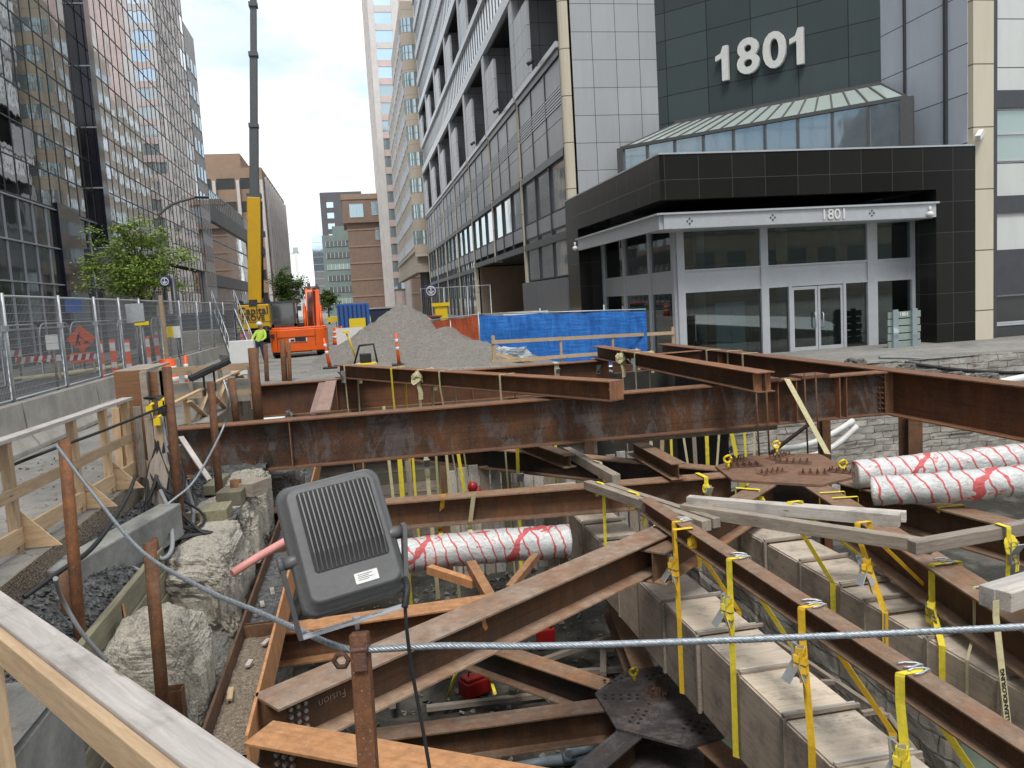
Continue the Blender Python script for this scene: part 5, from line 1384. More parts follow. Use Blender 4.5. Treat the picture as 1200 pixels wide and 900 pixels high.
lash('yellow strap with buckle over the lashed timber pair, right', 742, 577, -1.06, .13, .3, 'yel2', (1, .3, 0), .06, tail=True, rat=True)
lash('cream strap round the rear timber beside the main girder', 700, 541, -1.03, .12, .25, 'yel3', (1, .3, 0), .06, tail=True)
lash('amber strap wrapped round the end of the slender beam', 800, 620, -.98, .13, .3, 'yel4', (0, 1, 0), .07, tail=True)
lash('cream strap lying over the end of the big diagonal', 782, 617, -1.25, .2, .05, 'yel3', (.6, .8, 0), .07)
lash('yellow buckle strap over the brown brace beam left of the upper plate', 822, 557, -1.33, .2, .4, 'yel2', (1, 0, 0), .08, rat=True, tail=True)
lash('yellow strap over the brace beam just below the upper plate', 876, 573, -1.33, .2, .3, 'yel2', (.6, .6, 0), .07, tail=True)
lash('thin yellow strap round the brace beam below the upper plate at right', 975, 577, -1.33, .2, .45, 'yel2', (.2, 1, 0), .05)
lash('second thin yellow strap round the brace beam below the upper plate at right', 990, 583, -1.33, .2, .35, 'yel2', (.2, 1, 0), .05)
lash('yellow strap over the far right brace beam beside the pipe end', 1021, 569, -1.33, .2, .08, 'yel2', (.1, 1, 0), .08)
lash('yellow strap over the far right brace beam under the foil pipe', 1114, 593, -1.33, .2, .08, 'yel2', (.1, 1, 0), .08)
lash('cream and yellow strap with buckles on the grey timber at the right edge', 1175, 616, ZT, .09, .2, 'yel2', (1, 0, 0), .06, tail=True, rat=True, down=.9)

# ================================================================ PIPES
def foilpipe(label, pts, r, n=28):
    root = thing('foil_pipe', label, 'insulated pipe', pts[0]); m = MB()
    P = []; R_ = []
    N = 90
    for k in range(N + 1):
        t = k / N; p = lerp(pts[0], pts[-1], t)
        if len(pts) == 3: p = lerp(lerp(pts[0], pts[1], t), lerp(pts[1], pts[2], t), t)
        P.append(p); R_.append(r * (1 + .05 * noise.noise(V((t * 14, 0, r * 9))) + .035 * noise.noise(V((t * 45, 3, 0)))))
    R_[0] *= .93; m.tube(P, R_, n)
    for i, v_ in enumerate(m.v):
        m.v[i] = v_ + V((noise.noise(v_ * 5), noise.noise(v_ * 5 + V((9, 0, 0))), noise.noise(v_ * 5 + V((0, 9, 0))))) * .02
    m.build('foil_wrap', 'foil', root); return root
fp = foilpipe('foil wrapped pipe with red tape crossing behind the floodlight', [pz(395, 662, -2.3), pz(540, 640, -2.25), pz(668, 634, -2.3)], .30)
foilpipe('upper of the twin foil pipes with red tape at right', [pz(1002, 556, -1.12), pz(1120, 545, -1.02), pz(1260, 530, -.85)], .235)
foilpipe('lower of the twin foil pipes with red tape and red letters at right', [pz(1022, 575, -1.12), pz(1130, 572, -1.02), pz(1262, 555, -.88)], .225)
for px, lb in ((517, 'yellow sling round the taped pipe beside the floodlight'), (552, 'cream ratchet sling round the middle of the taped pipe')):
    c = pz(px, 642, -2.3); root = thing('sling', lb, 'sling', c); m = MB(); P = []
    for k in range(19):
        a = math.radians(-100 + k * 200 / 18 + 0); P.append(c + V((0, -math.cos(a) * .335, math.sin(a) * .335)))
    P.append(c + V((.1, -.1, 1.0)))
    m.ribbon(P, .08, (1, .1, 0), .006); m.build('webbing', 'yel3' if px > 530 else 'yel4', root)
# white bent conduits in the corner
for k, (q0, q1, q2, lb) in enumerate((((905, 524), (945, 532), (1000, 493), 'upper white conduit curving up toward the side girder'), ((912, 535), (965, 545), (1004, 499), 'lower white conduit curving up toward the side girder'))):
    a, b, c = pyy(*q0, 20), pyy(*q1, 20), pyy(*q2, 20)
    m = MB(); m.tube([lerp(lerp(a, b, t / 16), lerp(b, c, t / 16), t / 16) for t in range(17)], .085, 10); m.build('conduit', 'white', label=lb, cat='conduit')
m = MB(); m.tube([pd(272, 672, 8.2), pd(300, 654, 8.4), pd(345, 628, 8.8), pd(420, 600, 9.6)], .042, 12); m.build('pink_hose', 'pink', label='pink pipe sticking out left of the floodlight', cat='pipe')
# deep floor clutter
def fl(px, py): return pz(px, py, -5.45)
c = fl(557, 812)
root = thing('red_toolbox', 'red toolbox standing on the pit floor', 'toolbox', c)
m = MB(); m.frame_box(c, V((.9, .43, 0)), V((-.43, .9, 0)), V((0, 0, 1)), (-.28, .28), (-.18, .18), (0, .3)); m.build('body', 'red', root, bevel=.03)
m = MB(); m.frame_box(c, V((.9, .43, 0)), V((-.43, .9, 0)), V((0, 0, 1)), (-.25, .25), (-.15, .15), (.3, .38)); m.build('lid', 'red', root, bevel=.03)
m = MB(); m.tube([c + V((-.12, -.05, .38)), c + V((-.1, -.04, .45)), c + V((.1, .05, .45)), c + V((.12, .06, .38))], .018, 6); m.build('handle', 'black', root)
c = fl(640, 758); root = thing('fuel_can', 'red fuel can on the pit floor behind the big diagonal', 'can', c)
m = MB(); m.box((c.x - .2, c.y - .1, c.z), (c.x + .2, c.y + .1, c.z + .42)); m.build('body', 'red', root, bevel=.03)
m = MB(); m.tube([c + V((.12, 0, .42)), c + V((.14, 0, .5))], .04, 8); m.build('cap', 'black', root)
for (q0, q1, lb) in (((525, 815), (536, 783), 'left yellow tripod leg by the red toolbox'), ((570, 780), (580, 812), 'right yellow tripod leg by the red toolbox')):
    m = MB(); m.tube([fl(*q0), pz(*q1, -4.3)], .03, 6); m.build('tripod_leg', 'yel2', label=lb, cat='tripod leg')
for k, (q0, q1, z) in enumerate((((668, 882), (712, 872), -5.2), ((660, 889), (712, 880), -5.3), ((640, 893), (708, 885), -5.4), ((668, 868), (668, 884), -5.2), ((680, 893), (682, 903), -5.3), ((600, 900), (660, 889), -5.4))):
    m = MB(); m.tube([pz(*q0, z), pz(*q1, z)], .085, 8); m.build('pvc_pipe', 'slate', label='grey plastic pipe on the pit floor, %s' % ('top one of the stack', 'middle one of the stack', 'lowest one of the stack', 'upright elbow piece', 'small stub below the stack', 'long one reaching left under the orange beam')[k], cat='pipe', group='grey pipes on the pit floor')
for k, (q0, q1, z) in enumerate((((590, 790), (720, 745), -4.9), ((600, 812), (610, 775), -4.8), ((500, 830), (690, 808), -5.35), ((655, 760), (720, 760), -5.1), ((460, 828), (462, 780), -5.2), ((640, 790), (745, 783), -5.3), ((707, 760), (707, 790), -5.1))):
    m = MB(); m.board(pz(*q0, z), pz(*q1, z), .12, .09); m.build('old_timber', 'wgrey', label='old timber on the pit floor, %s' % ('slanting behind the deep plate', 'upright stub under the black web beam', 'lying along the left low beam', 'short one by the fuel can', 'short upright left of the toolbox', 'lying in front of the fuel can', 'stub right of the fuel can')[k], cat='timber', group='old timbers on the pit floor')
M['water'] = plain('still pit water', (.10, .13, .10), .08, 0, .2, .6, .01)
m = MB(); m.box((4.9, 3.2, -5.46), (14, 13.5, -5.44)); m.build('water', 'water', kind='structure')

M['tagp'] = plain('white paint tick', (.7, .7, .68), .8)
m = MB(); rr_ = random.Random(5)
for k in range(1500):
    x = rr_.uniform(-1.5, 6); y = rr_.uniform(6, 22); s_ = rr_.uniform(.02, .11) * rr_.random() + .015; c = V((x, y, ff(x, y) + s_ * .2))
    pts = [c + V((rr_.uniform(-1, 1), rr_.uniform(-1, 1), rr_.uniform(-.3, .9))).normalized() * s_ for _ in range(6)]
    m.add(pts, [(0, 1, 2), (0, 2, 3), (0, 3, 4), (0, 4, 5), (1, 2, 3), (2, 4, 5), (1, 3, 5), (0, 1, 5)])
m.build('floor_rubble', 'rockd', kind='stuff', label='broken stone and rubble strewn over the pit floor', cat='rubble')
# ================================================================ LEFT BANK: boulders, lagging, poles
def boulder(label, c, r, seed, mat='rock', amp=.28, sub=5):
    bm_ = MB(); nu, nv = 120, 80; c = V(c); r = V(r)
    vs = []; fs = []
    def P(t, a):
        d = V((math.sin(t) * math.cos(a), math.sin(t) * math.sin(a), math.cos(t)))
        # squared-off block with broken faces
        e = V([math.copysign(abs(k) ** .54, k) for k in d])
        q = d * 1.3 + V((seed * 7.1, seed * 3.3, seed))
        f = 1 + amp * (noise.noise(q) + .5 * noise.noise(q * 2.2) + .28 * noise.noise(q * 5) + .16 * noise.noise(q * 11) + .08 * noise.noise(q * 24))
        ce = noise.cell(q * 1.7) * .035 * amp * 2 + (.10 * noise.noise(q * 18) + .09 * noise.noise(q * 38)) * amp
        return c + V((e.x * r.x, e.y * r.y, e.z * r.z)) * (f - ce)
    vs.append(P(0, 0))
    for i in range(1, nv):
        for k in range(nu): vs.append(P(math.pi * i / nv, 2 * math.pi * k / nu))
    vs.append(P(math.pi, 0))
    fs = [(0, 1 + k, 1 + (k + 1) % nu) for k in range(nu)]
    for i in range(nv - 2):
        for k in range(nu):
            a = 1 + i * nu; fs.append((a + k, a + nu + k, a + nu + (k + 1) % nu, a + (k + 1) % nu))
    e = len(vs) - 1; a = 1 + (nv - 2) * nu
    fs += [(e, a + (k + 1) % nu, a + k) for k in range(nu)]
    bm_.add(vs, fs, None, False)
    return bm_.build('boulder', mat, label=label, cat='boulder')
q = pd(181, 792, 7.2); boulder('rounded pale boulder behind the rusty pole at lower left', (q.x - .02, q.y + .25, q.z - .15), (.41, .42, .58), 1, amp=.15)
boulder('tall cut boulder with red spray dots left of the floodlight', (-2.10, 10.6, -1.25), (.50, .95, .62), 2, amp=.15)
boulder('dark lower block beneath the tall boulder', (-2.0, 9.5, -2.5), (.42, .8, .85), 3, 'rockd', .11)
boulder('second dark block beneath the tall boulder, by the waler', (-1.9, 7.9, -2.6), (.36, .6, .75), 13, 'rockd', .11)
boulder('pale boulder at the back of the row near the main girder', (-2.05, 13.9, -1.15), (.42, .7, .62), 4, amp=.17)
boulder('flat topped boulder between the two rusty poles', (-2.15, 12.3, -1.15), (.50, .62, .55), 5, amp=.17)
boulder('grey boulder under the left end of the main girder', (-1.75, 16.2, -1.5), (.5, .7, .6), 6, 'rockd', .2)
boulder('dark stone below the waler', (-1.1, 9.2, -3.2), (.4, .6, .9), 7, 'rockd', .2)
M['redspray'] = plain('faded red spray paint', (.52, .22, .17), .9, 0, .3, 30)
# timber lagging at the near left
root = thing('timber_lagging', 'three greenish lagging planks on edge below the gravel at lower left', 'lagging', (-2.5, 8.3, -1.6))
la = pz(98, 728, -.62); lb_ = pz(180, 660, -.62); ld = (lb_ - la).normalized()
la = V((-2.44, 5.2, -.50)); lb_ = V((-2.42, 9.6, -.50)); ld = (lb_ - la).normalized()
for k in range(5):
    m = MB(); m.board(la - ld * .5 + V((.02 * k, 0, -.12 - k * .25)), lb_ + ld * .2 + V((.02 * k, 0, -.12 - k * .25)), .07, .24); m.build('plank', 'wgreen', root, bevel=.008)
for t in (.66,):
    m = MB(); q = lerp(la, lb_, t) + V((.045, -.01, -.14)); m.board(q + V((0, 0, .08)), q + V((.02, 0, -.25)), .004, .05, up=ld); m.build('paint_mark', 'orpaint', root)
# small clutter of stones on bench and floor near the boulders
m = MB()
for k in range(2600):
    x = random.uniform(-2.95, -2.5); y = 5 + random.random() ** 1.5 * 12; s_ = random.uniform(.010, .034)
    z = fb(x, y) + s_ * .3
    c = V((x, y, z)); pts = [c + V((random.uniform(-1, 1), random.uniform(-1, 1), random.uniform(-.3, .9))).normalized() * s_ for _ in range(6)]
    m.add(pts, [(0, 1, 2), (0, 2, 3), (0, 3, 4), (0, 4, 5), (1, 2, 3), (2, 4, 5), (1, 3, 5), (0, 1, 5)])
m.build('loose_stones', 'gravel', kind='stuff', label='loose dark stones scattered on the bench beside the boulders', cat='stones')
m = MB()
for k in range(1200):
    x = random.uniform(-5.5, -3.05) if random.random() < .6 else random.uniform(-2, 6); y = random.uniform(3, 14) if x < 0 and x < -3 else random.uniform(24.5, 34); s_ = random.uniform(.008, .03)
    c = V((x, y, hgt(x, y) + s_ * .3)); pts = [c + V((random.uniform(-1, 1), random.uniform(-1, 1), random.uniform(-.3, .9))).normalized() * s_ for _ in range(6)]
    m.add(pts, [(0, 1, 2), (0, 2, 3), (0, 3, 4), (0, 4, 5), (1, 2, 3), (2, 4, 5), (1, 3, 5), (0, 1, 5)])
m.build('ground_rubble', 'sand', kind='stuff', label='small rubble and grit strewn over the dusty ground', cat='rubble')
# kerb beam beside the bench
m = MB(); a = pz(90, 650, -.15); b = pz(195, 592, -.15); d = (b - a)
m.board(a - d * .25, b + d * .05, .28, .42, ztop=True); m.build('concrete_kerb', 'kerb', label='dusty concrete kerb beam below the timber railing', cat='kerb', bevel=.02)

def pole(label, top, bot, zb, r, name='rusty_pole', mat='post', cap=True):
    b = pz(*bot, zb); dist = (b - CAMPOS).dot(-cb)
    t = pd(*top, dist)
    m = MB(); m.tube([b - (t - b) * .15, lerp(b, t, .5), t], r, 12); o = m.build(name, mat, label=label, cat='pole', group='rusty guide poles')
    return t, b, dist, o
P1 = pole('rusty pole at far left holding the end of the grey wire rope', (75, 515), (95, 757), -.62, .050)
pole('short rusty pole stub just left of the far left rope pole', (72, 668), (82, 745), -.62, .045)
P2_ = pole('leaning rusty pole in front of the rounded boulder', (175, 636), (191, 824), -1.0, .052)
P3 = pole('tall rusty pole rising beside the plywood end of the railing', (195, 430), (213, 622), -.62, .060)
P4 = pole('rusty pole in front of the main girder left end', (247, 448), (258, 590), -.62, .055)
pole('rusty pole stub beside the timber blocks', (276, 562), (278, 588), -.62, .08)
pole('rusty pole stub in the rubble below the cables', (175, 632), (178, 650), -.55, .09)
pole('rusty pole with wooden prop left of the back girder', (271, 443), (277, 492), 0.0, .07)
pole('thick rusty pole in front of the grey back ground', (296, 408), (303, 488), 0.0, .10)
pole('slim rusty pole by the excavator, leftmost of three', (311, 404), (313, 447), 0, .07)
pole('slim rusty pole by the excavator, middle of three', (331, 398), (334, 447), 0, .09)
pole('slim rusty pole by the excavator, rightmost of three', (338, 402), (340, 447), 0, .06)
# square tube stub
b = pz(207, 835, -1.25); m = MB()
for (x0, y0, x1, y1) in ((-.07, -.07, .07, -.06), (-.07, .06, .07, .07), (-.07, -.06, -.06, .06), (.06, -.06, .07, .06)): m.box((b.x + x0, b.y + y0, b.z - .3), (b.x + x1, b.y + y1, b.z + .22))
m.build('square_tube', 'post', label='open square steel tube stub by the rounded boulder', cat='tube')
# yellow ring caps on the anchor bars
def ringcap(label, px, py, dist, s=.06):
    s *= .68
    c = pd(px, py, dist); root = thing('ring_cap', label, 'eye cap', c, 'yellow ring caps')
    m = MB(); P = [c + V((math.cos(t * math.pi / 8) * s, .02 * math.sin(t), math.sin(t * math.pi / 8) * s)) for t in range(17)]
    m.tube(P, s * .34, 8, caps=False); m.build('ring', 'yelp', root)
    m = MB(); m.tube([c + V((0, 0, -s * 1.1)), c + V((0, 0, -s * 2.4))], s * .42, 8); m.build('stem', 'yelp', root)
for a in (('yellow ring cap at the foot of the tall rusty pole', 219, 610, 11.9, .075), ('yellow ring cap beside the second rusty pole', 263, 579, 13.5, .07), ('yellow ring cap on the timber blocks under the main girder', 280, 563, 14, .07),
          ('yellow ring cap on lagging behind the foreground rail', 96, 752, 8.0, .07), ('yellow ring cap on the left corner of the upper plate', 853, 538, 15.2, .10), ('yellow ring cap at the back corner of the upper plate', 910, 521, 15.6, .10),
          ('yellow ring cap at the right corner of the upper plate beside the foil pipe', 988, 544, 14.8, .11), ('amber ring cap standing on the deep plate', 743, 787, 12.6, .09)):
    ringcap(*a)

# ---------------------------------------------------------------- wire rope, lamp post and floodlight
DL = 3.0
rp_px = [(66, 522, 6.3), (110, 580, 5.6), (165, 645, 4.9), (235, 688, 4.2), (300, 716, 3.7), (350, 738, 3.35), (392, 756, 3.08), (424, 761, 2.985), (520, 757, 2.95), (640, 757, 2.9), (800, 752, 2.88), (1000, 744, 2.85), (1210, 734, 2.8)]
ctrl = [pd(*q) for q in rp_px]
def smooth(ctrl, n=14):
    out = []
    for i in range(len(ctrl) - 1):
        p0 = ctrl[max(i - 1, 0)]; p1 = ctrl[i]; p2 = ctrl[i + 1]; p3 = ctrl[min(i + 2, len(ctrl) - 1)]
        for k in range(n):
            t = k / n
            out.append(.5 * ((2 * p1) + (p2 - p0) * t + (2 * p0 - 5 * p1 + 4 * p2 - p3) * t * t + (3 * p1 - p0 - 3 * p2 + p3) * t ** 3))
    out.append(ctrl[-1]); return out
path = smooth(ctrl, 34)
m = MB(); prev = None; L = 0; strands = [[] for _ in range(6)]
for i, p in enumerate(path):
    t = (path[min(i + 1, len(path) - 1)] - path[max(i - 1, 0)]).normalized()
    b = t.orthogonal().normalized() if prev is None else (prev - t * prev.dot(t)).normalized(); prev = b; c = t.cross(b)
    if i: L += (p - path[i - 1]).length
    for s_ in range(6):
        an = L / .085 * 2 * math.pi / 1.0 * .9 + s_ * math.pi / 3
        strands[s_].append(p + (b * math.cos(an) + c * math.sin(an)) * .0072)
for s_ in strands: m.tube(s_, .0062, 6)
m.build('wire_rope', 'rope', label='grey twisted wire rope strung across the foreground over the lamp post', cat='wire rope')
# lamp post: square rusty bar with clamp
pt = pd(421, 741, DL); pb = pd(434, 930, DL - .05)
root = thing('lamp_post', 'rusty square post in the foreground holding the floodlight and rope', 'post', pb)
xa = w(V((1, 0, 0))); xa = V((xa.x, xa.y, 0)).normalized(); ya = V((0, 0, 1)).cross(xa)
ax = (pt - pb).normalized()
m = MB(); m.board(pb - ax * 1.0, pt, .066, .066, up=-ya); m.build('bar', 'post', root, bevel=.006)
m = MB(); q = pd(422, 768, DL - .045); m.board(q + ax * .045, q - ax * .055, .05, .03, up=-ya); m.tube([q + ax * .02 - xa * .03, q + ax * .02 + xa * .03], .02, 6, sm=False); m.build('clamp', 'bolt', root, bevel=.004)
m = MB(); q = pd(400, 774, DL - .02); hx = []
for k in range(7): hx.append(q + (xa * math.cos(k * math.pi / 3) + V((0, 0, 1)) * math.sin(k * math.pi / 3)) * .027)
m.tube(hx, .0095, 6, caps=False); m.build('nut', 'bolt', root)
# floodlight
U = V((.350, -.078, .14)); Vv = V((.158, .430, -.15))    # camera-frame axes (x right, y down, z away), metres
Wd = w(U); Hd = w(Vv)
wl = Wd.length; Wd.normalize(); Hd = (Hd - Wd * Hd.dot(Wd)); hl = Hd.length; Hd.normalize(); Nn = Wd.cross(Hd).normalized()
if Nn.dot(CAMPOS - pd(400, 640, DL)) < 0: Nn = -Nn
tl = pd(321, 575, DL + .02)
LT = thing('floodlight', 'grey finned floodlight on a slotted bracket seen from behind, tilted', 'floodlight', pt)
def lp(u, v_, n): return tl + Wd * (wl * u) + Hd * (hl * v_) + Nn * n
# housing: rounded rim + raised back
def rrect(u0, u1, v0, v1, r, n, k=6):
    out = []
    for (cx_, cy_, a0) in ((u1 - r, v0 + r, -90), (u1 - r, v1 - r, 0), (u0 + r, v1 - r, 90), (u0 + r, v0 + r, 180)):
        for j in range(k + 1):
            a = math.radians(a0 + 90 * j / k); out.append(tl + Wd * (cx_ + r * math.cos(a)) + Hd * (cy_ + r * math.sin(a)) + Nn * n)
    return out
def loft(rings, cap0=True, cap1=True):
    m = MB(); n = len(rings[0]); vs = [p for r_ in rings for p in r_]; fs = []
    for i in range(len(rings) - 1):
        for k in range(n): fs.append((i * n + k, i * n + (k + 1) % n, (i + 1) * n + (k + 1) % n, (i + 1) * n + k))
    m.add(vs, fs, None, True)
    if cap0: m.f.append(list(range(n - 1, -1, -1))); m.sm.append(False)
    if cap1: m.f.append([(len(rings) - 1) * n + k for k in range(n)]); m.sm.append(False)
    return m
m = loft([rrect(0, wl, 0, hl, .05, -.075), rrect(-.004, wl + .004, -.004, hl + .004, .052, -.06), rrect(-.004, wl + .004, -.004, hl + .004, .052, -.02), rrect(.004, wl - .004, .004, hl - .004, .05, -.008), rrect(.016, wl - .016, .016, hl - .016, .045, -.004), rrect(.026, wl - .026, .024, hl - .03, .035, .035), rrect(.034, wl - .034, .032, hl - .04, .03, .043)])
m.build('housing', 'dgrey', LT)
# black sheet under the fins, and the fins
fu0, fu1, fv0, fv1 = .065, wl - .045, .045, hl * .72
m = loft([rrect(fu0, fu1, fv0, fv1, .015, .0435), rrect(fu0, fu1, fv0, fv1, .015, .0445)]); m.build('fin_bed', 'black', LT)
for k in range(16):
    u = fu0 + .012 + (fu1 - fu0 - .024) * k / 15; n = 14; up = []; 
    m = MB()
    prof = []
    for j in range(n + 1):
        t = j / n; prof.append((fv0 + .004 + (fv1 - fv0 - .008) * t, .045 + .026 * math.sin(math.pi * min(1, t * 1.25 + .12) * .5) * (1 if t < .8 else (1 - t) / .2 * .9 + .1)))
    base = [tl + Wd * u + Hd * v_ + Nn * .0446 for v_, h in prof]; top = [tl + Wd * u + Hd * v_ + Nn * (h + .002) for v_, h in prof]
    vs = []; th = .0026
    for s_ in (-th, th):
        vs += [p + Wd * s_ for p in base] + [p + Wd * s_ for p in top]
    N_ = n + 1; fs = []
    for j in range(n):
        fs.append((j, j + 1, N_ + j + 1, N_ + j)); o2 = 2 * N_; fs.append((o2 + j + 1, o2 + j, o2 + N_ + j, o2 + N_ + j + 1)); fs.append((N_ + j, N_ + j + 1, o2 + N_ + j + 1, o2 + N_ + j))
    fs.append((0, N_, 2 * N_ + N_, 2 * N_)); fs.append((n, 2 * N_ + n, 3 * N_ + n, N_ + n))
    m.add(vs, fs); m.build('cooling_fin', 'dgrey', LT)
m = loft([rrect(wl * .50, wl * .72, hl * .80, hl * .88, .003, .0435), rrect(wl * .50, wl * .72, hl * .80, hl * .88, .003, .0450)]); st = m.build('rating_label', 'white', LT)
m = MB()
for k in range(4): m.frame_box(tl + Wd * (wl * .53) + Hd * (hl * (.815 + k * .013)) + Nn * .0451, Wd, Hd, Nn, (0, wl * (.1 if k % 2 else .14)), (0, .0022), (0, .0004))
m.build('print', 'dgrey', st)
m = loft([rrect(.012, wl - .012, .012, hl - .012, .045, -.0765), rrect(.012, wl - .012, .012, hl - .012, .045, -.079)]); m.build('front_glass', 'glassl', LT)
# pivots, arms, bracket
for u, s_ in ((-.0, -1), (wl, 1)):
    c = tl + Wd * u + Hd * (hl * .56) + Nn * -.02
    m = MB(); m.tube([c - Wd * (.035 * s_ * -1) * 0 + Wd * (-.045 * s_), c + Wd * (.03 * s_)], .024, 14); m.tube([c + Wd * (.03 * s_), c + Wd * (.048 * s_)], .03, 14); m.build('pivot', 'dgrey', LT)
bl = pd(352, 748, DL - .02); br = pd(476, 709, DL + .02)
cl = tl + Wd * -.04 + Hd * (hl * .56) + Nn * -.02; crr = tl + Wd * (wl + .04) + Hd * (hl * .56) + Nn * -.02
m = MB(); m.board(cl + V((0, 0, .02)), bl, .05, .016, up=Wd); m.build('bracket_arm', 'dgrey', LT)
m = MB(); m.board(crr + V((0, 0, .02)), br, .05, .016, up=Wd); m.build('bracket_arm', 'dgrey', LT)
ab = (br - bl).normalized(); upb = V((0, 0, 1)); bb = upb.cross(ab).normalized(); cb_ = ab.cross(bb)
m = MB(); Lb = (br - bl).length; xsb = [0, .05, .10, .16, .21, .28, Lb] if Lb < .4 else [0, .06, .11, .2, .25, .33, Lb]
for (u0, u1) in ((0, .045), (.085, .16), (.20, .27), (.31, Lb)): m.frame_box(bl, ab, bb, cb_, (u0, u1), (-.02, .02), (-.003, .003))
for (u0, u1) in ((.045, .085), (.16, .20), (.27, .31)):
    m.frame_box(bl, ab, bb, cb_, (u0, u1), (-.02, -.006), (-.003, .003)); m.frame_box(bl, ab, bb, cb_, (u0, u1), (.006, .02), (-.003, .003))
m.build('slotted_bracket', 'alu', LT)
q = pd(418, 728, DL - .0); m = MB(); m.tube([q - V((0, 0, .03)), q + V((0, 0, .012))], .008, 8); m.tube([q + V((0, 0, .004)), q + V((0, 0, .016))], .015, 6, sm=False); m.build('bolt', 'galv', LT)
m = MB(); m.tube(smooth([lp(.97, .93, .0), pd(477, 690, DL - .06), pd(474, 712, DL - .09)], 8), .012, 8); m.build('cable_gland', 'black', LT)
m = MB(); m.tube(smooth([pd(474, 690, DL - .06), pd(476, 730, DL - .08), pd(482, 780, DL - .06), pd(491, 830, DL - .05), pd(500, 880, DL - .05), pd(510, 940, DL - .05)], 8), .0065, 8); m.build('power_cable', 'black', LT)

# ================================================================ FOREGROUND TIMBER RAIL
ZR = 1.05
ru0 = pz(-40, 664, ZR); ru1 = pz(285, 885, ZR); rd = (ru1 - ru0).normalized()
rn = V((0, 0, 1)).cross(rd).normalized()
if rn.dot(-ru0) < 0: rn = -rn          # toward the camera side
root = thing('near_railing', 'bleached timber guard rail in the lower left foreground', 'railing', (ru0.x, ru0.y, 0))
wl0 = abs((pz(0, 729, ZR) - pz(0, 691, ZR)).dot(rn))
m = MB(); m.board(ru0 - rd * .8 + rn * (wl0 / 2), ru1 + rd * .9 + rn * (wl0 / 2), wl0, .038, ztop=True); m.build('cap_board', 'wwhite', root, bevel=.004)
m = MB(); m.board(ru0 - rd * .8 + rn * (wl0 + .021) + V((0, 0, -.012)), ru1 + rd * .9 + rn * (wl0 + .021) + V((0, 0, -.012)), .038, .11, ztop=True); m.build('side_board', 'wtan', root, bevel=.004)
for t in (.30, 1.9, -.9):
    q = ru0 + rd * (t + .12) + rn * (wl0 * .5); m = MB(); m.board((q.x, q.y, 1.01), (q.x, q.y, .03), .09, .09, up=rd); m.build('post', 'wtan', root, bevel=.004)

# ================================================================ LEFT TIMBER RAILING
RA = V((-3.55, 4.0, 0)); RB = V((-3.10, 11.7, 0)); rdv = (RB - RA).normalized(); rnn = V((rdv.y, -rdv.x, 0))
root = thing('timber_railing', 'long timber guard railing with braced posts along the left edge of the pit', 'railing', RA)
top = lambda t: RA + rdv * t
LR = (RB - RA).length
m = MB(); m.board(top(0) + V((0, 0, 1.07)), top(LR) + V((0, 0, 1.07)), .14, .04); m.build('top_rail', 'wwhite', root, bevel=.004)
m = MB(); m.board(top(0) + V((0, 0, .56)) + rnn * .03, top(LR) + V((0, 0, .56)) + rnn * .03, .04, .11); m.build('mid_rail', 'wtan', root, bevel=.004)
m = MB(); m.board(top(0) + V((0, 0, .15)) + rnn * .03, top(LR) + V((0, 0, .15)) + rnn * .03, .04, .16); m.build('toe_board', 'wtan', root, bevel=.004)
for px, zz in ((12, 0), (88, 0), (124, 0), (150, 0)):
    # where the vertical plane of the railing meets this pixel column at rail height
    best = min(range(300), key=lambda k: abs(projx(top(LR * k / 299) + V((0, 0, .6))) - px)); q = top(LR * best / 299)
    m = MB(); m.board(q + V((0, 0, 1.05)), q + V((0, 0, .0)), .09, .09, up=rdv); m.build('post', 'wtan', root, bevel=.005)
    m = MB(); m.prism([q + rdv * .05 + V((0, 0, .02)), q + rdv * .05 + rnn * .62 * .6 + V((0, 0, .02)), q + rdv * .05 + V((0, 0, .42))], rdv * .02); m.build('gusset', 'wtan', root)
# plywood hoarding box at the end of the railing
HB = thing('plywood_hoarding', 'brown plywood box with grey studs at the end of the left railing', 'hoarding', (-3.2, 12.0, 0))
h0 = pz(133, 560, 0); 
hx0 = pyy(133, 430, 12.0).x; hx1 = pyy(163, 430, 12.0).x; hx2 = pyy(188, 430, 12.0).x
m = MB(); m.box((hx0, 12.0, 0), (hx1, 12.02, 1.42)); m.build('panel', 'plyo', HB)
m = MB(); m.box((hx0 - .02, 12.02, 1.40), (hx1 + .1, 13.4, 1.43)); m.build('lid', 'wgrey', HB)
m = MB(); m.box((hx1 + .09, 12.1, 0), (hx2, 12.13, 1.38)); m.build('panel', 'plyo', HB)
m = MB(); m.box((hx0 - .02, 12.03, 0), (hx0, 13.4, 1.40)); m.build('panel', 'plyo', HB)
for x in (hx1, hx2 - .02, hx1 + .23):
    m = MB(); m.box((x, 11.95, 0), (x + .09, 12.04, 1.40)); m.build('stud', 'wgrey', HB, bevel=.004)
for k in range(5):
    x = hx0 + .05 + k * .14; q = V((x, 11.6, 0)); m = MB(); m.board(q, q + V((random.uniform(-.04, .04), 0, random.uniform(.75, 1.0))), .10, .04, up=(0, 1, 0)); m.build('upright_plank', random.choice(('wgrey', 'wtan')), HB, bevel=.003)
m = MB(); m.board((hx0 + .45, 11.3, -.5), (hx0 + .62, 11.6, .38), .26, .04, up=(0, 1, .3)); m.build('leaning_board', 'wgrey', label='grey board leaning under the cable bundle at the railing end', cat='board', bevel=.004)
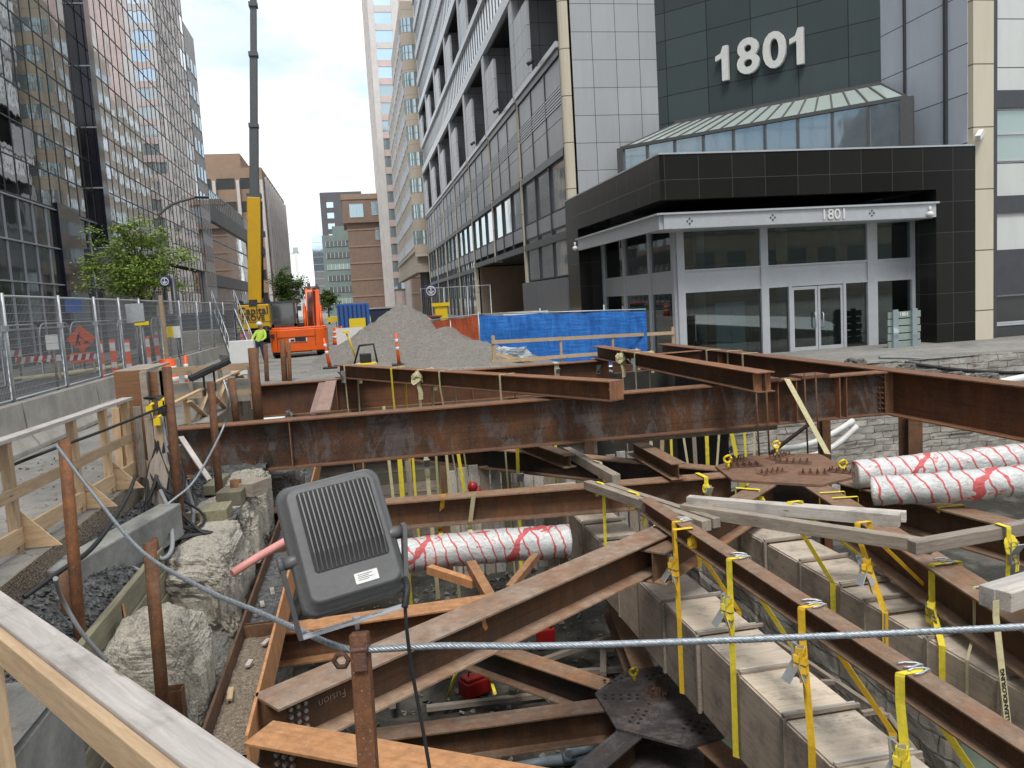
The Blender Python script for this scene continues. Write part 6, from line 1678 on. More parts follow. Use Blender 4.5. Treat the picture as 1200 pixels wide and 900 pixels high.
# bundled cables
m = MB()
for k in range(9):
    q = V((hx2 + .02 + random.uniform(-.1, .12), 11.7, 1.0)); m.tube(smooth([q + V((-.2, .1, .05)), q, q + V((random.uniform(-.08, .08), -.1, -.5)), q + V((random.uniform(-.2, .2), -.25, -1.0)), q + V((random.uniform(-.2, .5), -.5 - random.random(), -1.5)), q + V((random.uniform(.1, .8), -1.2, -1.58))], 6), random.choice((.012, .018, .024)), 6)
m.build('cable_bundle', 'black', label='tangle of black cables hanging from the plywood box', cat='cables')
m = MB()
for k in range(3):
    q = V((hx2 + .03 + k * .06, 11.65, .8)); m.tube(smooth([q, q + V((.05, -.1, -.6)), q + V((.1 * k, -.2, -1.3)), q + V((.2, -.8, -1.4)), q + V((-.1, -1.8, -1.38))], 6), .03, 8)
m.build('hose_bundle', 'cable', label='grey hoses hanging beside the black cables', cat='hoses')
for k, (dx, dz) in enumerate(((-.16, .22), (.0, .28), (-.08, .05), (.06, .30))):
    q = V((hx1 + .35 + dx, 11.5, .85 + dz - .2)); m = MB(); m.box((q.x - .04, q.y, q.z), (q.x + .04, q.y + .06, q.z + .09)); m.tube([q + V((0, .03, .09)), q + V((.06, .03, .13))], .02, 6); m.build('plug', 'yelp', label='yellow plug in the cable tangle, %s' % ('upper left', 'top', 'lowest', 'upper right')[k], cat='plug', group='yellow plugs on the cables')
# loose cables over the ground
for k, (pts, r, mt, lb) in enumerate((
    ([(28, 700, -.1), (70, 670, .0), (110, 640, .1), (145, 590, .2), (158, 560, .3)], .022, 'black', 'black cable running along the kerb to the far left'),
    ([(65, 678, .3), (72, 700, .0), (95, 740, -.3), (125, 775, -.6)], .018, 'cable', 'grey cable looping down from the left pole'),
    ([(140, 655, -.5), (165, 668, -.55), (175, 650, -.5), (160, 640, -.5), (143, 648, -.5)], .02, 'cable', 'coil of grey cable on the dark gravel'),
    ([(120, 655, -.5), (160, 620, -.4), (200, 588, -.2), (230, 560, .0), (262, 500, .5), (268, 470, .9), (262, 445, 1.2)], .016, 'rope', 'thin wire running from the gravel up past the main girder'),
    ([(0, 551, .7), (60, 527, .9), (120, 505, .9), (195, 475, 1.0)], .016, 'black', 'dark wire rope between the far left pole and the tall pole'),
    ([(178, 640, -.5), (190, 655, -.58), (202, 640, -.5), (198, 600, -.3), (188, 575, -.1)], .026, 'cable', 'grey hose looping at the foot of the tall pole'))):
    m = MB(); m.tube(smooth([pz(a, b, c) for a, b, c in pts], 10), r, 8); m.build('cable', mt, label=lb, cat='cable')
# timber blocks at the girder end
for k, (px, py, z, wd, th, ln, mt) in enumerate(((250, 606, -.55, .35, .18, .5, 'wgreen'), (268, 585, -.5, .35, .2, .5, 'wgreen'), (245, 575, -.5, .18, .15, .9, 'wgreen'), (225, 606, -.6, .2, .12, .4, 'wgrey'), (285, 575, -.45, .3, .2, .4, 'wgrey'))):
    q = pz(px, py, z); m = MB(); m.board(q, q + V((.05 * k, ln, 0)), wd, th); m.build('timber_block', mt, label='timber block under the left end of the main girder, %s' % ('nearest of them', 'large one in the middle', 'long slanting one', 'small grey one', 'farthest one')[k], cat='timber block', bevel=.01, group='timber blocks at the girder end')
m = MB(); m.board(pd(212, 512, 14.6), pd(249, 568, 13.6), .09, .03); m.build('batten', 'wwhite', label='pale batten leaning against the main girder left end', cat='batten')
# planks lying between back and main girder
for k, (a, b, z) in enumerate((((378, 482), (388, 447), .22), ((372, 484), (380, 449), .19))):
    p_, q_ = pz(*a, z), pz(*b, z); m = MB(); m.board(p_, q_, .28, .05); m.build('walk_plank', 'wrose', label='walk plank bridging the two girders, %s' % ('upper', 'lower')[k], cat='plank', bevel=.005)
# second timber railing beyond
root = thing('braced_railing', 'timber railing with crossed braces beyond the tall rusty pole', 'railing', pz(205, 520, 0))
r0 = pyy(190, 479, 15.95); r1 = pyy(293, 428, 22.5); n_ = 5
m = MB(); m.board(r0, r1, .10, .04); m.build('top_rail', 'wtan', root)
for k in range(n_ + 1):
    q = lerp(r0, r1, k / n_); m = MB(); m.board((q.x, q.y, q.z - .02), (q.x, q.y, -.4), .13, .05, up=(0, 1, 0)); m.build('post', 'wtan' if k % 2 else 'wgrey', root)
    if k in (1, 2, 4):
        q2 = lerp(r0, r1, (k + 1) / n_); m = MB(); m.board((q.x + .05, q.y - .05, q.z - .75), (q2.x + .05, q2.y - .05, q2.z - .08), .10, .03, up=(0, 1, 0)); m.build('brace', 'wtan', root)
        m = MB(); m.board((q.x + .08, q.y - .1, q.z - .08), (q2.x + .08, q2.y - .1, q2.z - .75), .10, .03, up=(0, 1, 0)); m.build('brace', 'wtan', root)
root = thing('cross_railing', 'pale timber railing set square across behind the orange post', 'railing', pyy(185, 440, 21))
q0 = pyy(186, 436, 20.5); q1 = pyy(292, 429, 20.5)
m = MB(); m.board(q0, q1, .04, .17); m.build('top_rail', 'wtan', root); m = MB(); m.board(q0 + V((0, 0, -.62)), q1 + V((0, 0, -.62)), .04, .12); m.build('mid_rail', 'wtan', root)
for k in range(4):
    q = lerp(q0, q1, k / 3); m = MB(); m.board(q, (q.x, q.y + .05, 0), .09, .09, up=(0, 1, 0)); m.build('post', 'wgrey', root)
m = MB(); m.box((q0.x, 20.75, 0), (q1.x, 20.9, .55)); m.build('back_panel', 'conc', root)

# ================================================================ CONCRETE BARRIERS AND MESH FENCE
def barrier_mesh(y0, y1, x, mat='conc'):
    m = MB(); prof = [(-.30, 0), (-.30, .08), (-.13, .34), (-.09, .83), (.09, .83), (.13, .34), (.30, .08), (.30, 0)]
    m.prism([V((x + a, y0, b)) for a, b in prof], (0, y1 - y0, 0)); return m
XB = -5.82
ds = ('nearest', 'second, with faded orange spray', 'third', 'fourth', 'fifth', 'sixth', 'seventh')
for k in range(7):
    y0 = 7.2 + k * 4.05
    o = barrier_mesh(y0, y0 + 3.98, XB).build('concrete_barrier', 'conc', label='concrete barrier along the left street, %s from the camera' % ds[k], cat='barrier', group='concrete barriers along the street', bevel=.015)
def fpanel(y0, y1, k, x=-5.95, lbl=''):
    root = thing('mesh_fence', lbl, 'fence panel', (x, y0, .82), 'mesh fence panels on the barriers')
    z0, z1 = .86, 2.66
    m = MB(); r_ = .021
    m.tube([(x, y0, z0), (x, y0, z1 - .08), (x, y0 + .08, z1), (x, y1 - .08, z1), (x, y1, z1 - .08), (x, y1, z0), (x, y0, z0)], r_, 8); m.build('frame', 'galv', root)
    m = MB(); n = int((y1 - y0) / .06)
    for j in range(1, n):
        y = y0 + (y1 - y0) * j / n; m.tube([(x, y, z0), (x, y, z1)], .0032, 3, caps=False)
    for j in range(1, 12):
        z = z0 + (z1 - z0) * j / 12; m.tube([(x, y0, z), (x, y1, z)], .0058, 3, caps=False)
    m.build('mesh', 'galv', root)
    m = MB(); m.tube([(x + .03, y0 - .04, .80), (x + .03, y0 - .04, z1 + .05)], .03, 8); m.build('post', 'galv', root)
    m = MB(); m.box((x - .03, y0 - .09, 2.05), (x + .06, y0 + .03, 2.15)); m.build('clip', 'galv', root)
fy = [12.9, 15.5, 18.2, 20.5, 22.5, 24.5, 27.0, 29.8, 32.9, 35.9, 39.2, 42.5]
nm = ('nearest, cut by the left edge', 'second, with the curved mesh behind', 'third, in front of the orange work sign', 'fourth', 'fifth, behind the tree trunk side', 'sixth', 'seventh, past the wooden post', 'eighth', 'ninth', 'tenth', 'farthest, by the steel stairs')
for k in range(11): fpanel(fy[k], fy[k + 1] - .06, k, lbl='galvanised mesh fence panel on the barriers, %s' % nm[k])
q = pxx(188, 346, -5.8); m = MB(); m.box((-5.85, q.y - .05, 0), (-5.75, q.y + .05, q.z)); m.build('wooden_post', 'wtan', label='tall wooden post among the fence panels', cat='post')
# outer fence across the road with lollipop loops
for k in range(8):
    y0 = 28 + k * 3.6; x = -12.3
    root = thing('road_fence', 'round-topped mesh fence panel across the road, %s' % ('first', 'second', 'third', 'fourth', 'fifth', 'sixth', 'seventh', 'eighth')[k] + ' from the left', 'fence panel', (x, y0, 0), 'round-topped fence panels across the road')
    m = MB(); P = [V((x, y0, .1))] + [V((x, y0 + .5 - .5 * math.cos(a), 1.7 + .5 * math.sin(a))) for a in [math.pi / 2 * j / 6 for j in range(7)]] + [V((x, y0 + 3.0 + .5 * math.sin(a), 1.7 + .5 * math.cos(a))) for a in [math.pi / 2 * j / 6 for j in range(7)]] + [V((x, y0 + 3.5, .1)), V((x, y0, .1))]
    m.tube(P, .03, 6); m.build('frame', 'galv', root)
    m = MB()
    for j in range(1, 28): y = y0 + j * .125; m.tube([(x, y, .1), (x, y, 2.1)], .006, 3, caps=False)
    for z in (.5, 1.0, 1.5, 1.9): m.tube([(x, y0 + .05, z), (x, y0 + 3.45, z)], .006, 3, caps=False)
    m.build('mesh', 'galv', root)
# ================================================================ STREET CLUTTER
def delineator(label, px, py, y, h=1.05, lean=0.0):
    q = pyy(px, py, y); x = q.x; z = hgt(x, y) if not inpit(x, y) else 0
    root = thing('delineator_post', label, 'traffic post', (x, y, z), 'orange delineator posts')
    m = MB(); pts = [(x, y, z), (x + lean * .5, y, z + h * .5), (x + lean, y, z + h)]; m.tube(pts, [.07, .055, .05], 12); m.build('post', 'orange', root)
    m = MB(); f = lambda t: V((x + lean * t, y, z + h * t)); m.tube([f(.70), f(.82)], .058, 12); m.tube([f(.48), f(.58)], .062, 12); m.build('reflective_band', 'white', root)
    m = MB(); m.frame_box(V((x, y, z)), V((1, 0, 0)), V((0, 1, 0)), V((0, 0, 1)), (-.25, .25), (-.25, .25), (0, .07)); m.build('base', 'black', root, bevel=.01)
delineator('leaning orange post in front of the excavator', 387, 430, 30.0, 1.1, -.15)
delineator('orange post standing before the sand heap', 468, 428, 29.0, 1.15, -.05)
delineator('fallen-over orange post on the sand heap right slope', 545, 402, 33.0, .8, -.3)
delineator('orange post between the railing and the black lamps', 219, 440, 22.0, 1.2, 0)
delineator('orange post right of the leaning one, by the far signs', 402, 410, 44, 1.2, 0)
def barrel(label, px, py, y, mat='orange', h=1.0):
    q = pyy(px, py, y); x, z = q.x, 0
    root = thing('traffic_barrel', label, 'traffic barrel', (x, y, z), 'traffic barrels')
    m = MB(); m.tube([(x, y, z), (x, y, z + h * .3), (x, y, z + h * .31), (x, y, z + h * .62), (x, y, z + h * .63), (x, y, z + h)], [.3, .28, .25, .24, .22, .2], 14); m.build('body', mat, root)
    m = MB(); m.tube([(x, y, z + h * .35), (x, y, z + h * .5)], .262, 14); m.tube([(x, y, z + h * .66), (x, y, z + h * .8)], .232, 14); m.build('reflective_band', 'white', root)
for a in (('orange barrel beside the wooden fence post', 196, 425, 24.0), ('orange barrel right of the far sign cluster', 396, 405, 50), ('orange barrel at the foot of the sand heap left', 426, 402, 56), ('orange barrel far down the street behind signs', 434, 398, 62)): barrel(*a)
# worksite signs on stands
def sign(label, px, py, y, w_, h_, mat, pole=True, shape='rect', legs=True):
    q = pyy(px, py, y); root = thing('work_sign', label, 'sign', (q.x, y, 0))
    m = MB()
    if shape == 'diamond': m.prism([(q.x - w_ / 2, y, q.z), (q.x, y, q.z - h_ / 2), (q.x + w_ / 2, y, q.z), (q.x, y, q.z + h_ / 2)], (0, .02, 0))
    else: m.box((q.x - w_ / 2, y, q.z - h_ / 2), (q.x + w_ / 2, y + .02, q.z + h_ / 2))
    m.build('panel', mat, root)
    m = MB(); m.tube([(q.x, y + .05, 0), (q.x, y + .05, q.z)], .035, 6); m.box((q.x - .35, y - .05, 0), (q.x + .35, y + .15, .08)); m.build('stand', 'dgrey', root)
    return root, q
SY = 37.5
r_, q = sign('orange diamond roadworks sign with digging figure and arrow plate behind the fence', 95, 397, SY, 1.15, 1.15, 'orange', shape='diamond')
m = MB(); z = q.z
m.sphere((q.x - .05, SY - .02, z + .25), (.05, .01, .05), 8, 6); m.board((q.x - .08, SY - .015, z + .18), (q.x - .15, SY - .015, z - .05), .012, .09, up=(1, 0, 0)); m.board((q.x - .15, SY - .015, z - .03), (q.x - .22, SY - .015, z - .28), .012, .05, up=(1, 0, 0)); m.board((q.x - .13, SY - .015, z - .03), (q.x - .05, SY - .015, z - .28), .012, .05, up=(1, 0, 0)); m.board((q.x - .1, SY - .015, z + .14), (q.x + .12, SY - .015, z - .06), .012, .035, up=(1, 0, 0))
m.prism([(q.x + .06, SY - .02, z - .2), (q.x + .34, SY - .02, z - .2), (q.x + .2, SY - .02, z - .08)], (0, .015, 0)); m.build('digging_figure', 'black', r_)
m = MB(); m.box((q.x - .5, SY, z - 1.02), (q.x + .35, SY + .02, z - .58)); m.build('arrow_plate', 'orange', r_)
m = MB(); m.box((q.x - .2, SY - .015, z - .83), (q.x + .2, SY, z - .77)); m.prism([(q.x - .32, SY - .015, z - .8), (q.x - .17, SY - .015, z - .9), (q.x - .17, SY - .015, z - .7)], (0, .015, 0)); m.build('arrow', 'black', r_)
sign('blue arrow sign above the orange roadworks sign', 86, 358, 40, .7, .6, 'blue')
sign('white notice on a wooden stake behind the fence', 61, 401, 25, .32, .42, 'white')
sign('grey notice board high on the fence', 158, 367, 23, .45, .5, 'galv')
sign('yellow strip notice on the fence under the grey one', 166, 379, 23, .35, .1, 'yelp')
sign('small yellow notice right of the wooden fence post', 197, 389, 28, .3, .35, 'yelp')
sign('small white notice right of the yellow one', 207, 389, 28, .22, .38, 'white')
sign('white blank board facing the street left of the heap', 410, 395, 40, 1.25, .9, 'white')
sign('amber square warning sign with dark text left of the heap', 419, 380, 52, 1.0, .75, 'yelp')
sign('wide yellow sign over the far street clutter', 394, 374, 60, 1.3, .35, 'yelp')
# red and white barrier tape boards on the road
for k, (px, py, y, w_) in enumerate(((45, 421, 34, 1.6), (85, 419, 36, 1.8), (5, 415, 34, 1.2))):
    q = pyy(px, py, y); root = thing('road_barricade', 'red and white road barricade behind the fence, %s' % ('below the white notice', 'beside the roadworks sign', 'at the left edge')[k], 'barricade', (q.x, y, 0), 'road barricades')
    m = MB(); m.box((q.x - w_ / 2, y, q.z - .12), (q.x + w_ / 2, y + .04, q.z + .12)); bd = m.build('board', 'white', root)
    m = MB()
    for j in range(int(w_ / .3)): x = q.x - w_ / 2 + j * .3; m.prism([(x, y - .01, q.z - .12), (x + .16, y - .01, q.z - .12), (x + .24, y - .01, q.z + .12), (x + .08, y - .01, q.z + .12)], (0, .008, 0))
    m.build('stripe', 'red', bd)
    m = MB(); m.box((q.x - w_ / 2 + .1, y + .04, 0), (q.x - w_ / 2 + .16, y + .1, q.z + .1)); m.box((q.x + w_ / 2 - .16, y + .04, 0), (q.x + w_ / 2 - .1, y + .1, q.z + .1)); m.build('leg', 'wtan', root)
for k, (px, y) in enumerate(((116, 30), (131, 31), (172, 33), (183, 34), (148, 29))):
    q = pyy(px, 400, y); root = thing('flexible_marker', 'orange and white marker post behind the fence, %s from the left' % ('first', 'second', 'fourth', 'fifth', 'third')[k], 'traffic post', (q.x, y, 0), 'marker posts behind the fence')
    m = MB(); m.box((q.x - .1, y, 0), (q.x + .1, y + .03, 1.5)); pn_ = m.build('panel', 'orange', root)
    m = MB(); m.box((q.x - .09, y - .005, 1.1), (q.x + .09, y, 1.4)); m.box((q.x - .09, y - .005, .5), (q.x + .09, y, .7)); m.build('stripe', 'white', pn_)
    m = MB(); m.box((q.x - .25, y - .2, 0), (q.x + .25, y + .2, .08)); m.build('base', 'black', root)
# hose on the road and pipe
m = MB(); m.tube(smooth([pz(12, 446, .15), pz(50, 442, .15), (pz(90, 437, .15)), pz(150, 428, .15)], 8), .12, 10); m.build('road_hose', 'yel3', label='thick cream hose lying on the road behind the barriers', cat='hose')
m = MB(); m.box((-10.2, 26, .07), (-7.2, 33, .10)); m.build('steel_road_plate', 'dgrey', label='steel road plate laid on the road behind the barriers', cat='road plate')
# black flood lamps on a stand left
for k, (px, py, d_, s_) in enumerate(((250, 432, 18, 1.0), (238, 437, 17.5, .8))):
    c = pd(px, py, d_); root = thing('site_lamp', ('black site lamp tilted upward on the braced railing', 'smaller black site lamp left of the tilted one')[k], 'lamp', c)
    m = MB(); m.frame_box(c, V((.85, .3, .35)).normalized(), V((-.33, .94, 0)).normalized(), V((-.33, -.12, .9)).normalized(), (-.38 * s_, .38 * s_), (-.15, .15), (-.05, .06)); m.build('housing', 'black', root, bevel=.02)
    m = MB(); m.board(c + V((0, 0, -.05)), c + V((0, 0, -.5)), .09, .03); m.build('bracket', 'black', root)
# cables/white block at stairs
m = MB(); q = pyy(284, 420, 30); m.box((q.x - .42, 30, 0), (q.x + .42, 30.5, .62 + q.z)); m.build('white_crate', 'white', label='white crate at the foot of the steel stairs', cat='crate', bevel=.01)
ST = thing('steel_stairs', 'grey steel site stairs with handrails beside the crane', 'stairs', pyy(270, 418, 36))
s0 = pyy(284, 420, 36); s1_ = pyy(263, 365, 39.5)
m = MB()
for sg in (-.45, .45): m.board(s0 + V((sg, 0, 0)), s1_ + V((sg, 0, 0)), .05, .2)
m.build('stringer', 'galv', ST)
for k in range(11):
    q = lerp(s0, s1_, k / 10); m = MB(); m.box((q.x - .42, q.y - .14, q.z), (q.x + .42, q.y + .14, q.z + .04)); m.build('tread', 'dgrey', ST)
m = MB()
for sg in (-.48, .48):
    m.tube([s0 + V((sg, 0, .95)), s1_ + V((sg, 0, .95))], .025, 6)
    for k in range(0, 11, 2): q = lerp(s0, s1_, k / 10); m.tube([q + V((sg, 0, 0)), q + V((sg, 0, .95))], .02, 5)
m.build('handrail', 'galv', ST)
# grey skips / containers behind the fence
for (x0, y0, x1, y1, h, mt, nm_, lb) in ((-9.8, 44, -6.6, 47, 1.4, 'conc', 'concrete_block', 'pale concrete blocks stacked by the fence far end'), (-11.8, 55, -8.3, 60, 2.4, 'blue', 'site_container', 'dark blue site container behind the fence'), (-1.3, 58, .9, 61, 2.4, 'blue', 'portable_unit', 'blue portable unit beside the excavator')):
    root = thing(nm_, lb, nm_.replace('_', ' '), ((x0 + x1) / 2, y0, 0)); m = MB(); m.box((x0, y0, 0), (x1, y1, h)); m.build('shell', 'navy' if mt == 'blue' and x0 < -5 else mt, root, bevel=.02)
    m = MB()
    for j in range(int((x1 - x0) / .3)): m.box((x0 + .1 + j * .3, y0 - .03, .1), (x0 + .2 + j * .3, y0, h - .1))
    m.build('rib', 'navy' if mt == 'blue' else mt, root)
# ---------------------------------------------------------------- sand heap
def heap(x, y):
    def cone(cx, cy, h, rx, ry, p=1.15):
        d = math.hypot((x - cx) / rx, (y - cy) / ry); return h * max(0, 1 - d ** p) 
    n = noise.noise(V((x * .9, y * .9, 5))) * .35 + noise.noise(V((x * 2.6, y * 2.6, 1))) * .12
    z = max(cone(1.95, 37, 2.35, 3.4, 5.0, .95), cone(3.4, 33.5, 1.18, 3.0, 5.0), cone(.2, 35.0, 1.1, 2.2, 4.5), cone(3.9, 30.2, .75, 2.9, 4.3), cone(5.4, 32.0, .5, 2.2, 4.5))
    z = z * (1 + .42 * n) - .10 * max(0, noise.noise(V((x * 1.3, y * 1.3, 9)))) * min(1, z * 2) + .05 * noise.noise(V((x * 6, y * 6, 0))) * min(1, z * 3) + .03 * noise.noise(V((x * 15, y * 15, 0))) * min(1, z * 3)
    return hgt(x, y) + z - .03
sheet(-2.6, 8.2, 25.0, 43, 150, 210, heap).build('sand_heap', 'sand', kind='stuff', label='large grey heap of sand and gravel in the middle of the street', cat='sand heap')
# plate compactor
c = pyy(428, 420, 30.5); c.z = heap(c.x, 30.5) 
PC = thing('plate_compactor', 'black and yellow plate compactor standing before the heap', 'compactor', c)
m = MB(); m.frame_box(c, V((1, 0, 0)), V((0, 1, 0)), V((0, 0, 1)), (-.35, .42), (-.3, .3), (0, .08)); m.build('plate', 'yelp', PC, bevel=.02)
m = MB(); m.box((c.x - .2, c.y - .2, c.z + .1), (c.x + .22, c.y + .2, c.z + .42)); m.build('engine', 'black', PC, bevel=.03)
m = MB()
for sy_ in (-.28, .28): m.tube([c + V((-.4, sy_, .08)), c + V((-.18, sy_, .72)), c + V((.34, sy_, .74)), c + V((.42, sy_, .08))], .035, 6)
m.tube([c + V((-.18, -.28, .72)), c + V((-.18, .28, .72))], .03, 6); m.tube([c + V((.34, -.28, .74)), c + V((.34, .28, .74))], .03, 6); m.build('roll_cage', 'black', PC)
m = MB(); m.tube([c + V((-.36, 0, .3)), c + V((-.5, 0, .9)), c + V((-.62, 0, 1.25))], .035, 6); m.box((c.x - .75, c.y - .1, c.z + 1.2), (c.x - .5, c.y + .1, c.z + 1.28)); m.build('handle', 'yelp', PC)

# ---------------------------------------------------------------- tarpaulin fences
def tarp(name, label, p0, p1, ztop, zbot, mat, seed):
    root = thing(name, label, 'tarpaulin fence', p0); m = MB(); N, K = 90, 16; vs = []; fs = []
    p0 = V(p0); p1 = V(p1); d = (p1 - p0); nn = V((d.y, -d.x, 0)).normalized()
    for i in range(N + 1):
        t = i / N
        for j in range(K + 1):
            s_ = j / K; z = zbot[0] * (1 - t) + zbot[1] * t; zt_ = ztop[0] * (1 - t) + ztop[1] * t
            sag = .05 * abs(math.sin(t * d.length * 1.3)) * s_
            q = p0 + d * t; zz = z + (zt_ - z) * s_ - sag
            off = .06 * noise.noise(V((t * d.length * 1.4, s_ * 2, seed))) + .03 * noise.noise(V((t * d.length * 5, s_ * 5, seed)))
            vs.append(V((q.x, q.y, zz)) + nn * off)
    for i in range(N):
        for j in range(K): a = i * (K + 1) + j; fs.append((a, a + K + 1, a + K + 2, a + 1))
    m.add(vs, fs, None, True); m.build('sheet', mat, root)
    m = MB(); m.tube([V((p0.x, p0.y, ztop[0] + .02)), V((p1.x, p1.y, ztop[1] + .02))], .022, 6)
    k = 0
    while k <= d.length: q = p0 + d * (k / d.length); m.tube([V((q.x, q.y + .06, zbot[0] - .1)), V((q.x, q.y + .06, ztop[0] + .12))], .025, 6); k += 2.4
    m.build('post', 'galv', root)
t0 = pyy(561, 369, 31.0); t1 = pyy(757, 363, 28.4)
tarp('blue_tarpaulin_fence', 'bright blue tarpaulin sheeted fence in front of the black porch', (t0.x, 31.0, 0), (t1.x, 28.4, 0), (t0.z, t1.z), (-.45, -.6), 'tarpb', 1)
t2 = pyy(503, 376, 36.0)
tarp('orange_tarpaulin_fence', 'orange tarpaulin sheeted fence left of the blue one', (t2.x, 36.0, 0), (t0.x - .03, 31.1, 0), (t2.z, t0.z), (-.3, -.45), 'tarpo', 2)
# crumpled plastic bundle
q = pyy(605, 408, 27.6); boulder('crumpled grey plastic bundle against the blue tarpaulin', (q.x, 28.4, -.1), (.62, .4, .48), 12, 'wrap', .35)
# timber railing before the tarpaulin
root = thing('site_railing', 'fresh timber railing in front of the blue tarpaulin', 'railing', pyy(578, 425, 26.6))
qa = pyy(576, 401, 26.6); qb = pyy(790, 390, 28.9); qc = pyy(576, 424, 26.6); qd = pyy(750, 411, 28.3)
m = MB(); m.board(qa, qb, .04, .12); m.build('top_rail', 'wtan', root); m = MB(); m.board(qc, qd, .04, .12); m.build('mid_rail', 'wtan', root)
for px, (z1, z0) in ((578, (392, 430)), (651, (398, 428)), (712, (394, 420)), (789, (384, 413))):
    t = (px - 576) / 214; q = lerp(qa, qb, t); m = MB(); m.board((q.x, q.y + .06, q.z + (.22 if px in (578, 789) else .06)), (q.x, q.y + .06, -.55), .11 if px in (578, 789) else .08, .09, up=(0, 1, 0)); m.build('post', 'wtan', root)
m = MB(); m.board(lerp(qc, qd, .03) + V((0, .05, .25)), lerp(qc, qd, .3) + V((0, .05, -.25)), .04, .1); m.build('brace', 'wtan', root)
# barriers behind the tarps
for k, (px, y, lb) in enumerate(((600, 52, 'pale concrete barrier in front of the garage recess'), (625, 49, 'right pale barrier before the garage recess'))):
    q = pyy(px, 360, y); m = MB(); m.prism([V((q.x - 1.9, y - .3, -.6)), V((q.x - 1.9, y - .12, .9 + .35)), V((q.x - 1.9, y + .12, 1.25)), V((q.x - 1.9, y + .3, -.6))], (3.8, 0, 0)); m.build('concrete_barrier', 'white' if k else 'conc', label=lb, cat='barrier')
q = pyy(517, 362, 60); root = thing('yellow_bin', 'yellow bin with lid behind the orange tarpaulin', 'bin', (q.x, 60, 0)); m = MB(); m.box((q.x - .45, 60, 0), (q.x + .45, 60.8, q.z + .2)); m.build('body', 'yelp', root); m = MB(); m.box((q.x - .65, 59.9, q.z + .2), (q.x + .65, 60.9, q.z + .45)); m.build('lid', 'yelp', root)
q = pyy(503, 372, 58); root = thing('awning_table', 'teal box with red rim behind the orange tarpaulin', 'box', (q.x, 58, 0)); m = MB(); m.box((q.x - .8, 58, 0), (q.x + .8, 59, q.z)); m.build('body', 'teal', root); m = MB(); m.box((q.x - .9, 57.9, q.z), (q.x + .9, 59.1, q.z + .1)); m.build('rim', 'red', root)
q = pyy(443, 366, 90); root = thing('hoarding', 'dark blue hoarding across the far street behind the heap', 'hoarding', (q.x, 90, 0)); m = MB(); m.box((q.x - 2.6, 90, 0), (q.x + 2.4, 90.1, 1.9)); m.build('panel', 'navy', root); m = MB(); m.box((q.x - 2.6, 89.9, 1.85), (q.x + 2.4, 90.0, 2.0)); m.build('rail', 'galv', root)
# fence panels by the metro sign
for k in range(3):
    x0 = 5.2 + k * 1.9; y = 66
    root = thing('far_fence', 'grey mesh fence panel beneath the metro sign, %s' % ('left', 'middle', 'right')[k], 'fence panel', (x0, y, 0), 'fence panels beneath the metro sign')
    m = MB(); m.tube([(x0, y, .1), (x0, y, 3.3), (x0 + 1.8, y, 3.3), (x0 + 1.8, y, .1), (x0, y, .1)], .05, 5); m.build('frame', 'galv', root)
    m = MB()
    for j in range(1, 12): m.tube([(x0 + j * .15, y, .1), (x0 + j * .15, y, 3.3)], .01, 3, caps=False)
    m.build('mesh', 'galv', root)
# metro signs (white ring and downward arrow on blue)
def metro(label, px, py, y, s):
    q = pyy(px, py, y); root = thing('metro_sign', label, 'sign', q, None)
    m = MB(); m.box((q.x - s, y, q.z - s), (q.x + s, y + .25, q.z + s)); m.build('panel', 'navyb', root, bevel=.02)
    m = MB(); P = [V((q.x + math.cos(a) * s * .74, y - .02, q.z + math.sin(a) * s * .74)) for a in [2 * math.pi * k / 24 for k in range(25)]]
    m.tube(P, s * .11, 6, caps=False); m.box((q.x - s * .10, y - .04, q.z - s * .45), (q.x + s * .10, y - .01, q.z + s * .62))
    m.board((q.x - s * .42, y - .03, q.z + s * .02), (q.x, y - .03, q.z - s * .5), .03, s * .2, up=(1, 0, 0)); m.board((q.x + s * .42, y - .03, q.z + s * .02), (q.x, y - .03, q.z - s * .5), .03, s * .2, up=(1, 0, 0))
    m.build('ring_and_arrow', 'white', root)
    m = MB(); m.tube([(q.x + s + .1, y + .1, 0), (q.x + s + .1, y + .1, q.z + s * .6)], .09, 8); m.tube([(q.x + s, y + .1, q.z), (q.x + s + .1, y + .1, q.z)], .05, 6); m.build('pole', 'alud', root)
M['navyb'] = plain('metro sign blue', (.03, .045, .16), .4)
metro('blue metro sign with white ring and down arrow on the right facade', 505, 341, 78, .56)
metro('blue metro sign with white ring and down arrow beside the left tree', 193, 330, 31.5, .17)

# ---------------------------------------------------------------- excavator
EY = 38.5; ex = pyy(350, 400, EY).x
EX = thing('excavator', 'orange tracked excavator seen from behind with raised boom', 'excavator', (ex, EY, 0))
def B_(lo, hi): m = MB(); m.box((ex + lo[0], EY + lo[1], lo[2]), (ex + hi[0], EY + hi[1], hi[2])); return m
m = MB(); pts = []
for k in range(13):
    a = math.radians(180 + 180 * k / 12); pts.append(V((ex + 1.27 * math.copysign(abs(math.cos(a)) ** .35, math.cos(a)), EY + .55 + .55 * -abs(math.sin(a)) ** .6, .28)))
pts += [V((ex + 1.27, EY + 1.6, .28)), V((ex - 1.27, EY + 1.6, .28))]
m.prism(pts, (0, 0, 1.02)); m.build('counterweight', 'exor', EX, bevel=.04)
m = MB(); m.prism([V((p.x * 1 + (ex - p.x) * .04, p.y + .06, 1.30)) for p in pts], (0, 0, .07)); m.build('engine_cover', 'exor', EX, bevel=.03)
m = MB(); m.box((ex - .95, EY - .005 - .01, .36), (ex - .935, EY + .02, 1.28)); m.box((ex + .75, EY - .015, .5), (ex + .765, EY + .02, 1.28)); m.box((ex - .93, EY - .012, .93), (ex + .75, EY + .02, .945)); m.build('panel_gap', 'black', EX)
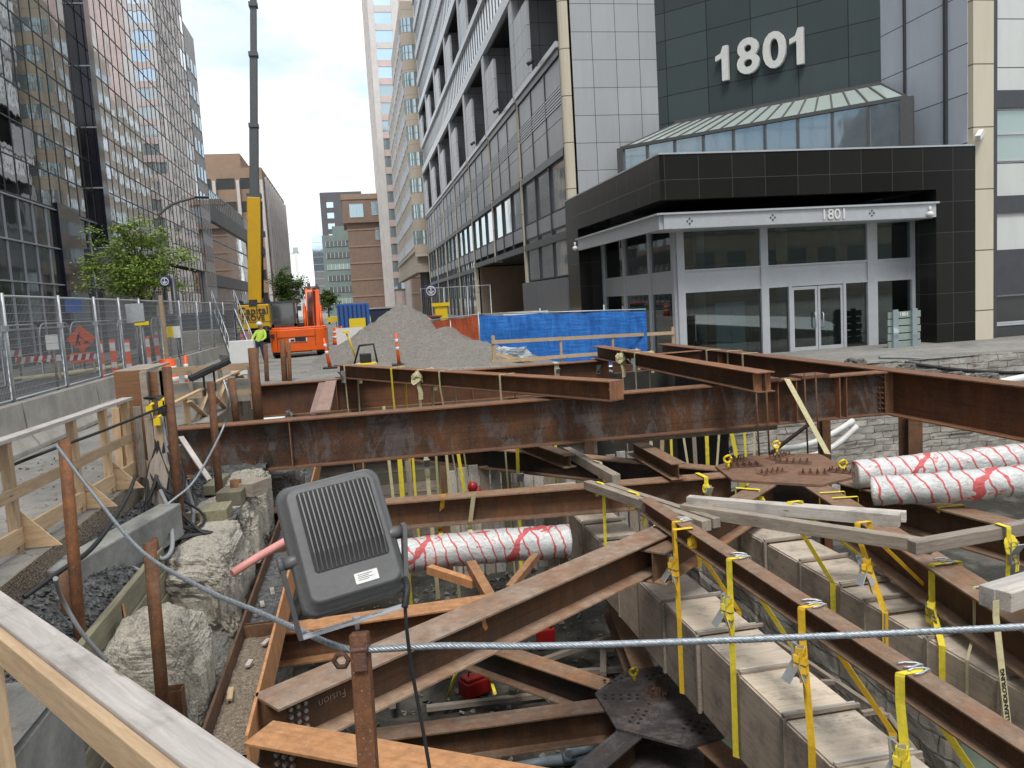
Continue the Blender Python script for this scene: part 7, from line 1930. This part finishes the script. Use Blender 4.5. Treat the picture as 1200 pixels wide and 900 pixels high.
m = B_((-.42, -.03, .72), (.38, -.012, .88)); lg = m.build('maker_plate', 'white', EX)
m = B_((-.15, -.045, .74), (.33, -.032, .93)); m.build('badge', 'black', lg)
m = B_((-.35, -.045, .75), (-.18, -.032, .84)); m.build('badge', 'navy', lg)
m = B_((-1.22, .02, .95), (-1.05, .04, 1.12)); m.build('vent', 'black', EX)
m = B_((-1.22, 1.1, 1.3), (-.12, 2.7, 1.42)); m.build('cab_floor', 'exor', EX)
m = MB()
for (x, y) in ((-1.22, 1.1), (-.2, 1.1), (-1.22, 2.6), (-.2, 2.6)): m.box((ex + x, EY + y, 1.4), (ex + x + .1, EY + y + .1, 2.55))
m.box((ex - 1.24, EY + 1.08, 2.5), (ex - .08, EY + 2.75, 2.62)); m.box((ex - 1.22, EY + 1.1, 1.4), (ex - .1, EY + 1.2, 1.55)); cb0 = m.build('cab_frame', 'alud', EX)
m = MB(); m.box((ex - 1.12, EY + 1.14, 1.55), (ex - .2, EY + 1.16, 2.5)); m.box((ex - 1.2, EY + 1.2, 1.5), (ex - 1.18, EY + 2.6, 2.5)); m.box((ex - .14, EY + 1.2, 1.5), (ex - .12, EY + 2.6, 2.5)); m.build('cab_window', 'glassd', cb0)
m = MB(); m.box((ex - .9, EY + 1.5, 1.45), (ex - .45, EY + 1.6, 2.1)); m.build('seat', 'black', EX)
m = MB(); m.prism([(ex + .30, EY + 2.0, 1.15), (ex + .30, EY + 2.7, 1.15), (ex + .30, EY + 3.3, 2.2), (ex + .30, EY + 3.5, 3.0), (ex + .30, EY + 3.2, 3.25), (ex + .30, EY + 2.8, 3.1), (ex + .30, EY + 2.3, 2.1)], (.36, 0, 0)); bmo = m.build('boom', 'exor', EX, bevel=.03)
m = MB(); m.prism([(ex + .72, EY + 2.4, 1.3), (ex + .72, EY + 2.75, 1.3), (ex + .78, EY + 3.2, 2.95), (ex + .78, EY + 2.9, 3.1)], (.2, 0, .02)); m.build('boom_side_plate', 'exor', EX, bevel=.02)
for x_ in (.22, .98):
    m = MB(); m.tube([(ex + x_, EY + 2.2, 1.25), (ex + x_ * .98, EY + 2.75, 2.3)], .075, 10); m.build('cylinder', 'exor', EX)
    m = MB(); m.tube([(ex + x_ * .98, EY + 2.7, 2.2), (ex + x_ * .96, EY + 3.0, 2.8)], .04, 8); m.build('piston', 'galv', EX)
m = MB()
for k in range(5): m.tube(smooth([V((ex + .38 + k * .06, EY + 2.0, 1.3)), V((ex + .4 + k * .05, EY + 1.9, 1.9)), V((ex + .42 + k * .06, EY + 2.5, 2.7)), V((ex + .4 + k * .07, EY + 2.9, 3.15))], 5), .022, 5)
m.build('hydraulic_hose', 'black', EX)
m = MB(); m.tube([(ex + .25, EY + 3.15, 3.18), (ex + .98, EY + 3.15, 3.18)], .10, 10); m.box((ex + .42, EY + 2.9, 3.1), (ex + .56, EY + 3.3, 3.42)); m.box((ex + .80, EY + 2.95, 3.1), (ex + .90, EY + 3.3, 3.36)); m.build('boom_pivot', 'dgrey', EX)
m = MB(); m.prism([(ex + .36, EY + 3.0, 3.05), (ex + .36, EY + 3.4, 3.3), (ex + .36, EY + 6.2, 1.6), (ex + .36, EY + 6.0, 1.4)], (.46, 0, 0)); m.build('dipper_arm', 'exor', EX, bevel=.03)
m = MB(); m.prism([(ex + .25, EY + 6.0, 1.5), (ex + .25, EY + 6.6, 1.2), (ex + .25, EY + 6.4, .3), (ex + .25, EY + 5.6, .4)], (.7, 0, 0)); m.build('bucket', 'dgrey', EX)
m = MB(); m.tube([(ex - .02, EY + 1.0, 1.37), (ex - .02, EY + 1.0, 1.75)], .05, 8); m.box((ex + .0, EY + .9, 1.37), (ex + .22, EY + 1.3, 1.55)); m.build('exhaust', 'black', EX)
for sx in (-1.2, .75):
    m = MB(); pts = [V((ex + sx, EY + 1.6 + 1.3 * math.cos(a) * 1.1, .25 + .24 * math.sin(a))) for a in [2 * math.pi * k / 20 for k in range(20)]]
    m.prism(pts, (.45, 0, 0)); m.build('track', 'black', EX)
m = B_((-.5, 1.0, .2), (.5, 2.4, .32)); m.build('turntable', 'dgrey', EX)
# ---------------------------------------------------------------- crane
CY_ = 60.0; cx = pyy(299, 370, CY_).x
CR = thing('mobile_crane', 'yellow mobile crane with lettered counterweight and tall telescopic boom', 'crane', (cx, CY_, 0))
cl_ = pyy(279, 370, CY_).x; cr_ = pyy(316, 370, CY_).x
za, zb_ = pyy(297, 385, CY_).z, pyy(297, 357, CY_).z
m = MB(); m.box((cl_, CY_, za), (cr_, CY_ + 1.3, zb_)); cwt = m.build('counterweight', 'yel', CR, bevel=.05)
m = MB(); m.box((cl_ - .02, CY_ - .02, za + .42), (cr_ + .02, CY_ + 1.32, za + .46)); m.build('joint', 'dgrey', cwt)
text_part('lettering', 'Capital', .72, V(((cl_ + cr_) / 2, CY_ - .04, za + 1.22)), (1, 0, 0), (0, 0, 1), 'alud', cwt, .01, .01)
text_part('lettering', 'GROVE', .5, V(((cl_ + cr_) / 2 - .1, CY_ - .04, za + .72)), (1, 0, 0), (0, 0, 1), 'alud', cwt, .01, .01)
m = MB(); m.box((cl_ + .35, CY_ + 1.3, za - .1), (cr_ - .2, CY_ + 5.5, zb_ - .4)); m.build('superstructure', 'yel', CR, bevel=.05)
m = MB()
for x in (cl_ + .02, cr_ - .22): m.tube([(x + .1, CY_ + .4, zb_ + .16), (x + .1, CY_ + 1.0, zb_ + .16)], .19, 10)
m.build('winch_drum', 'navy', CR)
m = MB(); m.box((cl_ + .8, CY_ - .05, zb_ - .1), (cl_ + 1.35, CY_ + .3, zb_ + .35)); m.box((cl_ + .1, CY_ + .1, zb_), (cr_ - .3, CY_ + .9, zb_ + .12)); m.build('winch_gear', 'alud', CR)
m = MB(); m.box((cl_ + .1, CY_ - 1, .9), (cr_ - .1, CY_ + 9, za - .15)); m.build('carrier_deck', 'dgrey', CR, bevel=.05)
m = MB(); m.box((cl_ + .1, CY_ - 1.04, 1.05), (cl_ + .8, CY_ - 1.0, 1.35)); m.build('bumper_panel', 'yelp', CR)
m = MB(); m.box((cl_ + .15, CY_ - 1.05, .3), (cl_ + .9, CY_ - 1.0, .95)); m.build('notice_board', 'pink', CR)
for y in (CY_ + .2, CY_ + 2.0, CY_ + 5.5, CY_ + 7.2):
    for sx in (cl_ + .1, cr_ - .5): 
        m = MB(); m.tube([(sx, y, .62), (sx + .4, y, .62)], .62, 18); wh = m.build('wheel', 'black', CR); 
        m = MB(); m.tube([(sx - .02, y, .62), (sx + .42, y, .62)], .28, 12); m.build('rim', 'yel', wh)
bx0 = pyy(299.0, 353, CY_ + 2); btop = pyy(298.0, 232, CY_ + 2.0); btip = pyy(296.5, -90, CY_ + 2.0)
def boomseg(p, q, wd, mat, nm_):
    m = MB(); m.board(p, q, wd, wd * 1.1, up=(0, 1, 0)); return m.build(nm_, mat, CR, bevel=.04)
boomseg(bx0 - V((0, 0, .4)), btop, .92, 'yel', 'boom_base')
bd_ = (btip - btop)
boomseg(btop, btop + bd_ * .24, .62, 'boomg', 'boom_section') if 'boomg' in M else None
M['boomg'] = plain('grey boom paint', (.13, .14, .15), .45, .1, .06, 2, .02)
boomseg(btop, btop + bd_ * .26, .60, 'boomg', 'boom_section'); boomseg(btop + bd_ * .26, btop + bd_ * .52, .50, 'boomg', 'boom_section'); boomseg(btop + bd_ * .52, btip, .42, 'boomg', 'boom_section')
m = MB()
for t in (0, .26, .52, .7, .86): q = btop + bd_ * t; m.board(q, q + V((0, 0, .3)), .98 if t == 0 else .70 - t * .15, .9 - t * .3, up=(0, 1, 0))
m.build('boom_collar', 'boomg', CR)
m = MB(); m.tube([bx0 + V((.62, -.3, .3)), btop + V((.5, -.2, -.3))], .06, 6); m.tube([bx0 + V((.5, 0, .2)), lerp(bx0, btop, .35) + V((.45, 0, 0))], .12, 8); m.build('hose_line', 'black', CR)
for t in (.45, .62):
    q = lerp(bx0, btop, t); m = MB(); m.box((q.x + .4, q.y - .3, q.z), (q.x + .75, q.y + .2, q.z + .4)); m.build('boom_fitting', 'alud', CR)

# tower cranes far away
for k, (mx, my0, my1, jx0, jy0, jx1, jy1, lb) in enumerate(((346, 318, 290, 333, 298, 352, 296, 'pale tower crane with level jib in the far distance'), (328, 318, 288, 327, 288, 338, 273, 'pale tower crane with raised jib in the far distance'))):
    y = 500; root = thing('tower_crane', lb, 'tower crane', pyy(mx, 330, y))
    m = MB(); a = pyy(mx, my1, y); m.board((a.x, y, 0), (a.x, y, a.z), 1.6, 1.6, up=(0, 1, 0)); m.build('mast', 'white', root)
    m = MB(); m.board(pyy(jx0, jy0, y), pyy(jx1, jy1, y), 1.2, 1.4); m.build('jib', 'white', root)
    m = MB(); m.box((a.x - 1.5, y - 1, a.z - 3), (a.x + 1.5, y + 1, a.z)); m.build('cab', 'glassg', root)

# ---------------------------------------------------------------- people
def person(label, c, pose, h=1.75, top='hivis', legs='navy', hat='white'):
    """one continuous skinned figure: joints in metres relative to the feet"""
    J = dict(pose); names = list(J)
    edges = [('hip', 'waist'), ('waist', 'chest'), ('chest', 'neck'), ('neck', 'head'), ('head', 'crown'), ('chest', 'shl'), ('shl', 'ell'), ('ell', 'hal'), ('hal', 'fil'), ('chest', 'shr'), ('shr', 'elr'), ('elr', 'har'), ('har', 'fir'),
             ('hip', 'hpl'), ('hpl', 'knl'), ('knl', 'anl'), ('anl', 'tol'), ('hip', 'hpr'), ('hpr', 'knr'), ('knr', 'anr'), ('anr', 'tor')]
    R_ = dict(hip=.15, waist=.14, chest=.16, neck=.06, head=.10, crown=.085, shl=.075, shr=.075, ell=.052, elr=.052, hal=.038, har=.038, fil=.03, fir=.03, hpl=.10, hpr=.10, knl=.07, knr=.07, anl=.05, anr=.05, tol=.04, tor=.04)
    me = D.meshes.new('body'); me.from_pydata([V(J[n]) * (h / 1.75) for n in names], [(names.index(a), names.index(b)) for a, b in edges], [])
    root = thing('person', label, 'person', c)
    o = D.objects.new('body', me); COL.objects.link(o); o.parent = root
    sk = o.modifiers.new('skin', 'SKIN'); sb = o.modifiers.new('sub', 'SUBSURF'); sb.levels = sb.render_levels = 2
    for n, sv in zip(names, me.skin_vertices[0].data): sv.radius = (R_[n], R_[n]); sv.use_root = n == 'hip'
    dg = bpy.context.evaluated_depsgraph_get(); dg.update(); m2 = D.meshes.new_from_object(o.evaluated_get(dg)); m2.name = 'body'
    o.modifiers.clear(); o.data = m2; D.meshes.remove(me)
    for mm in ('skin', top, legs): m2.materials.append(M[mm])
    hipz = J['hip'][2] * h / 1.75; nk = V(J['neck']) * (h / 1.75)
    for p in m2.polygons:
        c_ = p.center
        dn = (c_ - nk).length
        if (c_ - V(J['head']) * (h / 1.75)).length < .2: p.material_index = 0
        elif (c_ - V(J['fil']) * (h / 1.75)).length < .07 or (c_ - V(J['fir']) * (h / 1.75)).length < .07: p.material_index = 0
        elif min((c_ - V(J[k]) * (h / 1.75)).length for k in ('knl', 'knr', 'anl', 'anr', 'tol', 'tor', 'hpl', 'hpr')) < min((c_ - V(J[k]) * (h / 1.75)).length for k in ('waist', 'chest', 'shl', 'shr', 'ell', 'elr', 'hal', 'har')): p.material_index = 2
        else: p.material_index = 1
    m2.polygons.foreach_set('use_smooth', [True] * len(m2.polygons))
    hd = V(c) + V(J['head']) * (h / 1.75); cr2 = V(c) + V(J['crown']) * (h / 1.75); ax_ = (cr2 - hd).normalized()
    m = MB(); m.sphere(hd + ax_ * .09, (.13, .145, .10), 14, 8); m.frame_box(hd + ax_ * .075, V((1, 0, 0)), V((0, 1, 0)), V((0, 0, 1)), (-.13, .13), (-.17, .17), (-.01, .01)); m.build('hard_hat', hat, root)
    return root
wc = pyy(305, 421, 36.0); wc.z = max(0, 0)
bend = dict(hip=(0, 0, .88), waist=(.04, .03, 1.02), chest=(.12, .06, 1.25), neck=(.13, .06, 1.45), head=(.1, .05, 1.58), crown=(.08, .04, 1.68), shl=(-.06, .05, 1.34), ell=(-.2, -.08, 1.12), hal=(-.26, -.26, .98), fil=(-.28, -.33, .95),
            shr=(.28, .05, 1.33), elr=(.3, -.08, 1.08), har=(.16, -.26, .98), fir=(.1, -.32, .96), hpl=(-.1, 0, .84), knl=(-.1, -.05, .48), anl=(-.12, .06, .09), tol=(-.13, -.08, .04), hpr=(.1, 0, .84), knr=(.14, -.06, .48), anr=(.17, .05, .09), tor=(.19, -.09, .04))
person('worker in yellow-green hi-vis clothes and white hard hat beside the excavator', wc, bend, 1.75)
stand = dict(hip=(0, 0, .92), waist=(0, 0, 1.06), chest=(0, .01, 1.3), neck=(0, 0, 1.48), head=(0, -.01, 1.61), crown=(0, 0, 1.7), shl=(-.18, 0, 1.38), ell=(-.24, 0, 1.1), hal=(-.24, -.08, .86), fil=(-.24, -.1, .77), shr=(.18, 0, 1.38), elr=(.24, 0, 1.1), har=(.23, -.1, .86), fir=(.23, -.12, .77),
             hpl=(-.09, 0, .88), knl=(-.1, -.01, .48), anl=(-.1, .03, .09), tol=(-.11, -.1, .04), hpr=(.09, 0, .88), knr=(.1, -.01, .48), anr=(.1, .03, .09), tor=(.11, -.1, .04))
for k, (px, py, y, tp_, ht, lb) in enumerate(((431, 378, 72, 'hivis', 'white', 'far worker in hi-vis standing left of the heap top'), (413, 376, 80, 'orange', 'white', 'far worker in orange vest beyond the white board'), (400, 378, 84, 'navy', 'yelp', 'far person in dark clothes and yellow hat near the blue unit'), (421, 374, 95, 'white', 'white', 'far person in white shirt behind the amber sign'))):
    q = pyy(px, py, y); person(lb, V((q.x, y, 0)), stand, 1.75, tp_, 'navy', ht)

# ---------------------------------------------------------------- trees
def tree(label, base, H, crown_c, crown_r, nleaf, mat, leaf=.12, seed=1, layered=False, name='tree'):
    rnd = random.Random(seed); root = thing(name, label, 'tree', base); base = V(base); cc = V(crown_c); rr = V(crown_r)
    m = MB(); lean = V((rnd.uniform(-.3, .3), 0, 0)); top = V((cc.x, cc.y, cc.z + rr.z * .6)); mid = lerp(base, cc, .6)
    m.tube([base, lerp(base, mid, .6), mid, lerp(mid, top, .5), top], [H * .022, H * .018, H * .014, H * .008, H * .003], 8)
    tips = []
    for k in range(26):
        t = rnd.uniform(.25, .95); st = lerp(mid, top, t * .9) if t > .3 else lerp(base, mid, .85)
        a = rnd.uniform(0, 6.28); u = rnd.uniform(-1, 1); sc = math.sqrt(1 - u * u)
        e = cc + V((rr.x * sc * math.cos(a), rr.y * sc * math.sin(a), rr.z * u)) * rnd.uniform(.55, .95)
        md = lerp(st, e, .5) + V((rnd.uniform(-.1, .1), rnd.uniform(-.1, .1), .12 * H * .1)); m.tube([st, md, e], [H * .006, H * .004, H * .0015], 5)
        tips.append(e); tips.append(lerp(md, e, .5)); tips.append(md)
    m.build('trunk', 'bark', root)
    m = MB(); ncl = 150
    cl = []
    for k in range(ncl):
        t = rnd.choice(tips); cl.append((t + V((rnd.gauss(0, .16) * rr.x, rnd.gauss(0, .16) * rr.y, rnd.gauss(0, .12) * rr.z)), rnd.uniform(.10, .26) * rr.x))
    for k in range(nleaf):
        c, r_ = rnd.choice(cl); fl_ = .4 if layered else .8
        p = c + V((rnd.gauss(0, .55) * r_, rnd.gauss(0, .55) * r_, rnd.gauss(0, .55) * r_ * fl_ - (.25 * r_ if layered else 0) * rnd.random()))
        d = V((rnd.uniform(-1, 1), rnd.uniform(-1, 1), rnd.uniform(-.5, .3))).normalized(); s_ = V((rnd.uniform(-1, 1), rnd.uniform(-1, 1), rnd.uniform(-.4, .4))); s_ = (s_ - d * s_.dot(d)).normalized()
        l = leaf * rnd.uniform(.6, 1.3); m.add([p, p + d * l * .5 + s_ * l * .28, p + d * l, p + d * l * .5 - s_ * l * .28], [(0, 1, 2, 3)])
    m.build('crown', mat, root)
ty = 34.0; tcx = pyy(160, 320, ty).x; c_top = pyy(160, 248, ty).z; c_bot = pyy(160, 352, ty).z
tree('light green street tree with spreading layered crown behind the mesh fence', (tcx + .3, ty, 0), 6.5, (tcx, ty, (c_top + c_bot) / 2 - .15), (2.35, 2.1, (c_top - c_bot) / 2 * .95), 14000, 'leaf', .12, 3, True)
# upper thin part
ty = 70; q = pyy(336, 342, ty); tree('dark green round tree at the far end of the street beside the crane', (q.x, ty, 0), 5, (q.x, ty, q.z + .1), (1.65, 1.6, 1.75), 9000, 'leaf2', .16, 5)
q = pyy(384, 352, 120); tree('distant small tree right of the excavator boom', (q.x, 120, 0), 6, (q.x, 120, q.z), (1.7, 1.6, 1.9), 4000, 'leaf2', .25, 6)
q = pyy(240, 262, 99); 
tree('small planted tree on the roof terrace of the glass mid-rise', (-16.9, 101.8, 15.3), 2, (-16.9, 102.2, 16.0), (.9, .8, .9), 2500, 'leaf2', .16, 8)
q = pyy(12, 352, 36)
# street lamp with curved arm
ly = 35.0; root = thing('street_lamp', 'curved arm street lamp rising behind the left tree', 'street lamp', pyy(184, 400, ly))
a = pyy(186, 252, ly); b = pyy(203, 239, ly); c = pyy(230, 231, ly)
m = MB(); m.tube([(a.x - .1, ly, 0), (a.x - .05, ly, a.z * .5), (a.x, ly, a.z)] + smooth([a, b, c], 8)[1:], .055, 8); m.build('pole', 'dgrey', root)
m = MB(); m.frame_box(c, V((1, 0, -.05)).normalized(), V((0, 1, 0)), V((.05, 0, 1)).normalized(), (-.05, .45), (-.12, .12), (-.05, .03)); m.build('lamp_head', 'black', root, bevel=.02)
# hoses along the forecourt at the right
for k, (pts, r_, mt, lb) in enumerate((([(1030, 419, 24.3, -.7), (1075, 420, 24.3, -.7), (1140, 427, 24.3, -.75), (1210, 424, 24.3, -.75)], .05, 'cable', 'grey hose along the broken edge below the entrance'), ([(1060, 425, 24.2, -.8), (1110, 432, 24.2, -.8), (1160, 436, 24.2, -.85), (1215, 437, 24.2, -.85)], .06, 'black', 'black hose below the grey one at the right edge'), ([(1172, 449, 21, -.9), (1190, 445, 21, -.8), (1215, 441, 21, -.8)], .13, 'white', 'fat white pipe end at the right edge over the side girder'))):
    m = MB(); m.tube(smooth([pyy(a, b, y) for a, b, y, z in pts], 8), r_, 8); m.build('hose', mt, label=lb, cat='hose')
for k, (px, py, s_) in enumerate(((1085, 437, .5), (1120, 440, .35), (1062, 430, .3), (1150, 441, .5), (1005, 424, .3))):
    q = pyy(px, py, 24.1); boulder('broken paving lump on the edge below the entrance, %s' % ('largest', 'second from the right', 'beside the totem base', 'rightmost', 'leftmost by the doors')[k], (q.x, 24.2, q.z - .05), (s_, s_ * .7, .16), 30 + k, 'rockd', .3)
